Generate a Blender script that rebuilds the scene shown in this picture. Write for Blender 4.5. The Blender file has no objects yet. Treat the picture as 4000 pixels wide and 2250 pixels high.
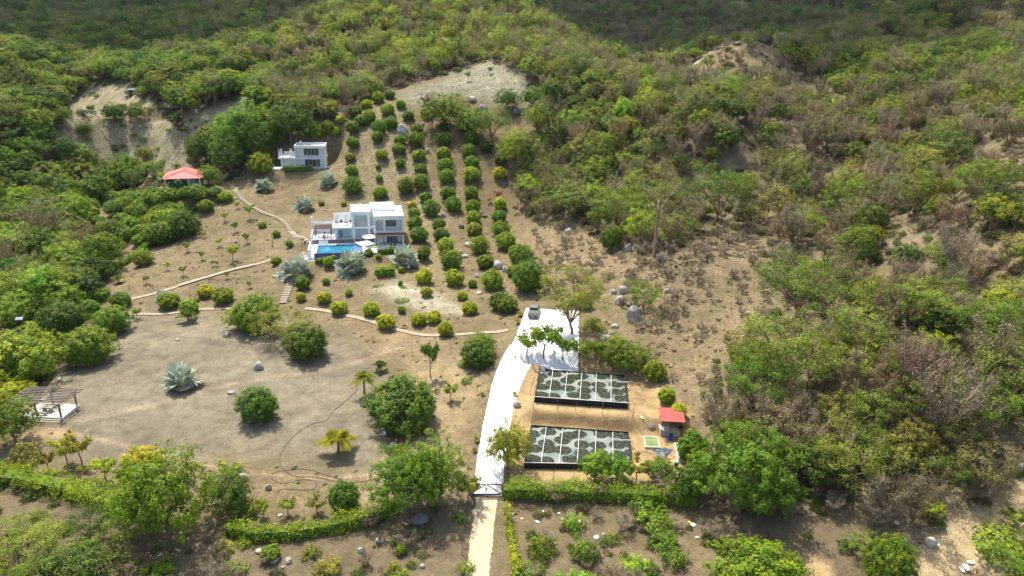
import bpy, bmesh, math, random
import numpy as np
from mathutils import Vector, Matrix
R = math.radians
random.seed(7); rng = np.random.default_rng(7)
SC = bpy.context.scene
COL = SC.collection
# ---------------------------------------------------------------- camera, sky, sun, exposure
F = 2667.0; PITCH = R(20); ROLL = 0.03; CZ = 54.0
sp, cp = math.sin(PITCH), math.cos(PITCH)
RTv = np.array([1, 0, 0.]); FW = np.array([0, cp, -sp]); UPv = np.array([0, sp, cp])
IR = RTv * math.cos(ROLL) + UPv * math.sin(ROLL)
ID = -UPv * math.cos(ROLL) + RTv * math.sin(ROLL)
cam_d = bpy.data.cameras.new("camera"); cam = bpy.data.objects.new("camera", cam_d); COL.objects.link(cam)
cam_d.sensor_width = 36; cam_d.lens = 36 * F / 4000; cam_d.clip_start = 0.5; cam_d.clip_end = 6000
mw = Matrix(((IR[0], -ID[0], -FW[0], 0), (IR[1], -ID[1], -FW[1], 0), (IR[2], -ID[2], -FW[2], CZ), (0, 0, 0, 1)))
cam.matrix_world = mw
SC.camera = cam
SUN_EL, SUN_AZ = R(61), R(-32)          # azimuth measured from +Y towards +X
sdir = np.array([math.cos(SUN_EL) * math.sin(SUN_AZ), math.cos(SUN_EL) * math.cos(SUN_AZ), math.sin(SUN_EL)])
W = bpy.data.worlds.new("World"); SC.world = W; W.use_nodes = True
wn = W.node_tree; sky = wn.nodes.new("ShaderNodeTexSky"); sky.sky_type = 'NISHITA'; sky.sun_disc = False
sky.sun_elevation = SUN_EL; sky.sun_rotation = SUN_AZ; sky.air_density = 1.0; sky.dust_density = 3.5; sky.ozone_density = 1.0
bg = wn.nodes["Background"]; bg.inputs[1].default_value = 0.125
wn.links.new(sky.outputs[0], bg.inputs[0])
sl = bpy.data.lights.new("sun", 'SUN'); sl.energy = 3.2; sl.angle = R(0.53); sl.color = (1.0, 0.94, 0.84)
sun = bpy.data.objects.new("sun", sl); COL.objects.link(sun)
sun.rotation_euler = Vector(sdir).to_track_quat('Z', 'Y').to_euler()
SC.view_settings.view_transform = 'Standard'; SC.view_settings.look = 'None'
SC.view_settings.exposure = 1.02; SC.view_settings.gamma = 1.0
SC.cycles.max_bounces = 6; SC.cycles.diffuse_bounces = 3; SC.cycles.transparent_max_bounces = 8

def ray(px, py): return FW + IR * ((px - 2000) / F) + ID * ((py - 1125) / F)
def at_z(px, py, Z):
    d = ray(px, py); t = (Z - CZ) / d[2]; return d * t + np.array([0, 0, CZ])
def at_y(px, py, Y):
    d = ray(px, py); t = Y / d[1]; return d * t + np.array([0, 0, CZ])
def proj(x, y, z):
    qx, qy, qz = x, y, z - CZ
    d = qx * FW[0] + qy * FW[1] + qz * FW[2]
    d = np.maximum(d, 1e-3)
    return (2000 + F * (qx * IR[0] + qy * IR[1] + qz * IR[2]) / d, 1125 + F * (qx * ID[0] + qy * ID[1] + qz * ID[2]) / d)

# ---------------------------------------------------------------- terrain height
CTRL = [  # (px, py, 'z'|'y', value) in photograph pixels with a height or a distance
 (0,2250,'z',-1.5),(1000,2250,'z',-1.2),(1900,2250,'z',-1),(2600,2250,'z',-.4),(3100,2250,'z',.4),(3600,2250,'z',1),(4000,2200,'z',2.5),
 (0,1935,'z',-1),(500,1935,'z',-1),(1000,1935,'z',-.8),(1500,1935,'z',-.4),(1900,1935,'z',0),(2300,1920,'z',.3),(2700,1900,'z',1.2),(3100,1900,'z',3),(3500,1850,'z',5.5),(4000,1850,'z',7),
 (200,1640,'z',0),(700,1600,'z',0.1),(1200,1650,'z',.2),(1600,1640,'z',.7),(1780,1640,'z',1.6),(1800,1450,'z',2.8),(1900,1330,'z',3.6),
 (0,1300,'z',-1.0),(300,1400,'z',-.2),(600,1400,'z',.3),(1100,1420,'z',.8),(1500,1400,'z',1.3),
 (0,1100,'z',-2),(200,1150,'z',-1.2),(600,1230,'z',.7),(1000,1230,'z',1.2),(1300,1240,'z',1.6),(1650,1300,'z',2.2),
 (500,1100,'z',2.2),(800,1080,'z',2.4),(1000,1130,'z',2.6),(1200,1090,'z',3.2),(1400,1080,'z',4.2),(1500,1200,'z',3.2),(1150,1180,'z',2.2),(1700,1120,'z',3.8),
 (900,950,'z',4.4),(1000,800,'z',8.8),(1100,900,'z',6.2),(700,900,'z',4.0),(500,850,'z',3.4),(300,850,'z',1.2),(100,900,'z',-1),(0,700,'z',0),
 (720,740,'z',10.5),(900,740,'z',10.2),(1050,760,'z',9.6),(1200,700,'z',12.2),(1400,700,'z',12),(1400,770,'z',9.2),(1600,900,'z',7.6),(1600,750,'z',10.2),(1700,980,'z',5.4),
 (1350,560,'z',18.8),(1500,420,'z',28),(1600,480,'z',24),(1700,330,'z',35),(1760,300,'z',37.5),(1915,250,'y',330),(1850,400,'z',30.5),(2150,400,'z',31.7),(2050,305,'z',39),(1900,600,'z',18),(1750,600,'z',17.6),
 (1900,900,'z',6.2),(2000,1120,'z',4.3),(1850,1080,'z',4.2),(2150,900,'z',8.0),(2100,700,'z',13.5),(2300,1100,'z',6.2),
 (2350,1210,'z',5.2),(2450,1350,'z',4.8),(2600,1500,'z',3.4),(2700,1700,'z',2.2),(2500,1000,'z',10),(2700,1350,'z',5.4),(2900,1200,'z',9),(2750,1000,'z',13),(2950,1500,'z',6),(2900,1700,'z',3.5),
 (2500,700,'z',18.5),(2400,500,'z',27),(2300,350,'z',36),(2800,700,'z',20),(2800,500,'z',31),(2600,330,'y',330),
 (3300,1300,'z',13),(3700,1150,'z',17),(4000,1000,'z',24),(3800,750,'z',29),(3500,800,'z',21),(3200,900,'z',14.5),(3150,1100,'z',11),(3300,650,'z',24),(3600,450,'y',210),(4000,500,'y',160),(3900,250,'y',290),(3400,500,'y',250),
 (3700,1550,'z',10),(3400,1600,'z',8),(4000,1400,'z',15),
 (2940,160,'y',375),(3300,420,'y',290),(2900,330,'y',320),(3600,150,'y',520),(4000,60,'y',520),
 (2030,60,'y',510),(1800,100,'y',450),(1500,150,'y',430),(1700,0,'y',540),(1300,180,'y',430),(1100,250,'y',390),
 (1200,400,'y',330),(1000,350,'y',350),(1000,500,'y',255),(850,470,'y',260),(800,600,'y',225),(650,500,'y',270),(700,460,'y',285),(600,650,'y',235),(450,650,'y',235),(520,400,'y',320),(330,450,'y',300),(400,560,'y',262),(520,380,'y',335),(450,480,'y',290),
 (200,450,'y',300),(0,450,'y',260),(100,600,'y',220),(250,300,'y',430),(500,270,'y',500),(0,230,'y',420),(800,250,'y',430),(300,100,'y',700),(0,60,'y',620),(900,100,'y',560),
 (2600,200,'y',620),(3000,80,'y',700),(3400,200,'y',560),(2500,0,'y',820),(3100,0,'y',850),(500,0,'y',900),(1000,0,'y',760),(3700,0,'y',700),(3300,100,'y',700),
 (2000,50,'y',500),(2150,125,'y',450),(2320,235,'y',410),(2570,335,'y',365),(2300,60,'y',760),(2500,180,'y',640),
 (2750,230,'y',360),(3080,300,'y',335),(3000,150,'y',600),(3200,280,'y',520),(3350,380,'y',430),(3750,200,'y',330),
 (1000,200,'y',450),(1200,110,'y',520),(700,245,'y',420),(850,80,'y',740),(500,130,'y',680),(1000,30,'y',850)]
HID = [(2080,20,620,34),(2250,150,560,40),(2420,260,490,36),(2560,280,440,20),(2850,150,450,24),(3050,215,430,28),(3250,350,390,26),(900,140,560,24),(1050,90,620,30),(600,190,540,22),(3850,110,450,22)]   # valley floors hidden behind the crests
pts = []
def nearer(px, py, Y):
    if Y <= 185 or Y > 545 or (px < 1300 and 520 < py < 770): return Y + (60 if Y > 545 else 0)
    return 185 + (Y - 185) * .60
for px, py, m, v in CTRL:
    p = at_z(px, py, v) if m == 'z' else at_y(px, py, v)
    if p[1] > 185: p = at_y(px, py, nearer(px, py, p[1]))
    pts.append(p)
for px, py, Y, dz in HID: pts.append(at_y(px, py, nearer(px, py, min(Y, 540)) + 40) - np.array([0, 0, dz]))
for x, y, z in [(-1600,1500,260),(-600,1500,250),(0,1500,300),(700,1500,290),(1700,1500,300),(-1300,900,190),(1300,900,210),(-900,450,90),(950,400,150),(-400,150,8),(450,150,55),
                (-250,20,-2),(250,20,6),(0,20,-2),(0,1050,175),(-400,1100,160),(450,1100,185),(-200,60,-1.5),(200,60,10)]:
    pts.append(np.array([x, y, z], float))
pts = np.array(pts)
def tps_fit(P, lam=2e-4):
    S = P[:, :2] / 100; n = len(S)
    d = np.linalg.norm(S[:, None] - S[None], axis=2)
    K = np.where(d > 0, d * d * np.log(d + 1e-12), 0) + np.eye(n) * lam * (1 + P[:, 1:2] / 100)
    A = np.zeros((n + 3, n + 3)); A[:n, :n] = K; A[:n, n] = 1; A[:n, n + 1:] = S; A[n:, :n] = A[:n, n:].T
    return S, np.linalg.solve(A, np.r_[P[:, 2], 0, 0, 0])
TS, TW = tps_fit(pts)
def tps(x, y):
    x = np.asarray(x, float) / 100; y = np.asarray(y, float) / 100; sh = x.shape; x = x.ravel(); y = y.ravel(); o = np.empty(len(x))
    for i in range(0, len(x), 20000):
        a, b = x[i:i + 20000], y[i:i + 20000]
        d2 = (a[:, None] - TS[:, 0]) ** 2 + (b[:, None] - TS[:, 1]) ** 2
        o[i:i + 20000] = (0.5 * d2 * np.log(d2 + 1e-18)) @ TW[:-3] + TW[-3] + a * TW[-2] + b * TW[-1]
    return o.reshape(sh)
def vnoise(x, y, seed=0):
    xi = np.floor(x).astype(np.int64); yi = np.floor(y).astype(np.int64); fx = x - xi; fy = y - yi
    fx = fx * fx * (3 - 2 * fx); fy = fy * fy * (3 - 2 * fy)
    def h(a, b):
        n = (a * 374761393 + b * 668265263 + seed * 1442695041) & 0xffffffff
        n = ((n ^ (n >> 13)) * 1274126177) & 0xffffffff; return ((n ^ (n >> 16)) & 0xffff) / 65535.0
    return (h(xi, yi) * (1 - fx) + h(xi + 1, yi) * fx) * (1 - fy) + (h(xi, yi + 1) * (1 - fx) + h(xi + 1, yi + 1) * fx) * fy
def fbm(x, y, s, oct=4, seed=0):
    o = 0; a = 0.5
    for k in range(oct): o = o + a * (vnoise(x / s, y / s, seed + k) - 0.5); s /= 2.05; a *= 0.5
    return o
HOUSE_O = np.array([-43.109, 158.974, 7.4]); HOUSE_A = R(12.5)
VILLA_O = np.array([-72.31, 209.42, 14.9]); VILLA_A = R(10)
PAV_O = np.array([-96.0, 185.1, 11.6]); PAV_A = R(8)
def sstep(a): a = np.clip(a, 0, 1); return a * a * (3 - 2 * a)
def rect_mask(x, y, cx, cy, hx, hy, ang, fall):
    c, s = math.cos(ang), math.sin(ang); u = (x - cx) * c + (y - cy) * s; v = -(x - cx) * s + (y - cy) * c
    d = np.hypot(np.maximum(np.abs(u) - hx, 0), np.maximum(np.abs(v) - hy, 0)); return sstep(1 - d / fall)
def loc(O, A, u, v): return O[0] + u * math.cos(A) - v * math.sin(A), O[1] + u * math.sin(A) + v * math.cos(A)
DRIVE = [(-2.5,60,-1.0),(-2.4,66,-.6),(-2.5,71,0),(-2.2,78,.7),(-1.6,86,1.7),(-.6,94,2.9),(.6,99,3.6),(2.0,104,4.1)]
def drive_z(y): return np.interp(y, [p[1] for p in DRIVE], [p[2] for p in DRIVE])
def drive_x(y): return np.interp(y, [p[1] for p in DRIVE], [p[0] for p in DRIVE])
SUMMIT = at_y(1915, 262, nearer(1915, 262, 326))
def height(x, y):
    x = np.asarray(x, float); y = np.asarray(y, float)
    h = tps(x, y)
    h = h + 1.6 * np.exp(-((x - SUMMIT[0]) ** 2 + (y - SUMMIT[1]) ** 2) / 90)
    amp = np.clip((y - 90) / 400, 0, 1)
    h = h + fbm(x, y, 90, 4, 3) * 30 * sstep((y - 300) / 300) + fbm(x, y, 22, 3, 9) * (0.9 + 5 * amp) + fbm(x, y, 5, 2, 5) * 0.35
    def pad(h, m, z): return h * (1 - m) + z * m
    # parking, drive, tank terraces
    h = pad(h, rect_mask(x, y, 7.3, 112.8, 5.6, 11.5, R(-4), 5), 4.2 + (y - 102) * 0.03)
    h = pad(h, rect_mask(x, y, 12, 96, 9.6, 7.0, R(-5), 2.6), 2.4)
    h = pad(h, rect_mask(x, y, 12.5, 80.5, 13.5, 5.9, R(-4), 2.2), 0.7)
    h = pad(h, sstep(1 - (np.abs(x - drive_x(y)) - 2.2) / 4.5) * sstep((104 - y) / 3) , drive_z(y))
    # houses
    cx, cy = loc(HOUSE_O, HOUSE_A, 5.0, 0.5); h = pad(h, rect_mask(x, y, cx, cy, 12.0, 8.5, HOUSE_A, 7), 7.25)
    cx, cy = loc(HOUSE_O, HOUSE_A, -0.2, -5.5); h = pad(h, rect_mask(x, y, cx, cy, 7.2, 2.6, HOUSE_A, 5), 4.6)
    cx, cy = loc(HOUSE_O, HOUSE_A, 11.5, -6.5); h = pad(h, rect_mask(x, y, cx, cy, 5.6, 3.2, HOUSE_A, 4), 6.3)
    cx, cy = loc(VILLA_O, VILLA_A, 6.5, 4.2); h = pad(h, rect_mask(x, y, cx, cy, 8, 4.2, VILLA_A, 7), 14.75)
    cx, cy = loc(np.array([-97.4, 187.3]), R(19), 4.5, 5); h = pad(h, rect_mask(x, y, cx, cy, 6, 5.5, PAV_A, 6), 11.5)
    h = pad(h, rect_mask(x, y, -67.9, 88.3, 4.6, 3.6, R(-2), 3), 0.0)
    return h
# perspective grid
NU, NV = 920, 760
gu = np.linspace(-1.96, 1.96, NU); gY = 24 * (1600 / 24) ** (np.linspace(0, 1, NV))
GX = gu[None, :] * (gY[:, None] + 28); GY = np.repeat(gY[:, None], NU, 1)
GH = height(GX, GY)
def hz(x, y):
    """bilinear height on the terrain mesh"""
    x = np.asarray(x, float); y = np.asarray(y, float)
    j = np.clip(np.log(np.maximum(y, 24.01) / 24) / math.log(1600 / 24) * (NV - 1), 0, NV - 1.001); u = x / (y + 28)
    i = np.clip((u + 1.96) / 3.92 * (NU - 1), 0, NU - 1.001)
    j0 = j.astype(int); i0 = i.astype(int); fj = j - j0; fi = i - i0
    return (GH[j0, i0] * (1 - fi) + GH[j0, i0 + 1] * fi) * (1 - fj) + (GH[j0 + 1, i0] * (1 - fi) + GH[j0 + 1, i0 + 1] * fi) * fj
_ys = gY[(gY > 34)]
def ground(px, py):
    """world point of the terrain seen at a photograph pixel"""
    d = ray(px, py); xs = d[0] / d[1] * _ys; zs = CZ + d[2] / d[1] * _ys
    g = zs - hz(xs, _ys); k = np.argmax(g < 0)
    if g[k] >= 0: return None
    if k == 0: return np.array([xs[0], _ys[0], float(hz(xs[0], _ys[0]))])
    a, b = g[k - 1], g[k]; y = _ys[k - 1] + (_ys[k] - _ys[k - 1]) * a / (a - b); x = d[0] / d[1] * y
    return np.array([x, y, float(hz(x, y))])
# ---------------------------------------------------------------- helpers
def tag(o, label=None, cat=None, group=None, kind=None):
    if label: o['label'] = label
    if cat: o['category'] = cat
    if group: o['group'] = group
    if kind: o['kind'] = kind
    return o
def link(name, data, parent=None, loc3=None):
    o = bpy.data.objects.new(name, data); COL.objects.link(o)
    if parent is not None: o.parent = parent
    if loc3 is not None: o.location = loc3
    return o
def thing(name, label, cat, loc3=(0, 0, 0), rz=0.0, group=None):
    o = bpy.data.objects.new(name, None); COL.objects.link(o); o.location = loc3; o.rotation_euler = (0, 0, rz)
    o.empty_display_size = 0.3
    return tag(o, label, cat, group)
def np_mesh(name, V, Q, mat=None, smooth=False, attrs=None):
    """V (n,3); Q list/array of quads or tris"""
    me = bpy.data.meshes.new(name); V = np.asarray(V, np.float32); Q = np.asarray(Q, np.int32); k = Q.shape[1]
    me.vertices.add(len(V)); me.vertices.foreach_set('co', V.ravel())
    me.loops.add(Q.size); me.loops.foreach_set('vertex_index', Q.ravel())
    me.polygons.add(len(Q)); me.polygons.foreach_set('loop_start', np.arange(len(Q), dtype=np.int32) * k)
    me.update(calc_edges=True)
    if smooth: me.polygons.foreach_set('use_smooth', np.ones(len(Q), bool))
    if attrs:
        for an, typ, dom, dat in attrs:
            a = me.attributes.new(an, typ, dom)
            a.data.foreach_set('color' if typ == 'FLOAT_COLOR' else 'value', np.asarray(dat, np.float32).ravel())
    if mat is not None: me.materials.append(mat)
    me.validate(); return me
class MB:
    """collects boxes, tubes, prisms into ONE mesh"""
    def __init__(s): s.v = []; s.f = []
    def add(s, vs, fs):
        n = len(s.v); s.v += [tuple(map(float, p)) for p in vs]; s.f += [tuple(i + n for i in f) for f in fs]; return s
    def box(s, x0, x1, y0, y1, z0, z1):
        return s.add([(x0,y0,z0),(x1,y0,z0),(x1,y1,z0),(x0,y1,z0),(x0,y0,z1),(x1,y0,z1),(x1,y1,z1),(x0,y1,z1)],
                     [(0,3,2,1),(4,5,6,7),(0,1,5,4),(1,2,6,5),(2,3,7,6),(3,0,4,7)])
    def bar(s, a, b, w, h=None):
        """box-section bar from a to b"""
        a = Vector(a); b = Vector(b); h = h or w; d = (b - a).normalized(); up = Vector((0, 0, 1)) if abs(d.z) < .95 else Vector((0, 1, 0))
        x = d.cross(up).normalized() * w / 2; y = x.cross(d).normalized() * h / 2
        vs = [a - x - y, a + x - y, a + x + y, a - x + y, b - x - y, b + x - y, b + x + y, b - x + y]
        return s.add(vs, [(0,3,2,1),(4,5,6,7),(0,1,5,4),(1,2,6,5),(2,3,7,6),(3,0,4,7)])
    def tube(s, pts, rad, n=6, cap=True):
        pts = [Vector(p) for p in pts]; m = len(pts); rad = rad if isinstance(rad, (list, tuple)) else [rad] * m; rings = []
        for i, p in enumerate(pts):
            d = (pts[min(i + 1, m - 1)] - pts[max(i - 1, 0)]).normalized(); up = Vector((0, 0, 1)) if abs(d.z) < .9 else Vector((1, 0, 0))
            x = d.cross(up).normalized(); y = d.cross(x).normalized()
            rings.append([p + (x * math.cos(2 * math.pi * k / n) + y * math.sin(2 * math.pi * k / n)) * rad[i] for k in range(n)])
        vs = [q for r in rings for q in r]; fs = [(i * n + k, i * n + (k + 1) % n, (i + 1) * n + (k + 1) % n, (i + 1) * n + k) for i in range(m - 1) for k in range(n)]
        if cap: fs += [tuple(range(n))[::-1], tuple((m - 1) * n + k for k in range(n))]
        return s.add(vs, fs)
    def lathe(s, prof, n=16, c=(0, 0, 0)):
        vs = [(c[0] + r * math.cos(2 * math.pi * k / n), c[1] + r * math.sin(2 * math.pi * k / n), c[2] + z) for r, z in prof for k in range(n)]
        m = len(prof); fs = [(i * n + k, i * n + (k + 1) % n, (i + 1) * n + (k + 1) % n, (i + 1) * n + k) for i in range(m - 1) for k in range(n)]
        fs += [tuple(range(n))[::-1], tuple((m - 1) * n + k for k in range(n))]
        return s.add(vs, fs)
    def build(s, name, mat, parent=None, bevel=0, smooth=False, loc3=None, attrs=None):
        me = bpy.data.meshes.new(name); me.from_pydata(s.v, [], s.f); me.materials.append(mat)
        if bevel:
            bm = bmesh.new(); bm.from_mesh(me); bmesh.ops.bevel(bm, geom=[e for e in bm.edges], offset=bevel, segments=1, affect='EDGES', clamp_overlap=True); bm.to_mesh(me); bm.free()
        if smooth: me.polygons.foreach_set('use_smooth', [True] * len(me.polygons))
        me.update(); return link(name, me, parent, loc3)
def mat(name, col, rough=0.7, noise=None, metal=0.0, spec=0.3, bump=0.0, var=0.15, trans=0.0):
    """principled with two scales of colour noise in object space"""
    m = bpy.data.materials.new(name); m.use_nodes = True; n = m.node_tree.nodes; l = m.node_tree.links; b = n['Principled BSDF']
    b.inputs['Roughness'].default_value = rough; b.inputs['Metallic'].default_value = metal; b.inputs['Specular IOR Level'].default_value = spec
    b.inputs['Base Color'].default_value = (*col, 1)
    if noise:
        tc = n.new('ShaderNodeTexCoord'); nz = n.new('ShaderNodeTexNoise'); nz.inputs['Scale'].default_value = noise; nz.inputs['Detail'].default_value = 6
        l.new(tc.outputs['Object'], nz.inputs['Vector'])
        mr = n.new('ShaderNodeMapRange'); mr.inputs[1].default_value = .3; mr.inputs[2].default_value = .7; mr.inputs[3].default_value = 1 - var; mr.inputs[4].default_value = 1 + var
        l.new(nz.outputs[0], mr.inputs[0])
        mx = n.new('ShaderNodeVectorMath'); mx.operation = 'SCALE'; mx.inputs[0].default_value = col; l.new(mr.outputs[0], mx.inputs['Scale']); l.new(mx.outputs[0], b.inputs['Base Color'])
        if bump:
            bp = n.new('ShaderNodeBump'); bp.inputs['Strength'].default_value = bump; bp.inputs['Distance'].default_value = .1; l.new(nz.outputs[0], bp.inputs['Height']); l.new(bp.outputs[0], b.inputs['Normal'])
    return m
def leaf_mat(name, instancer=False, trans=0.42, rough=0.55):
    m = bpy.data.materials.new(name); m.use_nodes = True; n = m.node_tree.nodes; l = m.node_tree.links; b = n['Principled BSDF']
    b.inputs['Roughness'].default_value = rough; b.inputs['Specular IOR Level'].default_value = .25
    if instancer:
        src = n.new('ShaderNodeAttribute'); src.attribute_type = 'INSTANCER'; src.attribute_name = 'tint'; c = src.outputs['Color']
    else:
        src = n.new('ShaderNodeObjectInfo'); c = src.outputs['Color']
    at = n.new('ShaderNodeAttribute'); at.attribute_name = 'leafvar'           # x: brightness, y: yellow shoots
    hs = n.new('ShaderNodeVectorMath'); hs.operation = 'SCALE'; l.new(c, hs.inputs[0])
    sep = n.new('ShaderNodeSeparateColor'); l.new(at.outputs['Color'], sep.inputs[0]); l.new(sep.outputs[0], hs.inputs['Scale'])
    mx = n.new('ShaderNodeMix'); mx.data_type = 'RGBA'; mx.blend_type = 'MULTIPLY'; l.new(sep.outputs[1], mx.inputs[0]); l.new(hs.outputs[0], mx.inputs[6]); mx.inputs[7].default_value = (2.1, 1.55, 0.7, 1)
    l.new(mx.outputs[2], b.inputs['Base Color'])
    tr = n.new('ShaderNodeBsdfTranslucent'); l.new(mx.outputs[2], tr.inputs[0])
    ms = n.new('ShaderNodeMixShader'); ms.inputs[0].default_value = trans; l.new(b.outputs[0], ms.inputs[1]); l.new(tr.outputs[0], ms.inputs[2]); l.new(ms.outputs[0], n['Material Output'].inputs[0])
    return m
LEAF = leaf_mat('leaves'); LEAFI = leaf_mat('leaves_far', True)
def bark_mat(name, instancer=False):
    m = mat(name, (.24, .17, .105), .85, 3.0, bump=.4, var=.35)
    return m
BARK = bark_mat('bark'); PALEBARK = mat('pale_bark', (.43, .35, .24), .8, 2.5, var=.3)
# ---------------------------------------------------------------- plant meshes
def leaf_cloud(centres, rad, per, size, var, droop=0.0, flat=1.0, seed=0, yellow_top=0.0, up=0.6, zr=(0, 1)):
    """clumps of small folded quads round centres; returns V, Q, attribute"""
    g = np.random.default_rng(seed); C = np.asarray(centres, float); n = len(C) * per
    ci = np.repeat(np.arange(len(C)), per); d = g.normal(size=(n, 3)); d /= np.linalg.norm(d, axis=1)[:, None]
    rr = (g.random(n) ** 0.45) * (rad if np.isscalar(rad) else np.asarray(rad)[ci])
    P = C[ci] + d * rr[:, None] * np.array([1, 1, flat]); P[:, 2] -= droop * rr * g.random(n)
    G = P - C.mean(0); G /= np.linalg.norm(G, axis=1)[:, None] + 1e-6
    nm = d * 0.5 + G * .7 + g.normal(size=(n, 3)) * 0.42; nm[:, 2] += up; nm /= np.linalg.norm(nm, axis=1)[:, None]
    a = np.cross(nm, g.normal(size=(n, 3))); a /= np.linalg.norm(a, axis=1)[:, None]; b = np.cross(nm, a)
    s = size * (0.6 + 0.8 * g.random(n))[:, None]; a *= s; b *= s * 0.62
    V = np.stack([P - a, P - b * .9 + nm * s * .1, P + a, P + b * .9 + nm * s * .1], 1).reshape(-1, 3)
    Q = np.arange(4 * n).reshape(-1, 4)
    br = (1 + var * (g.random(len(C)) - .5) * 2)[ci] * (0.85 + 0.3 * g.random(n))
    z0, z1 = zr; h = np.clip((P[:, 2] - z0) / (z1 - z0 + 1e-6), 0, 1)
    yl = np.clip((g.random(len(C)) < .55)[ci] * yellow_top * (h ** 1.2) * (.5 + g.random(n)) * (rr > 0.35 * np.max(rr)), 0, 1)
    col = np.stack([br, yl, np.zeros(n), np.ones(n)], 1); return V, Q, np.repeat(col, 4, 0)
def lump_surface(n, R_, H_, z0, seed, lobes=5, rough=.18, bottom=-0.55, jit=.12):
    """points spread on an uneven dome (radius R_, height H_, lowest point at z0)"""
    g = np.random.default_rng(seed); k = np.arange(n) + .5; ph = np.arccos(1 - (1 - bottom) * k / n); th = np.pi * (1 + 5 ** .5) * k + g.normal(size=n) * .25
    ld = g.normal(size=(lobes, 3)); ld[:, 2] = np.abs(ld[:, 2]) * .6; ld /= np.linalg.norm(ld, axis=1)[:, None]
    D = np.stack([np.sin(ph) * np.cos(th), np.sin(ph) * np.sin(th), np.cos(ph)], 1)
    r = 1 - rough + rough * 1.7 * np.max(np.clip(D @ ld.T, 0, 1) ** 3, axis=1) + g.normal(size=n) * jit * .5
    P = D * r[:, None]; P[:, 0] *= R_; P[:, 1] *= R_; lo = bottom if bottom < 0 else 0
    P[:, 2] = z0 + (P[:, 2] - lo) / (1 - lo) * H_; return P
def branches(seed, H_, spread, n1=5, n2=4, n3=0, r0=.16, z1=.35, up=.55, r3=.018, droopy=0, nseg=3):
    g = random.Random(seed); m = MB(); tips = []
    top = Vector((g.uniform(-.1, .1) * spread, g.uniform(-.1, .1) * spread, H_ * z1))
    m.tube([(0, 0, -.4), top * .5 + Vector((g.uniform(-.1, .1), g.uniform(-.1, .1), 0)), top], [r0 * 1.25, r0, r0 * .85], 6)
    for i in range(n1):
        a = 2 * math.pi * (i + g.uniform(-.3, .3)) / n1; L = spread * g.uniform(.65, 1.0)
        e = top + Vector((math.cos(a) * L, math.sin(a) * L, (H_ * (1 - z1)) * g.uniform(.45, 1.0) * (1 if n1 > 1 else 1)))
        mid = top.lerp(e, .5) + Vector((g.uniform(-.15, .15) * L, g.uniform(-.15, .15) * L, H_ * .06))
        m.tube([top, mid, e], [r0 * .6, r0 * .4, r0 * .15], 5); tips.append(e)
        for j in range(n2):
            t = g.uniform(.35, 1); p = top.lerp(mid, t * 2) if t < .5 else mid.lerp(e, t * 2 - 1)
            a2 = a + g.uniform(-1.3, 1.3); L2 = spread * g.uniform(.25, .5)
            q = p + Vector((math.cos(a2) * L2, math.sin(a2) * L2, L2 * g.uniform(.1, 1.1) * up * 1.6 - droopy * L2)); m.tube([p, p.lerp(q, .5) + Vector((0, 0, .08 * L2)), q], [r0 * .26, r0 * .18, r0 * .08], 4, False); tips.append(q)
            for k in range(n3):
                t3 = g.uniform(.2, 1); p3 = p.lerp(q, t3); a3 = a2 + g.uniform(-1.6, 1.6); L3 = spread * g.uniform(.14, .3)
                q3 = p3 + Vector((math.cos(a3) * L3, math.sin(a3) * L3, L3 * g.uniform(0, 1.3) * up * 1.5 - droopy * L3)); m.tube([p3, q3], [r3, r3 * .5], 3, False); tips.append(q3)
    return m, tips
PROTO = {}
def reg(name, trunk, crown_parts, tmat=None):
    """store a trunk mesh and a crown mesh (two leaf materials variants share geometry)"""
    tm = bpy.data.meshes.new(name + '_trunk'); tm.from_pydata(trunk.v, [], trunk.f); tm.materials.append(tmat or BARK)
    V = np.concatenate([p[0] for p in crown_parts]); off = np.cumsum([0] + [len(p[0]) for p in crown_parts[:-1]])
    Q = np.concatenate([p[1] + o for p, o in zip(crown_parts, off)]); A = np.concatenate([p[2] for p in crown_parts])
    cm = np_mesh(name + '_crown', V, Q, LEAF, attrs=[('leafvar', 'FLOAT_COLOR', 'POINT', A)])
    PROTO[name] = dict(trunk=tm, crown=cm, V=V, Q=Q, A=A, T=trunk, tmat=tmat or BARK); return name
def inner(R_, H_, z0, seed, n=90, bottom=-.5, sz=.11, per=9):
    """larger leaf sprays filling the inside of a dense crown"""
    g = np.random.default_rng(seed); P = lump_surface(n, R_ * .72, H_ * .8, z0 + .1 * H_, seed, bottom=bottom); return leaf_cloud(P, R_ * .22, per, R_ * sz, .1, seed=seed)
MANGO = []
for k in range(5):
    R_, H_ = 1.0, 1.55 + .12 * (k % 3); t, _ = branches(10 + k, 1.0, .5, 4, 2, r0=.09, z1=.3)
    P = lump_surface(105, R_ * .9, H_ * .86, .16, 40 + k, lobes=6, rough=.16, bottom=-.8)
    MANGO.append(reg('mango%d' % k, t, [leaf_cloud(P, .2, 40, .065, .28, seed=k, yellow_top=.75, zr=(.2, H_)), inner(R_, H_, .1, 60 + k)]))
SPARSE = []                                     # young airy tree with a visible stem
for k in range(3):
    t, tips = branches(100 + k, 1.9, .75, 5, 3, r0=.045, z1=.42, up=.5); P = np.array([tuple(v) for v in tips]); P = np.concatenate([P, P * [.6, .6, .9]])
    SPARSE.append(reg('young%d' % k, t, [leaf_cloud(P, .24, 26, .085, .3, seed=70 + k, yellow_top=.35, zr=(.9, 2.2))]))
DENSE = []
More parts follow.
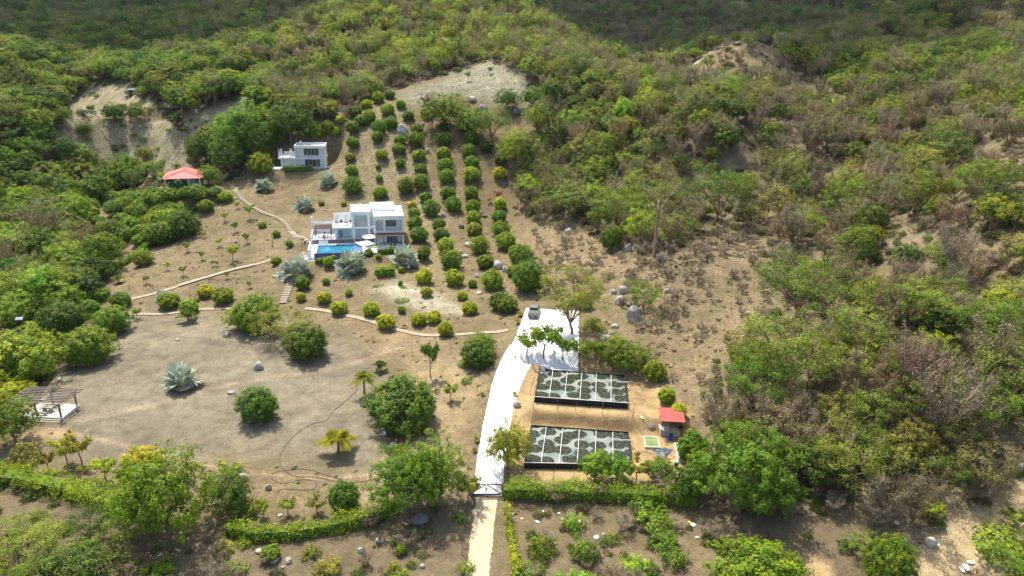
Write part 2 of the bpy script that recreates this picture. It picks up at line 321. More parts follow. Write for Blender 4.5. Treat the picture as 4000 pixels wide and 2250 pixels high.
for k in range(5):                              # broad forest tree; unit: radius 1, height about 1.9
    t, tips = branches(200 + k, 1.55, .85, 6, 3, r0=.07, z1=.3)
    P = lump_surface(95, .92, 1.15, .75, 140 + k, lobes=7, rough=.3, bottom=-.35, jit=.25)
    DENSE.append(reg('broad%d' % k, t, [leaf_cloud(P, .19, 46, .05, .35, flat=.7, seed=80 + k, yellow_top=.22, zr=(.8, 1.9)), inner(.9, .9, .85, 170 + k, 50, -.3)]))
AIRY = []
for k in range(5):                              # open, layered crown over pale limbs
    t, tips = branches(300 + k, 1.75, .92, 7, 5, 2, r0=.05, z1=.2, up=.6, r3=.010); P = np.array([tuple(v) for v in tips]); P[:, 2] = np.maximum(P[:, 2], .75)
    S_ = lump_surface(62, .93, .95 + .08 * k, .85, 340 + k, lobes=7, rough=.34, bottom=-.12, jit=.3); P = np.concatenate([P[np.random.default_rng(k).random(len(P)) < .45], S_])
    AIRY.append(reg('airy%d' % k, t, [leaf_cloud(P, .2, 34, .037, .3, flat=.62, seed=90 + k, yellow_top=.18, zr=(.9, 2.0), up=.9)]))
BIGM, BIGD, BIGA = [], [], []                  # finer foliage for the large trees near the camera
for k in range(3):
    H_ = 1.5 + .1 * k; t, _ = branches(610 + k, 1.0, .5, 5, 3, r0=.07, z1=.3); P = lump_surface(250, .92, H_ * .9, .14, 640 + k, lobes=9, rough=.24, bottom=-.75, jit=.22)
    BIGM.append(reg('bigmango%d' % k, t, [leaf_cloud(P, .13, 38, .036, .32, seed=k + 6, yellow_top=.6, zr=(.2, H_)), inner(.9, H_, .1, 660 + k, 160, sz=.06, per=18)]))
for k in range(3):
    t, tips = branches(710 + k, 1.6, .85, 7, 4, 1, r0=.055, z1=.28, r3=.012); P = lump_surface(230, .92, 1.25, .6, 740 + k, lobes=10, rough=.38, bottom=-.45, jit=.32)
    BIGD.append(reg('bigbroad%d' % k, t, [leaf_cloud(P, .13, 40, .03, .36, flat=.75, seed=k + 16, yellow_top=.35, zr=(.7, 1.9)), inner(.85, 1.0, .7, 770 + k, 110, -.3, .055, 18)]))
for k in range(3):
    t, tips = branches(810 + k, 1.7, .93, 7, 6, 3, r0=.045, z1=.2, up=.6, r3=.008); P = np.array([tuple(v) for v in tips]); P[:, 2] = np.maximum(P[:, 2], .7)
    S_ = lump_surface(90, .95, .9, .85, 840 + k, lobes=8, rough=.4, bottom=-.1, jit=.35); P = np.concatenate([P[np.random.default_rng(k).random(len(P)) < .8], S_])
    BIGA.append(reg('bigairy%d' % k, t, [leaf_cloud(P, .17, 34, .023, .32, flat=.55, seed=k + 26, yellow_top=.3, zr=(.9, 2.0), up=.9)]))
BARE = []
for k in range(4):                              # nearly leafless: a haze of fine twigs with a few leaves
    t, tips = branches(400 + k, 2.0, .72, 9, 7, 8, r0=.036, z1=.13, up=1.15, r3=.009); P = np.array([tuple(v) for v in tips])
    g = np.random.default_rng(400 + k); P = P[g.random(len(P)) < .55]
    V, Q, A = leaf_cloud(P, .15, 9, .034, .3, seed=95 + k, up=.3)
    BARE.append(reg('bare%d' % k, t, [(V, Q, A)], PALEBARK if k % 2 else None))
SHRUB = []
for k in range(3):
    t, tips = branches(500 + k, .7, .5, 5, 2, r0=.04, z1=.15); P = lump_surface(40, .85, .95, .1, 240 + k, rough=.35, bottom=-.2, jit=.35)
    SHRUB.append(reg('shrub%d' % k, t, [leaf_cloud(P, .28, 22, .085, .35, seed=110 + k, yellow_top=.4, zr=(.2, 1))]))
def fan_leaf(m, base, d, L, rad, g, nb=16):
    """a stiff pleated fan on a stalk"""
    d = Vector(d).normalized(); e = Vector(base) + d * L; side = d.cross(Vector((0, 0, 1))); side = side.normalized() if side.length > .1 else Vector((1, 0, 0)); nrm = side.cross(d).normalized()
    m.tube([base, Vector(base).lerp(e, .5) + nrm * .06 * L, e], [.045, .035, .025], 4, False)
    tw = g.uniform(-.6, .6); side = (side * math.cos(tw) + nrm * math.sin(tw)).normalized(); nrm = side.cross(d).normalized()
    for k in range(nb):
        a = (k / (nb - 1) - .5) * math.radians(250); v = d * math.cos(a) + side * math.sin(a); w = rad * math.sin(math.radians(125) / nb) * .8
        p = v.cross(nrm).normalized() * w; dr = -nrm * rad * .12 * abs(math.sin(a)); r = rad * g.uniform(.8, 1.2); sag = Vector((0, 0, -.12 * rad * g.random()))
        m.add([e, e + v * r * .62 + p + nrm * .05 * rad + dr * .5, e + v * r + dr + sag, e + v * r * .62 - p - nrm * .04 * rad + dr * .5], [(0, 1, 2, 3)])
def fan_palm(seed, n=20):
    g = random.Random(seed); m = MB()
    for k in range(n):
        el = math.radians(-4 + 80 * (k / n) ** .9 + g.uniform(-7, 7)); a = k * 2.399 + g.uniform(-.2, .2)
        fan_leaf(m, (0, 0, .2 + .45 * k / n), (math.cos(a) * math.cos(el), math.sin(a) * math.cos(el), math.sin(el) * .95), g.uniform(.8, 1.25), g.uniform(1.15, 1.45), g)
    t = MB(); t.tube([(0, 0, -.4), (0, 0, .3), (0, 0, .7)], [.3, .26, .2], 8); return t, m
def coconut(seed, n=13, H_=1.4, droop=1.0, L0=2.3):
    g = random.Random(seed); m = MB()
    for k in range(n):
        el = math.radians(18 + 62 * (k / n)); a = k * 2.399 + g.uniform(-.2, .2); L = L0 * g.uniform(.85, 1.1); hd = Vector((math.cos(a), math.sin(a), 0)); P = []
        for i in range(9):
            t = i / 8; P.append(Vector((0, 0, H_)) + hd * (L * t * math.cos(el) * (1 - .12 * t)) + Vector((0, 0, L * (t * math.sin(el) - droop * .62 * t * t))))
        m.tube(P, [.04 * (1 - .8 * i / 8) for i in range(9)], 4, False)
        for i in range(1, 9):
            for h in (0, .5):
                q = P[i - 1].lerp(P[i], h) if i else P[0]; dd = (P[i] - P[i - 1]).normalized(); sd = dd.cross(Vector((0, 0, 1))).normalized(); ll = L * .3 * math.sin(math.pi * min(1, (i - 1 + h) / 8.3 + .12)) + .12
                for s_ in (-1, 1):
                    v = (sd * s_ + dd * .7 + Vector((0, 0, -.35))).normalized(); w = dd * .065
                    m.add([q - w, q + v * ll * .55 - w * .9, q + v * ll + Vector((0, 0, -.12 * ll)), q + v * ll * .55 + w * .9, q + w], [(0, 1, 2), (0, 2, 4), (2, 3, 4)])
    t = MB(); t.tube([(0, 0, -.3), (.04, 0, H_ * .5), (0, 0, H_ + .05)], [.17, .12, .1], 8); return t, m
def mb_mesh(mb, name, mt, var=True, seed=0):
    me = bpy.data.meshes.new(name); me.from_pydata(mb.v, [], mb.f); me.materials.append(mt)
    a = me.attributes.new('leafvar', 'FLOAT_COLOR', 'POINT'); g = np.random.default_rng(seed); n = len(mb.v); k = np.repeat(g.random(n // 4 + 1), 4)[:n]
    a.data.foreach_set('color', np.stack([.8 + .4 * k, .35 * g.random(n), 0 * k, 0 * k + 1], 1).astype(np.float32).ravel()); return me
SILVER = leaf_mat('silver_fronds', trans=.15, rough=.45)
FANS = []; 
for k in range(3):
    t, m = fan_palm(k + 1, 17 + 2 * k); FANS.append((mb_mesh(t, 'fan_trunk', BARK), mb_mesh(m, 'fan_crown', SILVER, seed=k)))
COCO = []
for k in range(3):
    t, m = coconut(k + 5, 11 + k, [1.3, 2.6, 1.9][k], [1.0, 1.25, 1.1][k]); COCO.append((mb_mesh(t, 'coco_trunk', BARK), mb_mesh(m, 'coco_crown', LEAF, seed=k)))

def put_plant(name, meshes, p, label, cat, group, scale, zs=1.0, tint=(.08, .14, .03), rz=None, parts=('trunk', 'crown')):
    e = thing(name, label, cat, tuple(p), random.uniform(0, 6.28) if rz is None else rz, group); e.scale = (scale, scale, scale * zs)
    for pn, me in zip(parts, meshes):
        o = link(pn, me, e); o.color = (*tint, 1)
    return e
def meshes_of(k): return PROTO[k]['trunk'], PROTO[k]['crown']
# ---------------------------------------------------------------- ground zones (what the soil is, where)
MAIN = [(0,1560),(100,1560),(260,1420),(180,1330),(330,1190),(420,1140),(430,1060),(330,930),(330,850),(420,780),(560,760),(640,745),(820,760),(920,700),(1060,640),(1080,560),(1250,520),(1330,470),(1500,370),(1560,350),(1750,300),(1915,245),(2050,310),(2110,420),(2060,560),(2010,650),(2020,850),(2100,880),(2250,880),(2400,1000),(2600,1010),(2780,900),(3000,960),(2960,1100),(3000,1250),(2800,1400),(2740,1500),(2760,1700),(2760,1830),(2650,1900),(1980,1890),(1900,2250),(1830,2250),(1830,1960),(1500,1990),(1000,2060),(800,1990),(450,1960),(0,1830)]
LEFTBARE = [(225,620),(250,430),(340,340),(500,330),(600,400),(560,470),(720,460),(900,400),(975,370),(965,440),(900,520),(830,570),(770,640),(690,690),(480,690),(300,640)]
KNOLL = [(2620,330),(2760,230),(2900,140),(3000,175),(3070,300),(3320,430),(3240,440),(3000,330),(2820,330)]
ROAD = [(3540,2250),(3620,2130),(3720,2060),(3850,1960),(4000,1850),(4100,1800),(4100,2150),(3950,2150),(3930,2250)]
SCRUB = [(0,2300),(0,1950),(450,1960),(800,1990),(1000,2060),(1500,1990),(1830,1960),(1850,2300)]
SCRUB2 = [(1980,2300),(1990,1950),(2650,1960),(2900,2050),(3200,2000),(3500,2080),(3560,2300)]
RIGHTBARE = [(3850,800),(4000,700),(4100,700),(4100,560),(3900,600),(3700,640),(3780,730)]
Z_ = [  # polygon, colour, feather px, tuft amount
 ([(-200,-200),(4200,-200),(4200,2500),(-200,2500)], (.16,.12,.08), 1, .35),
 ([(1900,330),(4200,0),(4200,2300),(2000,2300),(1950,1200)], (.225,.172,.118), 120, .5),
 (MAIN, (.25,.19,.12), 30, .8),
 (LEFTBARE, (.39,.335,.235), 14, .8),
 (KNOLL, (.30,.225,.135), 25, .5),
 (RIGHTBARE, (.26,.195,.125), 30, .45),
 (SCRUB, (.19,.145,.10), 30, .6), (SCRUB2, (.20,.15,.10), 30, .6),
 ([(1300,420),(1500,380),(1760,700),(1800,1100),(2040,1180),(2060,850),(2000,650),(2060,560),(2000,400),(1700,330)], (.225,.165,.10), 40, .8),
 ([(1270,520),(1560,370),(1600,560),(1720,900),(1760,1100),(1640,1010),(1560,760),(1330,760)], (.315,.25,.16), 45, 1.0),
 ([(1560,380),(1750,300),(1915,240),(2055,310),(2090,420),(1980,420),(1800,360),(1650,420)], (.37,.345,.29), 22, 1.0),
 ([(120,1600),(330,1300),(520,1225),(1100,1230),(1350,1320),(1500,1500),(1480,1850),(900,1800),(300,1790)], (.228,.195,.152), 60, .10),
 ([(1450,1560),(1700,1340),(1850,1450),(1830,1880),(1640,1830),(1560,1650)], (.33,.25,.155), 40, .25),
 ([(1440,1130),(1560,1090),(1760,1170),(1840,1230),(1700,1210),(1550,1180)], (.42,.38,.30), 20, .3),
 ([(2080,880),(2250,870),(2420,1010),(2600,1020),(2790,900),(3000,960),(2960,1150),(3010,1280),(2800,1400),(2740,1500),(2600,1500),(2400,1150),(2060,1160)], (.29,.215,.138), 40, 1.0),
 ([(1990,1410),(2100,1400),(2480,1420),(2600,1530),(2700,1600),(2740,1720),(2700,1880),(2000,1890),(1975,1700),(1985,1550)], (.45,.315,.175), 14, .04),
 ([(2070,1600),(2440,1640),(2480,1690),(2080,1650)], (.30,.195,.105), 8, .1),
 ([(1320,1210),(1700,1290),(1830,1330),(1700,1420),(1450,1340)], (.27,.20,.125), 40, .3),
 (ROAD, (.50,.38,.235), 22, .05),
 ([(3100,2160),(3250,2200),(3260,2300),(3060,2300)], (.46,.33,.19), 18, .05),
]
def poly_sd(px, py, poly):
    """signed distance in pixels, positive inside"""
    P = np.array(poly, float); n = len(P); ins = np.zeros(px.shape, bool); d2 = np.full(px.shape, 1e18)
    for i in range(n):
        x1, y1 = P[i]; x2, y2 = P[(i + 1) % n]; ex, ey = x2 - x1, y2 - y1
        t = np.clip(((px - x1) * ex + (py - y1) * ey) / (ex * ex + ey * ey + 1e-9), 0, 1)
        d2 = np.minimum(d2, (px - x1 - t * ex) ** 2 + (py - y1 - t * ey) ** 2)
        if y1 != y2:
            c = ((py >= min(y1, y2)) & (py < max(y1, y2))) & (px < x1 + (py - y1) * ex / ey); ins ^= c
    return np.where(ins, 1, -1) * np.sqrt(d2)
gpx, gpy = proj(GX, GY, GH)
gcol = np.zeros((NV, NU, 3)); gtuft = np.zeros((NV, NU))
wob = fbm(GX, GY, 9, 3, 77)
for poly, c, fe, tf in Z_:
    s = poly_sd(gpx, gpy, poly); m = np.clip((s + wob * fe * 2.2) / fe * .5 + .5, 0, 1)[..., None]
    gcol = gcol * (1 - m) + np.array(c) * np.array([.85, .86, .76]) * m; gtuft = gtuft * (1 - m[..., 0]) + tf * m[..., 0]
# faint worn trails, drawn as lighter soil
def px_line(poly, w):
    best = np.full(gpx.shape, 1e9)
    for (x1, y1), (x2, y2) in zip(poly[:-1], poly[1:]):
        t = np.clip(((gpx - x1) * (x2 - x1) + (gpy - y1) * (y2 - y1)) / ((x2 - x1) ** 2 + (y2 - y1) ** 2), 0, 1)
        best = np.minimum(best, np.hypot(gpx - x1 - t * (x2 - x1), gpy - y1 - t * (y2 - y1)))
    return np.clip(1 - best / w, 0, 1)
for ln, w, c, s in [([(0,1640),(130,1650),(330,1640),(560,1590),(900,1500),(1300,1440),(1600,1350),(1720,1310)], 14, (.34,.265,.17), .5),
                 ([(80,1700),(330,1700),(700,1800),(1000,1850),(1280,1868),(1480,1850),(1640,1800)], 13, (.38,.28,.17), .7),
                 ([(100,1580),(60,1650),(120,1700),(250,1690)], 40, (.40,.285,.16), .8),
                 ([(1390,2000),(1500,1860),(1640,1700),(1720,1600)], 30, (.42,.33,.2), .5),
                 ([(2600,330),(2850,150),(3000,215),(3150,280),(3300,400)], 9, (.48,.38,.25), .8),
                 ([(470,668),(520,600),(560,540),(600,485),(700,460)], 9, (.50,.41,.27), .9), ([(350,480),(420,430),(520,380)], 10, (.46,.37,.24), .8), ([(340,530),(400,470),(450,430)], 22, (.12,.15,.04), .8),
                 ([(2150,900),(2190,1000),(2230,1080)], 12, (.36,.27,.17), .6)]:
    m = (px_line(ln, w) * s)[..., None]; gcol = gcol * (1 - m) + np.array(c) * m; gtuft *= 1 - .8 * m[..., 0]
idx = np.arange(NU * NV).reshape(NV, NU)
Q = np.stack([idx[:-1, :-1], idx[:-1, 1:], idx[1:, 1:], idx[1:, :-1]], -1).reshape(-1, 4)
GM = bpy.data.materials.new('ground_soil'); GM.use_nodes = True
def ground_nodes(GM):
    n = GM.node_tree.nodes; l = GM.node_tree.links; b = n['Principled BSDF']; b.inputs['Roughness'].default_value = .95; b.inputs['Specular IOR Level'].default_value = .1
    a = n.new('ShaderNodeAttribute'); a.attribute_name = 'soil'; tf = n.new('ShaderNodeAttribute'); tf.attribute_name = 'tuft'
    ge = n.new('ShaderNodeNewGeometry')
    def noise(sc, det=5, rough=.6):
        z = n.new('ShaderNodeTexNoise'); z.inputs['Scale'].default_value = sc; z.inputs['Detail'].default_value = det; z.inputs['Roughness'].default_value = rough; l.new(ge.outputs['Position'], z.inputs['Vector']); return z.outputs[0]
    def rng_(v, a0, a1, b0, b1):
        m = n.new('ShaderNodeMapRange'); m.inputs[1].default_value = a0; m.inputs[2].default_value = a1; m.inputs[3].default_value = b0; m.inputs[4].default_value = b1; l.new(v, m.inputs[0]); return m.outputs[0]
    def mul(x, y):
        m = n.new('ShaderNodeMath'); m.operation = 'MULTIPLY'
        for i, v in enumerate((x, y)):
            if hasattr(v, 'links'): l.new(v, m.inputs[i])
            else: m.inputs[i].default_value = v
        return m.outputs[0]
    big = rng_(noise(.07, 6), .35, .65, .82, 1.16); mid = rng_(noise(.35, 8, .74), .3, .7, .55, 1.38); fin = rng_(noise(4.0, 6, .8), .3, .7, .62, 1.34)
    f = mul(mul(big, mid), fin); sc = n.new('ShaderNodeVectorMath'); sc.operation = 'SCALE'; l.new(a.outputs['Color'], sc.inputs[0]); l.new(f, sc.inputs['Scale'])
    # dry leaves / dead grass clumps
    vn = noise(2.3, 4, .7); th = rng_(vn, .49, .56, 0, 1); tm = mul(th, tf.outputs['Fac'])
    mx = n.new('ShaderNodeMix'); mx.data_type = 'RGBA'; l.new(tm, mx.inputs[0]); l.new(sc.outputs[0], mx.inputs[6])
    cr = n.new('ShaderNodeMix'); cr.data_type = 'RGBA'; l.new(rng_(noise(.33, 3), .42, .58, 0, 1), cr.inputs[0]); cr.inputs[6].default_value = (.13, .10, .065, 1); cr.inputs[7].default_value = (.115, .12, .045, 1)
    l.new(cr.outputs[2], mx.inputs[7]); l.new(mx.outputs[2], b.inputs['Base Color'])
    bp = n.new('ShaderNodeBump'); bp.inputs['Strength'].default_value = .5; bp.inputs['Distance'].default_value = .35; l.new(noise(1.3, 8, .7), bp.inputs['Height']); l.new(bp.outputs[0], b.inputs['Normal'])
ground_nodes(GM)
V = np.stack([GX, GY, GH], -1).reshape(-1, 3)
me = np_mesh('ground', V, Q, GM, True, [('soil', 'FLOAT_COLOR', 'POINT', np.concatenate([gcol.reshape(-1, 3), np.ones((NU * NV, 1))], 1)), ('tuft', 'FLOAT', 'POINT', gtuft.ravel())])
tag(link('ground', me), 'dry tan and brown hillside soil under the whole valley', None, None, 'structure')

# ---------------------------------------------------------------- drives and paths (thin sheets laid on the ground)
def sheet(name, grid, m, label, lift=.05):
    """grid: rows of (x, y); draped on the ground"""
    G = np.array(grid, float); r, c = G.shape[:2]; z = hz(G[..., 0], G[..., 1]) + lift
    V = np.concatenate([G, z[..., None]], -1).reshape(-1, 3); i = np.arange(r * c).reshape(r, c)
    me = np_mesh(name, V, np.stack([i[:-1, :-1], i[:-1, 1:], i[1:, 1:], i[1:, :-1]], -1).reshape(-1, 4), m, True)
    return tag(link(name, me), label, None, None, 'structure')
def ribbon(pts, w, step=.5, jag=0.0, across=3):
    P = np.array(pts, float); seg = np.r_[0, np.cumsum(np.linalg.norm(np.diff(P[:, :2], axis=0), axis=1))]; t = np.arange(0, seg[-1], step)
    x = np.interp(t, seg, P[:, 0]); y = np.interp(t, seg, P[:, 1])
    k = max(1, int(2.5 / step)); ker = np.ones(2 * k + 1) / (2 * k + 1)
    if len(t) > 4 * k:
        x[k:-k] = np.convolve(x, ker, 'valid'); y[k:-k] = np.convolve(y, ker, 'valid')
    dx = np.gradient(x); dy = np.gradient(y); L = np.hypot(dx, dy); nx, ny = -dy / L, dx / L; g = np.random.default_rng(int(abs(P[0, 0] * 97)) % 9999); rows = []
    wv = np.interp(t, seg, w) if not np.isscalar(w) else np.full(len(t), w)
    for i in range(len(t)):
        j = g.normal(size=2) * jag; rows.append([(x[i] + nx[i] * s, y[i] + ny[i] * s) for s in np.linspace(-wv[i] / 2 - j[0], wv[i] / 2 + j[1], across + 1)])
    return rows
GRAVEL = mat('white_gravel', (.78, .78, .77), .9, 2.2, var=.12, bump=.9)
DIRTW = mat('dirt_track', (.52, .42, .27), .9, 1.2, var=.15, bump=.3)
STONE = mat('path_stone', (.37, .305, .205), .9, 3.5, var=.22, bump=.4)
gd = [gp for gp in [(-2.2,71.6),(-2.2,78),(-1.9,82),(-1.6,86),(-1.1,91),(-.5,95),(.3,99),(1.5,103.5),(2.6,107)]]
sheet('gravel_driveway', ribbon(gd, [3.6,3.7,3.8,3.9,4.0,4.4,4.8,5.4,5.6], .18, .035, 6), GRAVEL, 'white gravel drive climbing from the gate to the parking place', .06)
rows = []
for y in np.arange(102, 123.9, .4):
    t = (y - 102) / 22; x0 = np.interp(y, [102, 105, 110, 124], [1.9, .0, .8, 3.0]); x1 = np.interp(y, [102, 124], [11.4, 13.0]); j = rng.normal(size=2) * .08
    rows.append([(x, y - .09 * (x - 5)) for x in np.linspace(x0 + j[0], x1 + j[1], 16)])
sheet('gravel_parking', rows, GRAVEL, 'white gravel parking place above the two tanks', .085)
sheet('dirt_track', ribbon([(-2.9,58),(-2.75,61.5),(-2.6,65),(-2.5,68.5),(-2.35,71.3)], [2.5,2.6,2.6,2.55,2.7], .4, .06, 5), DIRTW, 'pale dirt track leading up to the metal gate', .05)
def px_path(name, pl, w, label, steps=False, m=None, lift=.12):
    P = [ground(*q) for q in pl]; P = [p for p in P if p is not None]
    rb = ribbon(P, w, .45, .05 * w, 2); sheet(name, rb, m or STONE, label, lift); return rb
px_path('stone_path', [(1985,1290),(1890,1300),(1780,1310),(1650,1310),(1550,1290),(1450,1255),(1360,1235),(1290,1215),(1190,1205)], .95, 'curving stone path along the foot of the villa mound')
px_path('stone_path', [(980,1205),(880,1207),(790,1208),(700,1222),(600,1228),(500,1232)], .8, 'straight stone path along the far edge of the open field')
px_path('stone_path', [(510,1170),(600,1150),(700,1118),(800,1088),(900,1058),(1000,1035),(1060,1015)], .9, 'long stepped path climbing to the pool from the hedge')
px_path('stone_path', [(1205,948),(1160,930),(1130,900),(1112,870),(1080,850),(1020,830),(970,800),(935,770),(915,745),(930,732)], 1.0, 'winding stepped path between the pavilion and the pool')
px_path('stone_path', [(1105,1185),(1120,1150),(1130,1120),(1140,1090),(1150,1065)], 1.1, 'short stair path below the pool under the silver palm')
px_path('stone_path', [(270,1405),(230,1460),(200,1520),(160,1570)], 1.2, 'pale stone path leading to the timber pergola')
px_path('stone_path', [(450,780),(560,770),(660,752),(690,742),(720,745)], .8, 'thin pale footpath below the red roofed pavilion')
# treads of the stairs: slightly raised slabs on the stepped paths
def treads(pl, w, n, label):
    P = np.array([ground(*q) for q in pl]); seg = np.r_[0, np.cumsum(np.linalg.norm(np.diff(P[:, :2], axis=0), axis=1))]; m = MB()
    for t in np.linspace(0, seg[-1], n):
        x, y = np.interp(t, seg, P[:, 0]), np.interp(t, seg, P[:, 1]); x2, y2 = np.interp(t + .2, seg, P[:, 0]), np.interp(t + .2, seg, P[:, 1])
        if t > seg[-1] - .25: continue
        d = Vector((x2 - x, y2 - y, 0)).normalized(); s = Vector((-d.y, d.x, 0)) * w / 2; z = float(hz(x, y)) + .2
        a = Vector((x, y, z)) ; e = .22
        m.bar(a - s, a + s, .34, .16)
    o = m.build('stair_treads', mat('tread_stone', (.46, .40, .29), .85, 3), None); tag(o, label, None, None, 'structure')
treads([(1195,942),(1160,926),(1130,898),(1112,870),(1080,850),(1020,830),(970,800),(935,770),(915,745)], 1.25, 52, 'pale stair treads winding between the pavilion and the pool')
treads([(1105,1185),(1120,1150),(1130,1120),(1140,1090)], 1.5, 16, 'pale stair treads below the pool')
treads([(700,1118),(800,1088),(900,1058),(1000,1035)], 1.0, 46, 'low stair treads on the long path from the hedge')
# ---------------------------------------------------------------- planted trees and shrubs
LM = {'the parked pickup': (2085,1225), 'the upper tank': (2270,1500), 'the lower tank': (2270,1750), 'the red roofed shed': (2620,1650), 'the metal gate': (1905,1900),
      'the timber pergola': (190,1580), 'the villa pool': (1330,975), 'the upper white villa': (1190,620), 'the red roofed pavilion': (720,700), 'the sandy summit': (1915,280),
      'the tall pale trunk': (2550,900), 'the big streaked boulder': (2470,1220), 'the dirt road': (3800,2050), 'the hillside shack': (690,445), 'the bare knoll': (2950,200), 'the stepped path': (850,1075),
      'the low rocks on the field': (1010,1430), 'the villa roof': (1500,830), 'the clipped cube hedge': (395,1150), 'the far grey hut': (520,370), 'the loop of black hose': (1150,1850), 'the sunlit slope': (3950,650),
      'the shallow gully': (3500,1150), 'the grassy clearing': (2750,1200), 'the orchard top': (1500,420), 'the lowest orchard row': (1900,1150)}
ORD = ['', 'second ', 'third ', 'fourth ', 'fifth ', 'sixth ', 'seventh ', 'eighth ', 'ninth ', 'tenth ', 'eleventh ', 'twelfth ', 'thirteenth ', 'fourteenth ', 'fifteenth ', 'sixteenth ', 'seventeenth ', 'eighteenth ', 'nineteenth ', 'twentieth ']
TENS = ['', '', 'twenty', 'thirty', 'forty', 'fifty', 'sixty', 'seventy']
def ordw(i):
    if i < 20: return ORD[i]
    a, b = divmod(i + 1, 10); return (TENS[a] + ('-' + ORD[b - 1].strip() if b > 1 else '') if b else TENS[a][:-1] + 'ieth') + ' ' if not (b == 1) else TENS[a] + '-first '
REG = []                                       # (object, description, px, py)
def relabel():
    used = {}; rows = []
    for o, desc, px, py in REG:
        k, (lx, ly) = min(LM.items(), key=lambda kv: math.hypot(kv[1][0] - px, kv[1][1] - py)); rows.append((desc, k, math.hypot(lx - px, ly - py), o))
    rows.sort(key=lambda r: (r[0], r[1], r[2]))
    for desc, k, d, o in rows:
        i = used.get((desc, k), 0); used[(desc, k)] = i + 1
        o['label'] = '%s, %snearest %s' % (desc, ordw(i), k)
def depth(p): return float(np.dot(p - np.array([0, 0, CZ]), FW))
def px_r(p, w): return w / 2 * depth(p) / F
GREEN = dict(m=(.15, .255, .016), d=(.10, .185, .016), y=(.36, .43, .018), o=(.24, .275, .035), l=(.215, .325, .018), b=(.22, .175, .12), r=(.34, .12, .05), g=(.165, .29, .02), k=(.06, .125, .02))
WORDS = dict(m='green', d='dark green', y='yellow-green', o='olive', l='light green', b='brown', r='rust-red', g='green', k='very dark green')
def put_tree(px, bottom, w, tone='m', fam=None, name='mango_tree', what='round mango bush', cat='tree', group='mango trees of the hillside orchard', zs=1.0, base=False, hs=None, push=.62, desc=None):
    fam = fam or MANGO; p = ground(px, bottom)
    if p is not None and w * depth(p) / F > 4.8: fam = BIGM if fam is MANGO else BIGD if fam is DENSE else BIGA if fam is AIRY else fam
    if p is None: return None
    r = px_r(p, w)
    if not base: p = p + np.array([p[0] / p[1], 1, 0]) * r * push; p[2] = float(hz(p[0], p[1]))
    else: r = px_r(p, w)
    t = np.array(GREEN[tone]) * (1 + rng.normal() * .08) * (1 + rng.normal(size=3) * np.array([.10, .05, .10]))
    me = meshes_of(random.choice(fam)); p = p - np.array([0, 0, .05 * r])
    o = put_plant(name, me, p, None, cat, group, r / 1.03, zs * (1 + rng.normal() * .05), np.clip(t, .01, .6))
    sz = 'small ' if w * depth(p) / F < 2.6 else 'large ' if w * depth(p) / F > 5.6 else ''
    REG.append((o, desc or (sz + WORDS[tone] + ' ' + what), px, bottom)); return o
# orchard on the hillside: (x, bottom, width) read in two enlarged crops
A4 = "575,180,150,l 715,125,130,m 425,245,130,y 855,250,120,l 290,370,160,d 700,350,185,l 95,450,120,y 465,435,180,l 360,480,165,m 950,410,140,m 245,580,175,m 590,590,180,m 735,510,160,m 1060,590,160,m 1170,370,130,g 1400,540,130,d 1660,570,190,d 45,680,120,l 565,690,140,m 845,720,140,m 1035,760,210,m 1400,730,185,m 1735,730,210,m 1930,820,160,k 255,770,150,m 830,850,175,m 1075,930,170,l 1385,910,185,l 1715,890,190,l 220,930,125,o 615,910,150,l 1420,1080,200,m 1750,1040,180,m 2110,970,150,d 245,1110,150,l 850,1010,125,m 570,1010,70,o 1105,1090,150,m 1435,1220,200,m 1735,1200,220,l 2100,1160,160,y 585,1170,90,l 910,1200,100,o 1115,1290,200,m 250,1350,240,m 925,1350,215,m 615,1370,150,l 1165,1430,150,m 1455,1410,190,m 1745,1410,170,m"
for s in A4.split():
    x, y, w, t = s.split(','); put_tree(1300 + int(x) * .3106, 350 + int(y) * .3106, int(w) * .3106 * 1.07, t)
A5 = "20,300,90,y 225,400,180,m 455,350,170,m 650,370,145,m 930,330,130,y 50,410,130,m 50,520,150,m 300,530,130,m 335,650,160,d 100,660,180,m 660,470,140,l 670,590,165,l 920,460,145,m 940,600,190,m 995,740,220,l 1075,785,110,l 375,780,165,y 430,940,215,m 720,780,195,l 775,930,175,m 1145,930,240,m 1220,1190,340,m 1060,1010,130,m 145,840,140,m 145,1090,165,y 460,1110,185,y 855,1150,225,l 175,1220,125,y 540,1250,105,y 615,1400,155,y 930,1360,210,d 1010,1385,200,d 645,1120,90,l"
for s in A5.split():
    x, y, w, t = s.split(','); put_tree(1600 + int(x) * .3795, 700 + int(y) * .3795, int(w) * .3795 * 1.07, t)
A6 = "515,850,105,y 630,935,125,y 870,945,125,y 985,1045,140,y 1230,1015,120,y 1340,1000,110,y 1430,1095,115,y 155,555,75,l 355,745,110,m 340,830,75,y 530,705,60,l 700,790,60,l 1100,920,60,l 550,580,80,l 50,275,60,l 155,345,60,l 255,420,62,l 1095,612,50,l 1090,710,40,l 1640,725,50,m 930,60,100,l 495,105,45,m 665,110,45,l 850,490,42,m 925,510,44,l 792,505,50,m"
for s in A6.split():
    x, y, w, t = s.split(','); put_tree(1000 + int(x) * .5176, 750 + int(y) * .5176, int(w) * .5176 * 1.05, t, what='mango bush on the mound', group='mango bushes on the villa mound')
for x, y, w in ((1105,835,100),(905,720,60),(1110,730,60)):
    put_tree(1000 + x * .5176, 750 + y * .5176, w * .5176, 'g', SHRUB, 'shrub', 'low spreading shrub', 'shrub', 'low shrubs', zs=.35)
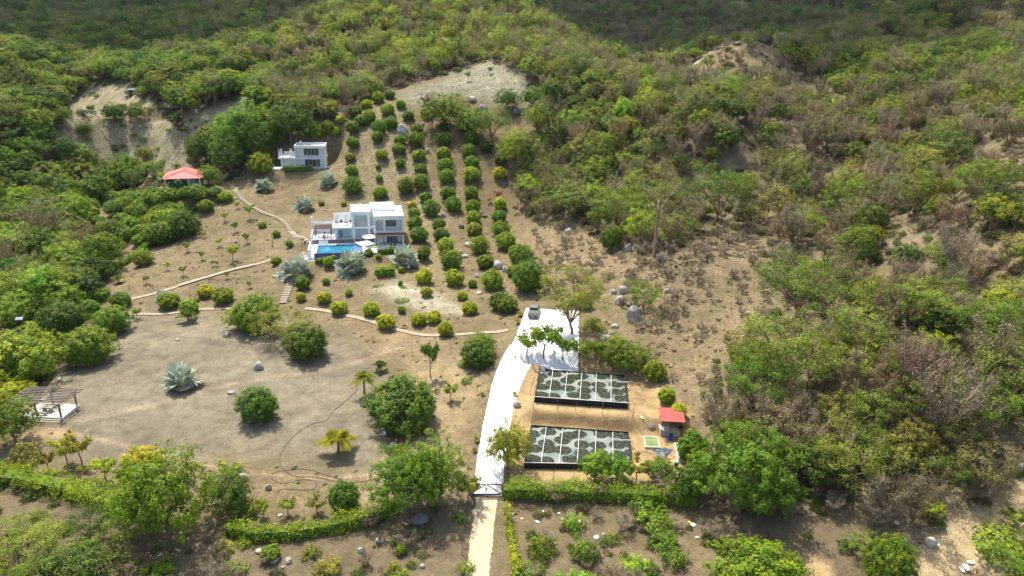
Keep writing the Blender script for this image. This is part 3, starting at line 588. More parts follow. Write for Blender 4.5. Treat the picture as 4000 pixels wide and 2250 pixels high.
A7 = "920,880,145,m 1280,890,150,l 1440,925,135,l 1555,805,125,y 1690,855,155,l 1485,835,40,m 870,1090,250,m 680,1335,370,m 500,1110,320,d 680,945,160,m 600,860,330,k 1090,565,150,m 1400,355,235,d 1250,405,220,m 1560,165,110,l 1705,85,125,l 750,265,110,m 880,185,150,m 930,255,115,m 690,155,130,m 1050,85,150,m 1270,95,140,l 1350,125,150,m 860,395,190,m 770,445,150,m 1000,300,150,l 1060,355,120,m 1180,300,165,l 1230,235,165,l 945,135,130,m 1110,230,150,m 1230,170,150,l 1480,115,180,m 1620,60,130,d 640,490,170,m 560,420,230,m 480,560,260,l 420,640,230,m 720,560,150,m 780,650,170,g 960,60,120,m 830,90,150,m 700,60,110,l 1290,300,180,l 1200,400,190,m 1110,345,120,l 1160,150,125,m 1080,170,115,l 800,335,140,m 940,385,150,m 1015,200,120,m 1300,205,140,l 1370,190,120,l 1060,420,110,l 830,500,150,m 1180,90,120,m 600,250,150,m 520,300,170,l 690,210,120,l"
for s in A7.split():
    x, y, w, t = s.split(','); put_tree(int(x) * .5176, 750 + int(y) * .5176, int(w) * .5176 * 1.05, t, zs=.68 if int(y) < 130 else .9, what='mango tree', group='mango trees round the open field')
put_tree(1035*.5176, 750+955*.5176, 80*.5176, 'm', SPARSE, 'young_tree', 'little lollipop tree on a thin stem', 'tree', 'young trees', base=True)
# saplings on the slope
for s in "1790,125,40 1695,222,52 1775,305,55 1865,385,50 1655,412,50 1415,450,52 1525,515,50 1605,560,36 1540,345,36 1385,632,56 1105,690,48 1715,655,44 1885,200,70 1760,520,90 1265,590,50 1885,725,40 1640,560,30".split():
    x, y, w = map(int, s.split(',')); put_tree(x * .5176, 750 + y * .5176, w * .5176 * 1.3, random.choice('mly'), SPARSE, 'sapling', 'slender sapling on the bare slope', 'sapling', 'saplings on the bare slope', base=True, zs=1.1)
for s in "660,520,24 700,440,22 745,480,20 560,560,30 520,540,26 620,590,28 455,600,24 350,560,26 640,640,28 690,660,30 400,640,22 850,490,20 900,470,22 880,520,22 800,560,22 590,640,26 480,500,20 310,520,24 760,545,20 830,600,24".split():
    x, y, w = map(int, s.split(',')); put_tree(x, y, w, random.choice('mdlo'), SHRUB, 'shrub', 'small shrub on the far bare hillside', 'shrub', 'shrubs dotted over the far bare hillside')
for s in "340,560,60,d 355,440,28,d 480,450,44,d 455,480,60,l 540,500,75,m 455,505,80,d 690,510,50,d 250,500,60,m 555,395,46,l 620,385,60,m 640,295,0,m 570,650,60,o 760,600,50,d".split():
    x, y, w, t = s.split(','); 
    if int(w): put_tree(int(x), int(y), int(w), t, DENSE, 'shade_tree', 'leafy tree on the far bare hillside', 'tree', 'trees on the far bare hillside')
# big single trees: (x, base y, crown width, tone, family, zscale, name, description)
BIG = [
 (1105,1335,205,'o',AIRY,.80,'acacia_tree','airy olive tree beside the dark round mango'),(1205,1392,165,'d',MANGO,.95,'mango_tree','dark round mango casting shade on the field'),
 (1010,1290,170,'m',MANGO,.95,'mango_tree','dense mango behind the airy olive tree'),(935,1285,100,'l',DENSE,.9,'shade_tree','small tree beside the path bend'),
 (1010,1632,160,'d',MANGO,1.0,'mango_tree','round dark mango alone in the open field'),(1580,1650,285,'d',MANGO,.80,'mango_tree','broad olive mango above the garden rocks'),
 (1885,1385,110,'m',DENSE,1.0,'shade_tree','green tree shading the bend of the drive'),(1865,1425,130,'d',MANGO,.9,'shade_tree','dark bushy tree beside the gravel bend'),
 (1590,1990,250,'m',DENSE,1.2,'shade_tree','large light green tree beside the gate'),(1690,1965,230,'g',DENSE,1.3,'shade_tree','large green tree whose shade falls by the gate'),(1830,1960,120,'o',SPARSE,1.0,'young_tree','thin olive tree next to the gate post'),
 (1980,1830,165,'l',DENSE,1.25,'shade_tree','slender leafy tree leaning over the white drive'),
 (2238,1305,250,'o',AIRY,1.15,'acacia_tree','thin airy tree standing on the white parking gravel'),
 (2062,1395,110,'l',SPARSE,1.0,'young_tree','young tree in the row below the parking'),(2125,1400,150,'m',SPARSE,1.05,'young_tree','fullest young tree in the row below the parking'),(2198,1410,85,'l',SPARSE,1.15,'young_tree','thin young tree in the row below the parking'),
 (2262,1425,110,'m',SPARSE,1.0,'young_tree','young tree at the gravel corner'),(2328,1430,85,'m',SPARSE,1.2,'young_tree','narrow young tree behind the upper tank'),(2395,1440,140,'l',DENSE,.95,'shade_tree','light tree behind the upper tank corner'),(2465,1455,150,'m',DENSE,.9,'shade_tree','leaning tree at the terrace corner'),
 (2555,1485,90,'l',MANGO,1.1,'shade_tree','light green bush at the terrace edge'),(2600,1570,70,'l',MANGO,1.0,'shade_tree','light green bush below the terrace corner'),(2648,1625,60,'y',MANGO,1.0,'shade_tree','yellow-green bush behind the red shed'),
 (2325,1880,120,'m',DENSE,1.15,'shade_tree','round green tree covering the lower tank rim'),(2410,1880,110,'m',DENSE,1.0,'shade_tree','low tree beside the lower tank wall'),(2480,1885,110,'o',SPARSE,1.0,'young_tree','thin tree beyond the lower tank corner'),(2575,1880,120,'m',DENSE,.9,'shade_tree','leafy tree below the blue tarpaulin'),
 (2700,1800,115,'m',MANGO,1.2,'shade_tree','bushy tree over the concrete trough'),(2680,1960,130,'d',DENSE,1.3,'shade_tree','dark tree at the end of the long hedge'),(2740,1900,130,'m',DENSE,1.2,'shade_tree','tall dark tree beyond the troughs'),(2900,1980,330,'m',DENSE,1.05,'shade_tree','broad green tree over the shaded gully'),
 (2960,2330,370,'m',MANGO,.72,'shade_tree','huge bushy tree at the lower edge'),(3460,2290,190,'m',MANGO,1.3,'shade_tree','upright dark green bush beside the dirt road'),
 (2250,2330,170,'l',SHRUB,.9,'shrub','wide shrub along the lower edge'),
 (650,2110,330,'m',DENSE,1.2,'shade_tree','massive green tree in the long hedge'),(560,2050,170,'g',DENSE,1.1,'shade_tree','feathery green tree behind the massive one'),(900,1990,190,'d',DENSE,.9,'shade_tree','dark tree next to the massive hedge tree'),(960,2010,120,'m',SHRUB,1.0,'shrub','leafy clump growing through the hedge'),
 (350,2120,180,'d',AIRY,.9,'acacia_tree','dark feathery tree below the hedge'),(120,2260,280,'l',AIRY,.8,'acacia_tree','pale spreading tree at the lower corner'),(40,2150,260,'l',AIRY,.45,'acacia_tree','bright spreading tree over the hedge end'),(300,2330,330,'d',DENSE,.8,'shade_tree','dark bushes massed at the lower corner'),(420,2200,0,'m',AIRY,1,'x',''),
 (320,1815,120,'o',SPARSE,1.2,'young_tree','spreading reddish-olive tree near the pergola'),(265,1815,110,'y',SPARSE,1.0,'young_tree','yellowish tree near the pergola'),(335,1870,60,'o',SPARSE,1.1,'young_tree','small tree before the reddish-olive one'),(418,1880,110,'y',SPARSE,1.0,'young_tree','thin tree with reddish shoots by the hedge'),(490,1900,75,'m',SPARSE,1.1,'young_tree','forked dark sapling by the hedge'),(560,1835,150,'y',MANGO,.8,'shade_tree','yellowish bushy tree behind the hedge'),(190,1840,70,'o',SPARSE,1.1,'young_tree','dull sapling beside the hedge end'),
 (60,1730,170,'m',DENSE,1.1,'shade_tree','dark leafy tree in front of the pergola'),(100,1800,120,'o',SHRUB,1.0,'shrub','brownish thicket below the pergola'),(910,1895,110,'y',SPARSE,1.1,'young_tree','pale yellow airy tree behind the hedge'),
 (145,1660,0,'m',AIRY,1,'x',''),(80,1485,290,'l',MANGO,.9,'mango_tree','mango thicket above the pergola'),(40,1570,150,'y',DENSE,.7,'shade_tree','yellow-green thicket beside the pergola'),(95,1275,170,'l',DENSE,.8,'shade_tree','light tree by the solar lamp'),(160,1330,130,'l',DENSE,.7,'shade_tree','loose green tree by the field rocks'),
 (1130,2015,90,'o',SPARSE,.9,'young_tree','dull young tree behind the hedge middle'),(1240,2005,90,'o',SPARSE,.9,'young_tree','grey-green young tree behind the hedge'),(1345,1985,120,'d',MANGO,1.2,'shade_tree','dark rounded tree behind the hedge'),(1030,2020,70,'l',SPARSE,1.0,'young_tree','spindly young tree behind the hedge'),(1500,1960,60,'o',SPARSE,1.0,'young_tree','nearly leafless young tree by the pale track'),
 (1685,1478,90,'d',SPARSE,1.6,'young_tree','tall narrow large-leaved tree behind the broad mango'),(1760,1565,70,'l',SPARSE,1.0,'young_tree','greyish sapling on the pale bank'),(1815,1430,60,'m',SHRUB,.6,'shrub','low green bush on the bank'),(1820,1490,55,'m',SHRUB,.5,'shrub','flat green bush on the bank'),(1635,1695,48,'y',SHRUB,.9,'shrub','bright shrub in the shade of the broad mango'),(1560,1765,55,'y',SHRUB,1.0,'shrub','yellow flowering shrub beside a boulder'),
 (1060,2180,75,'g',MANGO,1.0,'shrub','green bush in the lower scrub'),(1215,2170,70,'m',SHRUB,.9,'shrub','ragged shrub in the lower scrub'),(1280,2240,110,'o',SHRUB,1.0,'shrub','grassy thicket in the lower scrub'),(1565,2160,46,'g',MANGO,1.0,'shrub','small round shrub beside a pale rock'),(1540,2230,60,'l',SHRUB,1.2,'shrub','upright leafy shrub in the lower scrub'),(1820,2230,70,'m',SHRUB,.9,'shrub','spiky shrub beside the dirt track'),(1800,2030,55,'l',SHRUB,.7,'shrub','bright low shrub beside the dirt track'),(1570,2260,70,'l',SHRUB,.7,'shrub','low shrub at the lower edge'),(880,2150,85,'y',SHRUB,.7,'shrub','yellow-green shrub under the hedge'),(955,2130,60,'y',SHRUB,.8,'shrub','yellow flowering shrub under the hedge'),(900,2240,120,'l',SHRUB,.6,'shrub','sprawling shrub at the lower edge'),(620,2240,130,'l',SHRUB,.5,'shrub','low shrubs around dry grass'),
 (2110,2160,120,'m',SHRUB,1.1,'shrub','leafy shrub beside the creeper lined track'),(2240,2060,90,'l',SHRUB,1.1,'shrub','tall leafy shrub among the litter'),(2280,2180,120,'m',SHRUB,1.1,'shrub','long leafy shrub among the litter'),(2390,2110,70,'o',SHRUB,.9,'shrub','thin grey-green shrub among the litter'),(2560,2060,150,'g',SHRUB,.7,'shrub','lush creeping clump below the hedge'),(2520,1990,130,'g',SHRUB,.6,'shrub','lush clump against the hedge shade'),(2600,2130,120,'g',SHRUB,.8,'shrub','lush creeping clump sloping down'),(2640,2200,110,'m',SHRUB,.9,'shrub','leafy clump beside the huge bushy tree'),(2480,2230,120,'l',SHRUB,.7,'shrub','low bushes at the lower edge'),(2070,2240,110,'m',SHRUB,.8,'shrub','green bush at the lower edge by the track'),(3900,2150,200,'l',SHRUB,.8,'shrub','open shrub across the dirt road'),(3950,2060,120,'o',SPARSE,.8,'shrub','thin shrub above the white litter'),(3650,1990,90,'y',SHRUB,.6,'shrub','yellow-leaved shrub above the dirt road'),(3370,2160,120,'g',AIRY,.7,'acacia_tree','feathery bush above the upright dark bush'),(4000,2270,260,'l',AIRY,.7,'acacia_tree','feathery crown at the lower corner of the road'),
 (2275,1200,75,'y',MANGO,1.1,'shrub','bright yellow-green bush behind the parking'),(2175,1165,45,'y',SPARSE,1.1,'young_tree','yellow-topped thin tree behind the parking'),(2330,1370,38,'y',SHRUB,1.2,'shrub','bright shrub beside the pale boulder'),(2310,1280,70,'l',SHRUB,1.2,'shrub','bright shrub above the gravel corner'),(2340,1290,40,'y',SHRUB,.9,'shrub','tiny bright shrub by the rocks'),
 (2515,1220,130,'m',AIRY,1.0,'acacia_tree','flat feathery tree beside the big streaked boulder'),(2390,975,90,'d',MANGO,1.25,'shade_tree','dark round tree at the forest edge'),(2230,860,150,'g',AIRY,1.1,'acacia_tree','bright feathery tree at the forest edge'),(2390,895,190,'g',AIRY,1.1,'acacia_tree','brightest green tree at the forest edge'),(2500,890,130,'g',AIRY,.9,'acacia_tree','spreading green tree at the forest edge'),(2610,840,140,'l',AIRY,1.0,'acacia_tree','light feathery tree beyond the pale trunk'),(2790,880,210,'m',AIRY,1.2,'acacia_tree','broad flat topped tree on the slope'),
 (1845,540,125,'m',DENSE,.95,'shade_tree','tall dark tree cluster crowning the orchard'),(1740,505,175,'m',DENSE,.9,'shade_tree','largest dark tree crowning the orchard'),(1690,500,100,'b',BARE,1.2,'bare_tree','leafless tree at the orchard top'),(1925,560,130,'m',AIRY,1.25,'acacia_tree','leaning tree with long trunk in the orchard'),(2010,660,140,'l',DENSE,1.1,'shade_tree','tall pale green tree at the orchard side'),(2075,425,90,'m',DENSE,.95,'shade_tree','dark tree beside the sandy summit'),(2100,570,60,'o',SPARSE,2.2,'young_tree','thin tall pole tree beside the orchard'),(1980,430,90,'d',DENSE,1.0,'shade_tree','dark low tree under the sandy summit'),
 (1828,318,30,'l',SPARSE,1.3,'young_tree','lone thin tree on the sandy ridge'),(1915,290,26,'o',SPARSE,1.2,'young_tree','tiny tree on the sandy summit'),
 (700,745,60,'k',MANGO,1.1,'shade_tree','dark round bush in front of the pavilion'),(775,775,75,'l',MANGO,.65,'mango_tree','bright bush before the pavilion step'),(820,730,80,'m',DENSE,1.0,'shade_tree','green tree beside the pavilion wall'),(775,650,90,'d',DENSE,1.2,'shade_tree','dark tree behind the pavilion'),(900,650,150,'m',DENSE,1.2,'shade_tree','tall tree between the pavilion and the villa'),(960,600,190,'m',DENSE,1.1,'shade_tree','broad tree screening the valley'),(1140,560,160,'d',DENSE,1.0,'shade_tree','dark broad tree behind the upper villa'),(1060,590,110,'m',DENSE,1.1,'shade_tree','leafy tree beside the upper villa'),(1235,540,80,'l',MANGO,1.0,'mango_tree','bush on the ridge above the upper villa'),(1285,520,55,'l',MANGO,1.0,'mango_tree','small bush on the ridge crest'),(1020,680,90,'l',MANGO,1.0,'mango_tree','round bush beside the upper villa steps'),(650,720,70,'l',MANGO,.9,'mango_tree','bush beside the pavilion corner'),(600,690,80,'m',DENSE,.8,'shade_tree','low tree by the pavilion'),(570,690,75,'o',AIRY,.9,'acacia_tree','grey-green dry tree by the pavilion'),
 (3050,1560,330,'o',AIRY,1.25,'acacia_tree','wide forked tree on the wooded slope'),(2950,1640,260,'m',AIRY,1.25,'acacia_tree','dark forked tree beside the terrace slope'),(3120,1250,300,'m',AIRY,1.0,'acacia_tree','spreading tree with grey limbs on the slope'),(3640,1280,300,'m',AIRY,.8,'acacia_tree','wide bright crown over a grey boulder'),(3800,800,180,'g',AIRY,1.2,'acacia_tree','bright umbrella tree below the sunlit slope'),(3950,1400,230,'m',AIRY,1.3,'acacia_tree','bright tree at the frame edge'),(3820,1700,260,'g',AIRY,1.1,'acacia_tree','bright tree above the shaded bank'),(3670,1750,260,'b',BARE,1.2,'bare_tree','grey leafless tree with twisted limbs'),(3300,1900,280,'o',AIRY,1.0,'acacia_tree','rounded olive tree above the gully mouth'),(3450,1300,130,'b',BARE,1.3,'bare_tree','leafless grey tree in the gully'),(3700,1100,170,'b',BARE,1.2,'bare_tree','leafless leaning tree above the bright crown'),(3300,1420,220,'o',BARE,1.0,'bare_tree','half bare grey tree on the slope'),(3560,1600,240,'b',BARE,1.1,'bare_tree','pale twiggy tree on the slope'),
]
for px, by, w, tone, fam, zs, nm, desc in BIG:
    if not w: continue
    yb = by; rad_guess = w
    put_tree(px, yb, w, tone, fam, nm, '', 'shrub' if nm == 'shrub' else 'tree', {'shade_tree': 'shade trees', 'acacia_tree': 'feathery trees', 'bare_tree': 'leafless trees', 'young_tree': 'young trees', 'shrub': 'garden and scrub shrubs', 'mango_tree': 'mango trees round the open field'}[nm], zs=zs, base=True, desc=desc)
for x, y, w in ((1600+1135*.3795,700+95*.3795,34),(1600+910*.3795,700+215*.3795,38),(1600+820*.3795,700+245*.3795,24),(1600+1085*.3795,700+350*.3795,30),(1300+2365*.3106,350+1110*.3106,30),(580,940,34),(490,985,34),(620,870,40)):
    put_tree(x, y, w, 'r', SPARSE, 'dead_sapling', 'dead sapling with rust-red leaves', 'sapling', 'dead rust-red saplings', base=True)
# silver fan palms: (x, base y, spread px)
def put_palm(kind, px, by, w, tint, label, k, zs=1.0, unit=2.55):
    p = ground(px, by); r = px_r(p, w); tr, cr = (FANS if kind == 'fan_palm' else COCO)[k]
    return put_plant(kind, (tr, cr), p, label, 'palm', 'silver fan palms' if kind == 'fan_palm' else 'coconut palms', r / unit, zs, tint, rz=k * 1.7 + px * .01, parts=('trunk', 'fronds'))
SV = (.38, .46, .40)
for i, (px, by, w, lb) in enumerate([(712,1512,158,'silver blue fan palm alone in the open field'),(1158,1085,148,'big silver fan palm over the stairs beside the pool'),(1372,1060,148,'silver fan palm in front of the pool wall'),(1582,1035,128,'silver fan palm beside the dining terrace'),
     (1190,820,90,'silver fan palm on the slope behind the villa pergola'),(1030,745,86,'silver fan palm above the winding path'),(1280,722,84,'silver fan palm at the corner of the upper villa'),(640,1170,66,'small silver fan palm by the long stepped path')]):
    put_palm('fan_palm', px, by, w, SV, lb, i % 3, 1.0, 2.25)
for i, (px, by, w, t, lb, k, zs) in enumerate([(1322,1768,150,(.34,.36,.03),'yellow coconut palm standing alone on the lower field',0,1.0),(1425,1545,100,(.30,.34,.05),'yellow-green coconut palm beside the broad mango',1,1.0),(1485,1450,66,(.10,.17,.04),'small dark green palm behind the broad mango',0,1.0),
     (735,1255,80,(.13,.20,.03),'green palm under the mango at the path edge',0,.9),(955,1285,100,(.12,.19,.04),'dark palm beside the path bend',0,.9),(190,740,110,(.17,.21,.05),'drooping palm among the dark trees',1,1.0),(345,735,100,(.24,.28,.04),'yellowish drooping palm below the bare hillside',1,1.0),
     (465,1105,50,(.2,.24,.05),'small palm at the hedge corner',0,1.0),(2030,1235,32,(.33,.32,.04),'little yellow palm beside the parked pickup',0,1.0),(2022,1265,30,(.36,.34,.03),'little yellow palm at the gravel edge',0,1.0),(1925,1415,22,(.34,.33,.04),'little palm on the bank above the drive',0,1.0),(1862,1725,30,(.33,.33,.05),'little yellow palm beside the white drive',0,1.0),(1853,1765,24,(.3,.3,.04),'second little palm beside the white drive',0,1.0),(1885,1545,20,(.33,.3,.04),'tiny palm at the drive edge',0,1.0),(2010,1545,24,(.3,.33,.04),'tiny palm by the tank terrace edge',0,1.0)]):
    put_palm('coconut_palm', px, by, w, t, lb, k, zs, 1.65)

# ---------------------------------------------------------------- hedges
def hedge(pl, w, h, tone, label, world=False, name='hedge', dens=1.0, wild=.12, seed=1, ytop=.5, base_m=None):
    P = np.array([q if world else ground(*q)[:2] for q in pl], float); seg = np.r_[0, np.cumsum(np.linalg.norm(np.diff(P, axis=0), axis=1))]; L = seg[-1]; g = np.random.default_rng(seed)
    n = int(L * (w + 2 * h) * 4.2 * dens) + 20; t = g.random(n) * L; x = np.interp(t, seg, P[:, 0]); y = np.interp(t, seg, P[:, 1]); i = np.clip(np.searchsorted(seg, t) - 1, 0, len(P) - 2)
    d = (P[i + 1] - P[i]) / (np.linalg.norm(P[i + 1] - P[i], axis=1)[:, None] + 1e-9); nn = np.stack([-d[:, 1], d[:, 0]], 1)
    s = g.random(n) * (w + 2 * h); off = np.where(s < h, -w / 2, np.where(s > h + w, w / 2, s - h - w / 2)); zz = np.where(s < h, s, np.where(s > h + w, w + 2 * h - s, h))
    k = 1 + wild * 2.5 * fbm(t * 1.0, t * 0 + seed, 1.6, 3, seed); off = off * k * (1 - wild * g.random(n)); zz = zz * k
    X = x + nn[:, 0] * off; Y = y + nn[:, 1] * off; base = hz(x, y); C = np.stack([X, Y, base + zz], 1)
    V, Q, A = leaf_cloud(C, .24 + wild * .7, 13, .11, .3, seed=seed, yellow_top=ytop, zr=(C[:, 2].min(), C[:, 2].max()), up=.7)
    o = link('hedge' if name == 'hedge' else name, np_mesh('hedge', V, Q, LEAF, attrs=[('leafvar', 'FLOAT_COLOR', 'POINT', A)])); o.color = (*GREEN[tone], 1); tag(o, label, 'hedge')
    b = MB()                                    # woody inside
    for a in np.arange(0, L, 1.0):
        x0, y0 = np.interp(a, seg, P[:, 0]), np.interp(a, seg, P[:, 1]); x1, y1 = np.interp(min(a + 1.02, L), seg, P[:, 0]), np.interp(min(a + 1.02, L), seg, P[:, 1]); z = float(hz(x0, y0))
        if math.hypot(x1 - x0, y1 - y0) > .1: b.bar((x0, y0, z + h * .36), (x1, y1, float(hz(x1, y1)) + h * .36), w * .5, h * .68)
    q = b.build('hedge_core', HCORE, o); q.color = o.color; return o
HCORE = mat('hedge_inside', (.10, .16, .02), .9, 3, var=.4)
hedge([(1965,1940),(2200,1945),(2450,1955),(2600,1965),(2720,1975)], 1.8, 2.0, 'l', 'long bright green hedge between the lower tank and the scrub', wild=.6, seed=2, ytop=.9)
hedge([(890,2080),(1000,2110),(1150,2100),(1300,2075),(1450,2040),(1560,1990)], 1.5, 1.7, 'l', 'yellow-green hedge curving under the open field to the gate tree', wild=.6, seed=3, ytop=.9)
hedge([(-30,1865),(120,1890),(280,1930),(440,1975),(520,2000)], 3.4, 1.7, 'l', 'wide yellow-green hedge below the pergola', wild=.4, seed=4, ytop=.9)
hedge([(1978,1985),(1990,2060),(2005,2150),(2020,2260)], .6, .9, 'y', 'narrow creeper hedge running along the dirt track', wild=.5, seed=5, ytop=.6)
hedge([(440,1060),(500,1025),(560,985),(600,955)], 1.6, 1.5, 'g', 'clipped straight hedge at the foot of the small orchard', seed=6, ytop=.35)
hedge([(372,1170),(425,1165)], 3.6, 1.9, 'g', 'clipped cube hedge beside the stepped path', seed=7, ytop=.4)
hedge([(730,850),(770,810),(800,770)], 1.5, 1.3, 'd', 'dark hedge climbing to the pavilion', seed=12, ytop=.3)
# ---------------------------------------------------------------- buildings and everything built
WHITE = mat('white_render', (.88, .89, .88), .85, .6, var=.035); GLASS = mat('window_glass', (.05, .085, .09), .08, spec=.9); CURT = mat('curtained_glass', (.42, .52, .50), .12, 1.4, spec=.8, var=.16)
ALU = mat('aluminium', (.62, .66, .66), .35, metal=.3, spec=.5); WOOD = mat('dark_timber', (.16, .10, .065), .8, 4, var=.35); GREYWOOD = mat('weathered_timber', (.22, .18, .15), .85, 4, var=.35)
TILE = mat('white_tile', (.80, .80, .79), .6, .8, var=.05); STONEF = mat('grey_stone_facing', (.22, .19, .17), .9, 3, var=.25, bump=.3); CONC = mat('concrete', (.42, .41, .37), .9, 1.5, var=.15); CONCY = mat('pale_concrete_rim', (.66, .58, .42), .9, 1.5, var=.12)
BLACK = mat('black_plastic', (.03, .03, .032), .5, 2, var=.3); CANVAS = mat('cream_canvas', (.78, .75, .68), .9, 2, var=.06); CANVW = mat('white_canvas', (.84, .84, .82), .9); REDROOF = mat('red_sheet_roof', (.40, .085, .07), .6, .7, var=.12)
PINKROOF = mat('faded_red_roof', (.46, .135, .115), .65, .6, var=.14); STEEL = mat('dark_steel', (.045, .05, .06), .5); PIPE = mat('white_pipe', (.82, .82, .80), .4); SKIN = mat('skin', (.42, .25, .17), .6)
def windows(parent, x0, x1, z0, z1, y, n, glass=GLASS, name='window'):
    """a framed glazed opening facing -y; the panes are a child"""
    f = MB(); w = .07
    f.box(x0, x1, y - .05, y + .04, z1 - w, z1).box(x0, x1, y - .05, y + .04, z0, z0 + w)
    for i in range(n + 1):
        x = x0 + (x1 - x0) * i / n; a = x if i == 0 else x - w if i == n else x - w / 2; f.box(a, a + w, y - .047, y + .037, z0 + w + .002, z1 - w - .002)
    fo = f.build(name, ALU, parent); g = MB().box(x0 + .02, x1 - .02, y - .01, y + .015, z0 + .02, z1 - .02); g.build('pane', glass, fo); return fo
def railing(parent, pts, z, h=.95, n=4, name='railing', post=1.4):
    m = MB()
    for a, b in zip(pts[:-1], pts[1:]):
        L = math.dist(a, b); k = max(1, int(L / post))
        for i in range(k + 1):
            x = a[0] + (b[0] - a[0]) * i / k; y = a[1] + (b[1] - a[1]) * i / k; m.bar((x, y, z), (x, y, z + h), .045)
        for j in range(1, n + 1): m.bar((a[0], a[1], z + h * j / n), (b[0], b[1], z + h * j / n), .032)
    return m.build(name, ALU, parent)
# --- main villa
H = thing('villa', 'two-storey white villa with flat roofs and balconies above the blue pool', 'house', tuple(HOUSE_O), HOUSE_A)
w = MB()                                            # walls
w.box(-.05, .45, -.02, .4, 0, 2.5).box(4.15, 4.7, -.02, .4, 0, 2.5).box(0, .3, .4, 6.5, 0, 2.5)           # lower columns, flank
w.box(.45, 4.15, 1.1, 1.3, 2.35, 2.5).box(.45, .85, 1.1, 1.3, 0, 2.35).box(3.6, 4.15, 1.1, 1.3, 0, 2.35).box(-5.3, 9.2, 6.5, 6.8, 0, 2.5)
w.box(3.95, 4.6, 0, .35, 2.96, 5.9).box(7.8, 8.35, -.01, .35, 0, 5.9).box(3.95, 4.2, .35, 7.2, 2.96, 6.6)         # tower
w.box(4.6, 7.8, .9, 1.1, 5.5, 5.9).box(4.6, 4.85, .9, 1.1, 3.05, 5.5).box(7.75, 7.8, .9, 1.1, 3.05, 5.5).box(4.7, 4.9, .9, 1.1, 0, 2.5).box(7.75, 7.8, .9, 1.1, 0, 2.5)
w.box(8.35, 9.3, 1.6, 1.8, 0, 5.9).box(16.0, 16.25, -3.1, 6.6, -.9, 5.4).box(14.5, 16.2, 6.6, 6.8, -.9, 5.4)
w.box(9.3, 9.55, -3.1, 1.6, 0, 5.4).box(9.55, 12.0, -1.7, -1.5, 2.7, 5.4).box(14.55, 16.0, -1.7, -1.5, 2.7, 5.4).box(12.0, 14.55, -1.7, -1.5, 5.2, 5.4).box(12, 14.55, -1.7, -1.5, 2.7, 3.2)
w.box(9.55, 12.2, -1.7, -1.5, -.9, 2.2).box(14.9, 16.0, -1.7, -1.5, -.9, 2.2).box(12.2, 14.9, -1.7, -1.5, 2.1, 2.2).box(9.3, 9.62, -3.5, -3.1, -.9, 5.3).box(11.45, 11.95, -3.5, -3.1, 2.65, 5.3).box(15.85, 16.25, -3.5, -3.1, -.9, 5.3)
w.build('wall', WHITE, H)
r = MB(); r.box(3.85, 8.4, -.1, 7.3, 5.9, 6.25)
for b in ((3.85, 8.7, -.1, .1, 6.25, 6.7), (3.85, 4.05, .1, 7.3, 6.25, 6.7), (4.05, 8.7, 7.1, 7.3, 6.25, 6.7)): r.box(*b)
r.box(9.2, 16.3, -3.6, 6.9, 5.3, 6.12); 
for b in ((9.2, 16.3, -3.6, -3.35, 6.12, 6.35), (16.05, 16.3, -3.35, 6.9, 6.12, 6.35), (9.2, 9.45, -3.35, 2.0, 6.12, 6.35), (14.6, 16.05, 6.65, 6.9, 6.12, 6.35)): r.box(*b)
r.box(8.45, 14.5, 2.1, 7.6, 5.6, 7.15); r.build('roof', WHITE, H)
MB().box(10.7, 15.6, -1.62, -1.5, 6.13, 6.19).build('roof_gutter', BLACK, H)
s = MB(); s.box(-.5, 4.1, -.35, 6.6, 2.5, 2.95).box(4.1, 8.4, -.3, 1.6, 2.5, 2.9).box(9.25, 16.2, -3.6, -1.5, 2.2, 2.65).box(8.4, 9.25, -.2, 1.6, 2.5, 2.9); s.build('balcony_slab', WHITE, H)
t = MB(); t.box(-.3, 4.0, 4.9, 5.1, 2.96, 5.2).box(-.5, -.3, -.3, 5.1, 2.952, 3.15); t.build('terrace_wall', WHITE, H)
windows(H, .85, 3.6, .05, 2.35, 1.05, 4, CURT); windows(H, 4.87, 7.75, 3.3, 5.5, .86, 5, CURT); windows(H, 4.9, 7.75, .05, 2.4, .86, 4, CURT); windows(H, 12.0, 14.55, 3.2, 5.2, -1.76, 4); windows(H, 12.2, 14.9, -.75, 2.1, -1.76, 4)
railing(H, [(-.4, -.25), (3.95, -.25)], 2.95); railing(H, [(4.65, .02), (7.78, .02)], 2.9, .8); railing(H, [(9.65, -3.4), (11.42, -3.4)], 2.65); railing(H, [(11.97, -3.4), (15.83, -3.4)], 2.65)
p = MB(); p.box(-5.65, 9.2, -.3, 6.5, -.9, -.02); p.build('plinth', TILE, H); MB().box(-5.6, 9.15, -.42, -.303, -.88, -.06).build('stone_band', STONEF, H)
p = MB()
for i in range(4): p.box(-3.85, -1.7, -.42 - .32 * (i + 1), -.423 - .32 * i, -.9, -.08 - .2 * i - .12)
p.build('entrance_steps', TILE, H)
p = MB(); p.box(-5.65, -5.45, -.3, 6.0, -.018, 1.1).box(-5.6, -.6, 6.0, 6.2, 0, 2.75).box(-5.85, -5.45, 6.0, 6.4, 0, 4.1).box(-5.75, -5.35, -.65, -.31, -.9, 1.15); p.build('side_wall', WHITE, H); railing(H, [(-5.4, 6.15), (-.6, 6.15)], 2.75, 1.1)
p = MB(); p.box(9.2, 16.3, -3.1, 6.6, -1.2, -.9); p.build('lower_floor', TILE, H)
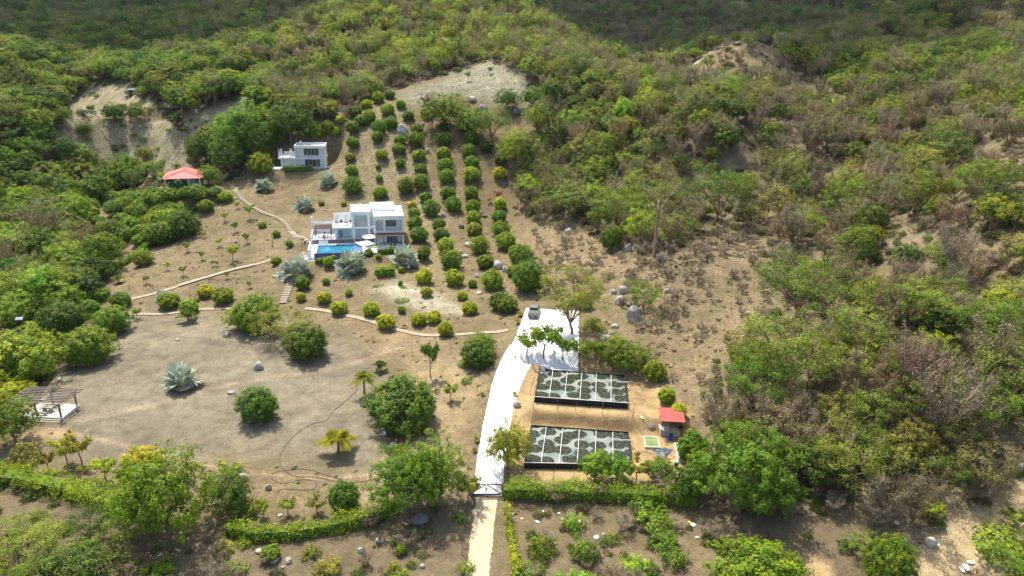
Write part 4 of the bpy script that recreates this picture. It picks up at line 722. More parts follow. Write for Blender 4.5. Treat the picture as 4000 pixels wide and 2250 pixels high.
# deck and pool
D = thing('pool_deck', 'white tiled terrace round the infinity pool with side stairs', 'terrace', tuple(HOUSE_O), HOUSE_A)
d = MB(); d.box(-5.7, -4.05, -2.2, -.45, -1.5, -.92).box(-4.05, 6.35, -1.95, -.45, -1.5, -.921).box(6.35, 16.3, -9.3, -.45, -1.5, -.922).box(-4.6, -4.05, -8.1, -2.2, -2.6, -.923).box(3.2, 6.35, -9.3, -8.15, -1.5, -.924)
d.build('paving', TILE, D)
d = MB()
for i in range(11): d.box(-5.7, -4.6, -2.25 - .46 * (i + 1), -2.25 - .46 * i, -2.9, -1.05 - .13 * i)
d.build('side_stairs', TILE, D)
d = MB(); d.box(3.2, 16.3, -9.5, -9.3, -2.6, -.9).box(16.3, 16.5, -9.5, -3.6, -2.6, -.7).box(-5.95, -5.7, -7.5, -.4, -2.9, -.3).box(-6.0, -5.6, -8.0, -7.6, -2.9, -.1).box(-7.3, -6.9, -6.9, -6.5, -3.2, -1.1).box(-7.2, -5.7, -8.1, -6.9, -3.2, -2.3)
d.build('retaining_wall', WHITE, D); railing(D, [(-7.1, -6.7), (-5.9, -6.7)], -2.3, .9)
PT = mat('blue_pool_tile', (.06, .085, .24), .35, 9, var=.3); PTL = mat('pool_lining', (.10, .42, .60), .4, 5, var=.12); PW = bpy.data.materials.new('pool_water'); PW.use_nodes = True
b_ = PW.node_tree.nodes['Principled BSDF']; b_.inputs['Base Color'].default_value = (.04, .36, .52, 1); b_.inputs['Roughness'].default_value = .04; b_.inputs['Specular IOR Level'].default_value = .5
nz = PW.node_tree.nodes.new('ShaderNodeTexNoise'); nz.inputs['Scale'].default_value = .55; nz.inputs['Detail'].default_value = 3; tc = PW.node_tree.nodes.new('ShaderNodeTexCoord'); PW.node_tree.links.new(tc.outputs['Object'], nz.inputs[0]); rp = PW.node_tree.nodes.new('ShaderNodeValToRGB'); rp.color_ramp.elements[0].position = .4; rp.color_ramp.elements[1].position = .65; rp.color_ramp.elements[0].color = (.015, .15, .27, 1); rp.color_ramp.elements[1].color = (.04, .28, .38, 1)
PW.node_tree.links.new(nz.outputs[0], rp.inputs[0]); PW.node_tree.links.new(rp.outputs[0], b_.inputs['Base Color'])
Pl = thing('swimming_pool', 'rectangular blue infinity pool spilling over a dark blue tiled wall', 'pool', tuple(HOUSE_O), HOUSE_A)
q = MB(); q.box(-4.05, 6.35, -2.2, -1.95, -2.4, -.905).box(-4.05, -3.85, -8.0, -2.2, -2.4, -.906).box(6.15, 6.35, -8.15, -2.2, -2.4, -.907).box(-4.6, 3.2, -8.25, -8.0, -2.75, -1.0).box(3.2, 6.35, -8.149, -8.0, -2.4, -.98); q.build('tiled_wall', PT, Pl)
MB().box(-3.85, 6.15, -8.0, -2.2, -2.3, -1.02).build('water', PW, Pl)
MB().box(4.4, 6.12, -7.95, -2.25, -1.02, -1.0).build('shallow_shelf', mat('shelf_water', (.12, .20, .50), .08), Pl)
q = MB(); q.box(-6.6, 3.4, -9.6, -9.4, -3.4, -2.3).box(-6.8, -6.6, -9.6, -5.4, -3.4, -2.3).box(3.2, 3.4, -9.4, -8.25, -3.4, -2.3); q.build('basin_wall', WHITE, Pl); MB().box(-6.6, 3.2, -9.4, -8.25, -3.3, -2.62).box(-6.6, -4.62, -8.25, -5.6, -3.3, -2.621).build('basin_water', mat('basin_water', (.22, .34, .38), .08, 1, var=.2), Pl)
# pergolas of the villa
def slat_roof(m, x0, x1, y0, y1, z, n, beams=2, slat=.09):
    for i in range(n): y = y0 + (y1 - y0) * i / (n - 1); m.box(x0, x1, y - slat / 2, y + slat / 2, z + .16, z + .24)
    for i in range(beams): x = x0 + .25 + (x1 - x0 - .5) * i / (beams - 1); m.box(x - .06, x + .06, y0, y1, z, z + .158)
def pergola(name, label, x0, x1, y0, y1, z0, z, n, posts, wood, par_o, A, beams=2):
    e = thing(name, label, 'pergola', tuple(par_o), A); m = MB(); slat_roof(m, x0, x1, y0, y1, z, n, beams); m.build('slat_roof', wood, e)
    for (x, y) in posts: MB().box(x - .09, x + .09, y - .09, y + .09, z0, z - .003).build('post', wood, e)
    return e
pergola('pergola', 'brown timber pergola over the dining table beside the villa', -4.9, -.7, .2, 4.2, 0, 2.35, 20, [(-4.6, .3), (-4.6, 4.0), (-1.0, .3), (-1.0, 4.0)], WOOD, HOUSE_O, HOUSE_A, 3)
pergola('pergola', 'dark slatted pergola fixed under the villa balcony', 9.4, 16.5, -6.6, -3.75, -.92, 1.95, 15, [(11.4, -6.4), (15.4, -6.4), (9.6, -6.4)], WOOD, HOUSE_O, HOUSE_A, 3)
# furniture
def wpos(O, A, x, y, z): a, b = loc(O, A, x, y); return (a, b, O[2] + z)
def open_parasol(x, y, z, h, s, label, rz):
    e = thing('parasol', label, 'parasol', wpos(HOUSE_O, HOUSE_A, x, y, z), HOUSE_A + rz, 'open white parasols by the pool')
    MB().lathe([(.3, 0), (.3, .07), (.04, .09)], 12).tube([(0, 0, 0), (0, 0, h)], .03, 6).build('pole', ALU, e)
    vs = [(0, 0, h + .12)]; N = 16
    for j, rr in enumerate((.5, 1.0)):
        for i in range(N):
            a = 2 * math.pi * i / N + math.pi / 4; sq = 1 / max(abs(math.cos(a)), abs(math.sin(a))); R2 = s / 2 * rr * sq; vs.append((R2 * math.cos(a), R2 * math.sin(a), h + .12 - .62 * rr + .05 * (i % 2)))
    fs = [(0, 1 + i, 1 + (i + 1) % N) for i in range(N)] + [(1 + i, 1 + N + i, 1 + N + (i + 1) % N, 1 + (i + 1) % N) for i in range(N)]
    m = MB(); m.add(vs, fs); m.add([(x_, y_, z_ - .02) for x_, y_, z_ in vs], [f[::-1] for f in fs]); m.build('canopy', CANVW, e); return e
open_parasol(7.0, -8.3, -.92, 2.5, 3.3, 'open white parasol nearest the pool corner', .5); open_parasol(8.1, -3.2, -.92, 2.6, 3.0, 'open white parasol closer to the villa wall', .35)
def closed_parasol(O, A, x, y, z, label, grp, tilt=0):
    e = thing('folded_parasol', label, 'parasol', wpos(O, A, x, y, z), A, grp); e.rotation_euler = (0, tilt, A)
    MB().lathe([(.28, 0), (.28, .06), (.03, .08), (.03, 2.6), (.012, 2.75)], 10).build('pole', ALU, e)
    MB().lathe([(.05, .75), (.22, .8), (.26, 1.3), (.2, 2.0), (.1, 2.5), (.02, 2.68)], 9).build('folded_canopy', CANVAS, e)
closed_parasol(HOUSE_O, HOUSE_A, .3, 1.7, 2.96, 'leaning folded parasol on the villa terrace', 'folded parasols on the villa terrace', .12); closed_parasol(HOUSE_O, HOUSE_A, .8, 2.9, 2.96, 'folded parasol behind the leaning one', 'folded parasols on the villa terrace')
closed_parasol(HOUSE_O, HOUSE_A, 2.6, 2.2, 2.96, 'folded parasol beside the terrace table', 'folded parasols on the villa terrace'); closed_parasol(HOUSE_O, HOUSE_A, 2.95, 3.0, 2.96, 'folded parasol nearest the tower wall', 'folded parasols on the villa terrace')
for x, y, lb in ((-.2, .9, 'folded parasol at the outer corner of the upper villa terrace'), (.3, 1.9, 'tallest folded parasol at the outer edge of the upper villa terrace'), (2.9, 2.2, 'shorter folded parasol beside the upper villa wall'), (3.4, 1.8, 'folded parasol closest to the upper villa wall')):
    closed_parasol(VILLA_O, VILLA_A, x, y, 3.04, lb, 'folded parasols of the upper villa')
def chair(O, A, x, y, z, rz, label, m_=BLACK, grp='chairs of the villa'):
    e = thing('garden_chair', label, 'chair', wpos(O, A, x, y, z), A + rz, grp); MB().box(-.24, .24, -.24, .24, .42, .47).build('seat', m_, e); MB().box(-.24, .24, .2, .25, .48, .95).build('backrest', m_, e)
    for sx in (-1, 1):
        for sy in (-1, 1): MB().box(sx * .21 - .02, sx * .21 + .02, sy * .2 - .02, sy * .2 + .02, 0, .418).build('leg', m_, e)
def table(O, A, x, y, z, sx, sy, label, m_=TILE):
    e = thing('garden_table', label, 'table', wpos(O, A, x, y, z), A); MB().box(-sx / 2, sx / 2, -sy / 2, sy / 2, .7, .76).build('table_top', m_, e)
    for a in (-1, 1):
        for b in (-1, 1): MB().box(a * sx * .42 - .035, a * sx * .42 + .035, b * sy * .42 - .035, b * sy * .42 + .035, 0, .698).build('leg', m_, e)
table(HOUSE_O, HOUSE_A, -2.7, 2.0, 0, 1.5, 1.3, 'white square dining table under the brown pergola')
for x, y, r_, lb in ((-3.9, 1.7, -1.5, 'black chair on the outer side of the dining table'), (-2.7, .9, 3.1, 'black chair in front of the dining table'), (-1.6, 1.4, 1.4, 'black chair on the house side of the dining table'), (-2.6, 3.1, 0, 'black chair behind the dining table')): chair(HOUSE_O, HOUSE_A, x, y, 0, r_, lb)
table(HOUSE_O, HOUSE_A, .4, 1.4, 2.96, .9, .9, 'small dark table by the leaning folded parasol', BLACK); table(HOUSE_O, HOUSE_A, 2.7, 1.3, 2.96, .8, .8, 'small dark table on the villa terrace', BLACK); chair(HOUSE_O, HOUSE_A, 1.6, 3.0, 2.96, .5, 'dark chair in the middle of the villa terrace'); chair(HOUSE_O, HOUSE_A, 3.6, 2.7, 2.96, -.8, 'dark chair by the tower wall of the villa terrace')
chair(HOUSE_O, HOUSE_A, 13.0, -5.9, -.92, 3.1, 'first black round-backed chair under the balcony pergola'); chair(HOUSE_O, HOUSE_A, 14.0, -5.8, -.92, 3.1, 'second black round-backed chair under the balcony pergola', )
def lounger(x, y, rz, label, m_=TILE):
    e = thing('sun_lounger', label, 'lounger', wpos(HOUSE_O, HOUSE_A, x, y, -.92), HOUSE_A + rz, 'sun loungers on the pool deck')
    MB().box(-.33, .33, -.95, .35, .28, .38).build('mattress', m_, e); MB().add([(-.33, .35, .28), (.33, .35, .28), (.33, .95, .75), (-.33, .95, .75), (-.33, .33, .38), (.33, .33, .38), (.33, .9, .83), (-.33, .9, .83)], [(0,3,2,1),(4,5,6,7),(0,1,5,4),(1,2,6,5),(2,3,7,6),(3,0,4,7)]).build('backrest', m_, e)
    MB().box(-.3, -.24, -.9, .9, 0, .279).box(.24, .3, -.9, .9, 0, .279).build('frame', ALU, e)
BLUEC = mat('pale_blue_cushion', (.45, .55, .66), .9); LIME = mat('lime_cushion', (.45, .55, .06), .9)
lounger(9.9, -7.4, .1, 'pale blue cushioned lounger nearest the parasols', BLUEC); lounger(11.2, -7.3, .05, 'pale blue lounger in the middle of the deck', BLUEC); lounger(12.3, -7.3, 0, 'white lounger behind the clipped hedge'); lounger(8.6, -5.4, 1.2, 'lime green lounger behind the parasol', LIME); lounger(5.2, -1.2, 1.5, 'white lounger at the villa side of the pool')

b = MB(); b.tube([(-.75, 0, .12), (-.3, .05, .14), (.3, -.05, .13), (.75, .03, .12)], [.1, .15, .15, .1], 8); o = b.build('pool_float', mat('orange_red_float', (.8, .12, .04), .6), None, smooth=True); o.location = wpos(HOUSE_O, HOUSE_A, 7.4, -7.4, -.92); o.rotation_euler = (0, 0, HOUSE_A); tag(o, 'orange-red pool float lying on the deck by the parasol', 'pool float')
# person at the glazed door
def person(p, rz, label):
    e = thing('person', label, 'person', p, rz)
    J = dict(pel=(0, 0, .93), ch=(0, .0, 1.25), nk=(0, 0, 1.45), hd=(0, -.01, 1.58), ht=(0, 0, 1.68), ls=(.17, 0, 1.38), le=(.25, .02, 1.12), lw=(.22, -.1, .9), rs=(-.17, 0, 1.38), re=(-.26, -.05, 1.14), rw=(-.12, -.2, 1.2), lk=(.1, -.02, .5), la=(.11, .02, .09), lt=(.12, -.14, .04), rk=(-.1, -.03, .5), ra=(-.12, .02, .09), rt=(-.13, -.14, .04), lh=(.09, 0, .86), rh=(-.09, 0, .86))
    def skinm(name, J, E, rad, m_, root, parent):
        ks = list(J); me = bpy.data.meshes.new(name); me.from_pydata([J[k] for k in ks], [(ks.index(a), ks.index(b)) for a, b in E], []); me.materials.append(m_); o = link(name, me, parent)
        md = o.modifiers.new('skin', 'SKIN'); me.skin_vertices or None
        if not me.skin_vertices:
            bm = bmesh.new(); bm.from_mesh(me); bm.verts.layers.skin.verify(); bm.to_mesh(me); bm.free()
        for i, k in enumerate(ks): me.skin_vertices[0].data[i].radius = (rad[k], rad[k]); me.skin_vertices[0].data[i].use_root = (k == root)
        o.modifiers.new('sub', 'SUBSURF').levels = 1; md2 = o.modifiers['sub']; md2.render_levels = 1; return o
    rad = dict(pel=.13, ch=.14, nk=.055, hd=.095, ht=.075, ls=.06, le=.042, lw=.03, rs=.06, re=.042, rw=.03, lk=.06, la=.04, lt=.035, rk=.06, ra=.04, rt=.035, lh=.085, rh=.085)
    E = [('pel','ch'),('ch','nk'),('nk','hd'),('hd','ht'),('ch','ls'),('ls','le'),('le','lw'),('ch','rs'),('rs','re'),('re','rw'),('pel','lh'),('lh','lk'),('lk','la'),('la','lt'),('pel','rh'),('rh','rk'),('rk','ra'),('ra','rt')]
    for sd, wr, s_ in (('L', J['lw'], 1), ('R', J['rw'], -1)):
        for f in range(5):
            k = sd + str(f); J[k] = (wr[0] + s_ * (f - 2) * .012, wr[1] - .05 - .008 * (2 - abs(f - 2)), wr[2] - .05 + .012 * f); rad[k] = .011; E.append(('lw' if sd == 'L' else 'rw', k))
    skinm('body', J, E, rad, SKIN, 'pel', e)
    K = {k: J[k] for k in ('pel', 'ch', 'ls', 'rs')}; K['nk'] = (0, 0, 1.4); K['le'] = (.21, .01, 1.24); K['re'] = (-.215, -.025, 1.25)
    skinm('shirt', K, [('pel','ch'),('ch','nk'),('ch','ls'),('ls','le'),('ch','rs'),('rs','re')], dict(pel=.145, ch=.165, nk=.08, ls=.078, rs=.078, le=.065, re=.065), mat('grey_shirt', (.38, .33, .32), .9), 'ch', e)
    K = dict(pel=(0, 0, .93), lh=(.09, 0, .82), lk=(.1, -.01, .6), rh=(-.09, 0, .82), rk=(-.1, -.02, .6)); skinm('shorts', K, [('pel','lh'),('lh','lk'),('pel','rh'),('rh','rk')], dict(pel=.15, lh=.105, rh=.105, lk=.095, rk=.095), mat('dark_shorts', (.05, .06, .06), .9), 'pel', e)
    MB().lathe([(.02, 1.80), (.09, 1.76), (.112, 1.68), (.105, 1.6), (.085, 1.585)], 12).build('hair', mat('dark_hair', (.03, .02, .015), .7), e, smooth=True)
    f = MB(); f.box(-.045, -.02, -.115, -.1, 1.6, 1.615).box(.02, .045, -.115, -.1, 1.6, 1.615).box(-.012, .012, -.13, -.1, 1.555, 1.59).box(-.03, .03, -.112, -.098, 1.525, 1.535); f.build('face', mat('face_marks', (.12, .05, .04), .7), e)
person(wpos(HOUSE_O, HOUSE_A, 1.35, .75, 0), HOUSE_A, 'person in a grey shirt and dark shorts standing at the glazed villa door')
# --- upper villa
U = thing('upper_villa', 'small white two-storey villa with a roof terrace above a clipped hedge', 'house', tuple(VILLA_O), VILLA_A)
w = MB(); w.box(.2, .5, .3, 7, 0, 2.6).box(.5, 7.2, 1.4, 1.6, 0, 2.6).box(11.8, 13.5, 1.4, 1.6, 0, 2.6).box(7.2, 11.8, 1.4, 1.6, 2.5, 2.6).box(13.25, 13.5, 0, 7, -1.2, 6.2).box(4.5, 4.75, .1, .4, 0, 2.6).box(6.55, 6.8, .1, .4, 0, 2.6)
w.box(4.5, 4.75, 0, 7, 3.04, 6.2).box(4.75, 7.0, 1.4, 1.6, 3.04, 6.2).box(11.6, 13.25, 1.4, 1.6, 3.04, 6.2).box(7.0, 11.6, 1.4, 1.6, 5.85, 6.2).box(7.0, 11.6, 1.4, 1.6, 3.04, 3.5).box(6.5, 6.75, 0, .25, 3.04, 5.9).box(4.4, 13.4, 7, 7.2, 0, 6.2).box(.2, 4.4, 7, 7.2, 0, 3.9); w.build('wall', WHITE, U)
r = MB(); r.box(4.4, 13.6, -.1, 7.25, 5.9, 6.15)
for b in ((4.4, 13.6, -.1, .12, 6.15, 6.7), (4.4, 4.62, .12, 7.25, 6.15, 6.7), (13.38, 13.6, .12, 7.25, 6.15, 6.7), (4.62, 13.38, 7.03, 7.25, 6.15, 6.7)): r.box(*b)
r.build('roof', WHITE, U); MB().box(4.65, 13.35, .15, 7.0, 6.152, 6.2).build('roof_deck', mat('grey_roof_deck', (.42, .42, .40), .9, 1, var=.2), U)
s = MB(); s.box(-.5, 13.7, -.1, 7.2, 2.6, 3.03).box(-.5, -.35, -.1, 7.2, 3.032, 3.3).box(-.35, 4.4, -.1, .05, 3.032, 3.12); s.build('balcony_slab', WHITE, U)
windows(U, 7.0, 11.6, 3.5, 5.85, 1.36, 4); windows(U, 7.2, 11.8, .1, 2.5, 1.36, 4); railing(U, [(4.8, .02), (13.2, .02)], 3.03, .85, 3); railing(U, [(-.42, 7), (-.42, -.02), (4.4, -.02)], 3.12, .8, 3); railing(U, [(.6, -.3), (12.5, -.3)], -.1, .9, 2)
p = MB(); p.box(.2, 13.5, -.6, 7, -1.2, -.05).box(-2.2, .2, -1.6, 2.5, -2.2, -.1).box(13.5, 15.0, 1.0, 3.0, -.9, -.1); p.build('plinth', WHITE, U); railing(U, [(-2.1, 2.4), (-2.1, -1.5)], -.1, .9, 3)
for x, y in ((4.0, -.5), (9.0, -.5)): MB().lathe([(.14, -.05), (.12, .7), (.2, .75), (.2, .85)], 8, (x, y, 0)).build('bollard_lamp', WHITE, U)
def dish(p, rz, label, m_):
    e = thing('satellite_dish', label, 'dish', p, rz); MB().tube([(0, 0, 0), (0, 0, .55), (0, .1, .75)], .03, 6).build('mast', ALU, e)
    d = MB(); n = 16; vs = []; 
    for j, (rr, dd) in enumerate(((0, .1), (.22, .07), (.42, 0))):
        vs += [(rr * math.cos(2 * math.pi * i / n), -.0 - dd * -1, .85 + rr * math.sin(2 * math.pi * i / n)) for i in range(n)]
    fs = [(j * n + i, j * n + (i + 1) % n, (j + 1) * n + (i + 1) % n, (j + 1) * n + i) for j in range(2) for i in range(n)]; d.add(vs, fs); d.add([(x, y + .02, z) for x, y, z in vs], [f[::-1] for f in fs]); d.build('reflector', m_, e); return e
dish(wpos(VILLA_O, VILLA_A, 5.8, 5.4, 6.2), VILLA_A, 'white dish on the roof of the upper villa', PIPE); dish(wpos(HOUSE_O, HOUSE_A, 6.2, 5.0, 6.25), HOUSE_A, 'white dish on the villa roof', PIPE)
for i, x in enumerate((5.0, 5.4)): 
    o = MB().lathe([(.08, 0), (.08, 1.25 + .2 * i), (.02, 1.3 + .2 * i)], 8).build('vent_pipe', PIPE, None); o.location = wpos(HOUSE_O, HOUSE_A, x, 3.0 + i, 6.25); tag(o, ('shorter' if i == 0 else 'taller') + ' white vent pipe on the villa roof', 'pipe', 'vent pipes')
hedge([loc(VILLA_O, VILLA_A, 1.2, -2.2), loc(VILLA_O, VILLA_A, 9.8, -2.2)], 1.2, 1.7, 'm', 'trim dark hedge in front of the upper villa', True, seed=8, ytop=.35)
hedge([loc(HOUSE_O, HOUSE_A, 9.7, -10.2), loc(HOUSE_O, HOUSE_A, 13.6, -9.9)], 1.1, 1.55, 'g', 'clipped hedge before the deck loungers', True, seed=9, ytop=.4)
hedge([loc(HOUSE_O, HOUSE_A, -4.2, -11.9), loc(HOUSE_O, HOUSE_A, -.8, -11.6)], 1.0, .9, 'g', 'low clipped hedge under the pool basin wall', True, seed=10, ytop=.4)
hedge([(1468,1080),(1540,1072)], 2.2, 2.1, 'l', 'big cube hedge on the mound below the deck', seed=11, ytop=.9)
for x, y, w_, lb in ((-.2, -11.8, 1.3, 'rounded bush at the end of the basin hedge'), (7.9, -10.3, 1.3, 'bush against the deck wall'), (4.9, -10.8, 1.1, 'bush between the fan palm and the deck wall')):
    a, b = loc(HOUSE_O, HOUSE_A, x, y); put_plant('clipped_bush', meshes_of(MANGO[1]), (a, b, float(hz(a, b))), lb, 'shrub', 'bushes along the deck wall', w_ * .62, 1.1, GREEN['l'])
# --- pavilion with the red hip roof
PO = np.array([-97.4, 187.3, 11.6]); PA = R(19)
V2 = thing('pavilion', 'open-sided white pavilion under a faded red hip roof', 'house', tuple(PO), PA)
w = MB(); w.box(0, 2.6, -.02, .18, -1.6, .95).box(0, .2, .18, 9, -1.6, .95).box(0, 9, 9, 9.2, 0, 3.35).box(8.9, 9.1, 4.0, 9, 0, 3.35).box(2.8, 8.9, 4.0, 4.2, 0, 3.35); w.build('wall', mat('blue_white_paint', (.58, .64, .66), .8, 1, var=.06), V2)
MB().box(.2, 9.3, 0.2, 9, -.5, 0).build('floor_slab', CONC, V2)
for x in (.12, 3.4, 6.2, 9.0): MB().box(x - .13, x + .13, 0.0 if x > 3 else .19, .26 if x > 3 else .45, -.05 if x > 3 else .96, 3.35).build('post', WHITE, V2)
h0, h1 = 3.38, 4.75; x0, x1, y0, y1 = -.6, 9.9, -.7, 9.9; ax, ay = 4.65, 4.4
m = MB(); base = [(x0, y0, h0), (x1, y0, h0), (x1, y1, h0), (x0, y1, h0), (ax, ay, h1), (ax, y1, h1)]
m.add(base, [(0, 1, 4), (1, 2, 5, 4), (0, 4, 5, 3), (2, 3, 5), (0, 3, 2, 1)]); m.build('roof', PINKROOF, V2)
m = MB(); up = lambda p: (p[0], p[1], p[2] + .06); [m.bar(up(base[a]), up(base[b]), .3, .08) for a, b in ((0, 4), (1, 4), (4, 5))]; m.build('ridge_cap', mat('ridge_red', (.45, .09, .085), .6), V2)
dish((-99.5, 189, float(hz(-99.5, 189)) + 2.3), PA, 'round white dish beside the pavilion roof', PIPE)
# rider's motorbike parked inside is too dark to tell; a red and black shape stands there
mb = thing('motorcycle', 'dark red motorcycle parked under the pavilion roof', 'motorcycle', wpos(PO, PA, 7.3, 1.4, 0), PA + .3)
for y in (-.62, .62): MB().tube([(.0, y + .3 * math.cos(a), .32 + .3 * math.sin(a)) for a in np.linspace(0, 2 * math.pi, 13)], .055, 6, False).build('wheel', BLACK, mb)
MB().tube([(0, -.62, .32), (0, -.5, .85), (0, -.45, 1.0)], .035, 6).bar((0, -.5, .75), (0, .45, .62), .2, .3).bar((0, .3, .5), (0, .62, .32), .05).build('frame', mat('red_paint', (.35, .03, .03), .4), mb); MB().box(-.14, .14, .0, .6, .78, .88).build('seat', BLACK, mb); MB().bar((-.35, -.42, 1.02), (.35, -.42, 1.02), .04).build('handlebar', BLACK, mb)
# --- timber pergola on the field
GP = np.array([-71.0, 86.4, 0.02]); GA = R(-2)
F1 = thing('pergola_platform', 'pale stone platform with two low steps under the timber pergola', 'platform', tuple(GP), GA)
MB().box(0, 6.2, 0, 3.9, -.2, .42).build('platform', mat('pale_slab', (.66, .64, .56), .85, 1.5, var=.12), F1); MB().box(-.3, 6.15, -.4, -.003, -.3, .26).box(-.6, 6.1, -.8, -.403, -.4, .1).build('steps', mat('step_stone', (.45, .40, .28), .9, 2, var=.2), F1)
PG = thing('timber_pergola', 'weathered timber pergola over a stone table with a flowering creeper', 'pergola', tuple(GP), GA); m = MB()
for i in range(11): y = -.35 + i * .46; m.box(-1.4, 7.0, y - .05, y + .05, 2.78, 2.90)
m.build('slats', GREYWOOD, PG); m = MB()
for x in (-.7, 2.3, 6.0): m.box(x - .09, x + .09, -.3, 4.2, 2.62, 2.778)
m.build('beams', GREYWOOD, PG)
for x, y in ((2.3, .2), (5.9, .2), (2.3, 3.7), (5.9, 3.7), (-.7, .3)):
    o = MB(); o.box(x - .1, x + .1, y - .1, y + .1, .0 if x < 0 else .423, 2.617); o.bar((x - .55, y, 2.6), (x, y, 2.05), .09); o.bar((x + .55, y, 2.6), (x, y, 2.05), .09); o.build('post', GREYWOOD, PG)
V_, Q_, A_ = leaf_cloud(np.array([(3.2 + .5 * math.cos(i), 3.4 + .4 * math.sin(i * 2), 2.95 + .06 * i) for i in range(9)]), .5, 16, .09, .3, seed=5); o = link('creeper', np_mesh('creeper', V_, Q_, LEAF, attrs=[('leafvar', 'FLOAT_COLOR', 'POINT', A_)]), PG); o.color = (.16, .22, .05, 1)
V_, Q_, A_ = leaf_cloud(np.array([(3.9, 3.5, 3.6), (4.05, 3.4, 3.5)]), .16, 26, .06, .2, seed=6); o = link('blossom', np_mesh('blossom', V_, Q_, LEAF, attrs=[('leafvar', 'FLOAT_COLOR', 'POINT', A_ * [1, 0, 1, 1])]), PG); o.color = (.75, .12, .14, 1)
STN = mat('table_stone', (.40, .38, .30), .85, 2, var=.15)
T1 = thing('stone_table', 'thick stone slab table under the timber pergola', 'table', wpos(GP, GA, 2.9, 1.7, .42), GA); MB().box(-.9, .9, -.45, .45, .62, .76).build('table_top', STN, T1); MB().box(-.6, -.35, -.3, .3, 0, .618).box(.35, .6, -.3, .3, 0, .618).build('pedestal', STN, T1)
for y, lb in ((.55, 'stone bench on the step side of the slab table'), (2.75, 'stone bench behind the slab table')):
    T2 = thing('stone_bench', lb, 'bench', wpos(GP, GA, 2.8, y, .42), GA, 'stone benches'); MB().box(-.8, .8, -.17, .17, .36, .45).build('seat', STN, T2)
    for x in (-.65, .45): MB().box(x, x + .2, -.13, .13, 0, .358).build('leg', STN, T2)
# --- tanks
def foam():
    m = bpy.data.materials.new('tank_water'); m.use_nodes = True; n = m.node_tree.nodes; l = m.node_tree.links; b = n['Principled BSDF']; b.inputs['Roughness'].default_value = .25; tc = n.new('ShaderNodeTexCoord')
    wn_ = n.new('ShaderNodeTexNoise'); wn_.inputs['Scale'].default_value = .7; wn_.inputs['Detail'].default_value = 4; l.new(tc.outputs['Object'], wn_.inputs[0]); va = n.new('ShaderNodeVectorMath'); va.operation = 'MULTIPLY_ADD'; l.new(wn_.outputs['Color'], va.inputs[0]); va.inputs[1].default_value = (.9, .7, 0); l.new(tc.outputs['Object'], va.inputs[2])
    mp = n.new('ShaderNodeMapping'); mp.inputs['Scale'].default_value = (.43, .47, 1); l.new(va.outputs[0], mp.inputs[0]); v = n.new('ShaderNodeTexVoronoi'); v.voronoi_dimensions = '2D'; v.feature = 'F1'; v.inputs['Scale'].default_value = 1; v.inputs['Randomness'].default_value = .5; l.new(mp.outputs[0], v.inputs['Vector'])
    v2 = n.new('ShaderNodeTexVoronoi'); v2.voronoi_dimensions = '2D'; v2.feature = 'DISTANCE_TO_EDGE'; v2.inputs['Scale'].default_value = 2.6; l.new(mp.outputs[0], v2.inputs['Vector'])
    def mr(s, a, b_, c=0., d=1.):
        k = n.new('ShaderNodeMapRange'); k.inputs[1].default_value = a; k.inputs[2].default_value = b_; k.inputs[3].default_value = c; k.inputs[4].default_value = d; l.new(s, k.inputs[0]); return k.outputs[0]
    inn = mr(v.outputs[0], .53, .46); ln = mr(v2.outputs[0], .006, .025, .38, 0); f2 = n.new('ShaderNodeTexNoise'); f2.inputs['Scale'].default_value = 3; f2.inputs['Detail'].default_value = 5; l.new(tc.outputs['Object'], f2.inputs[0])
    big = n.new('ShaderNodeTexNoise'); big.inputs['Scale'].default_value = .28; l.new(tc.outputs['Object'], big.inputs[0])
    milk = n.new('ShaderNodeMix'); milk.data_type = 'RGBA'; l.new(mr(big.outputs[0], .4, .6), milk.inputs[0]); milk.inputs[6].default_value = (.13, .165, .16, 1); milk.inputs[7].default_value = (.26, .29, .25, 1)
    dk = n.new('ShaderNodeMix'); dk.data_type = 'RGBA'; l.new(mr(f2.outputs[0], .4, .65), dk.inputs[0]); dk.inputs[6].default_value = (.015, .022, .011, 1); dk.inputs[7].default_value = (.045, .055, .028, 1)
    d2 = n.new('ShaderNodeMix'); d2.data_type = 'RGBA'; l.new(ln, d2.inputs[0]); l.new(dk.outputs[2], d2.inputs[6]); d2.inputs[7].default_value = (.40, .45, .40, 1)
    o = n.new('ShaderNodeMix'); o.data_type = 'RGBA'; l.new(inn, o.inputs[0]); l.new(milk.outputs[2], o.inputs[6]); l.new(d2.outputs[2], o.inputs[7]); l.new(o.outputs[2], b.inputs['Base Color']); return m
FOAM = foam(); LINER = mat('black_liner', (.014, .015, .018), .6, 3, var=.4)
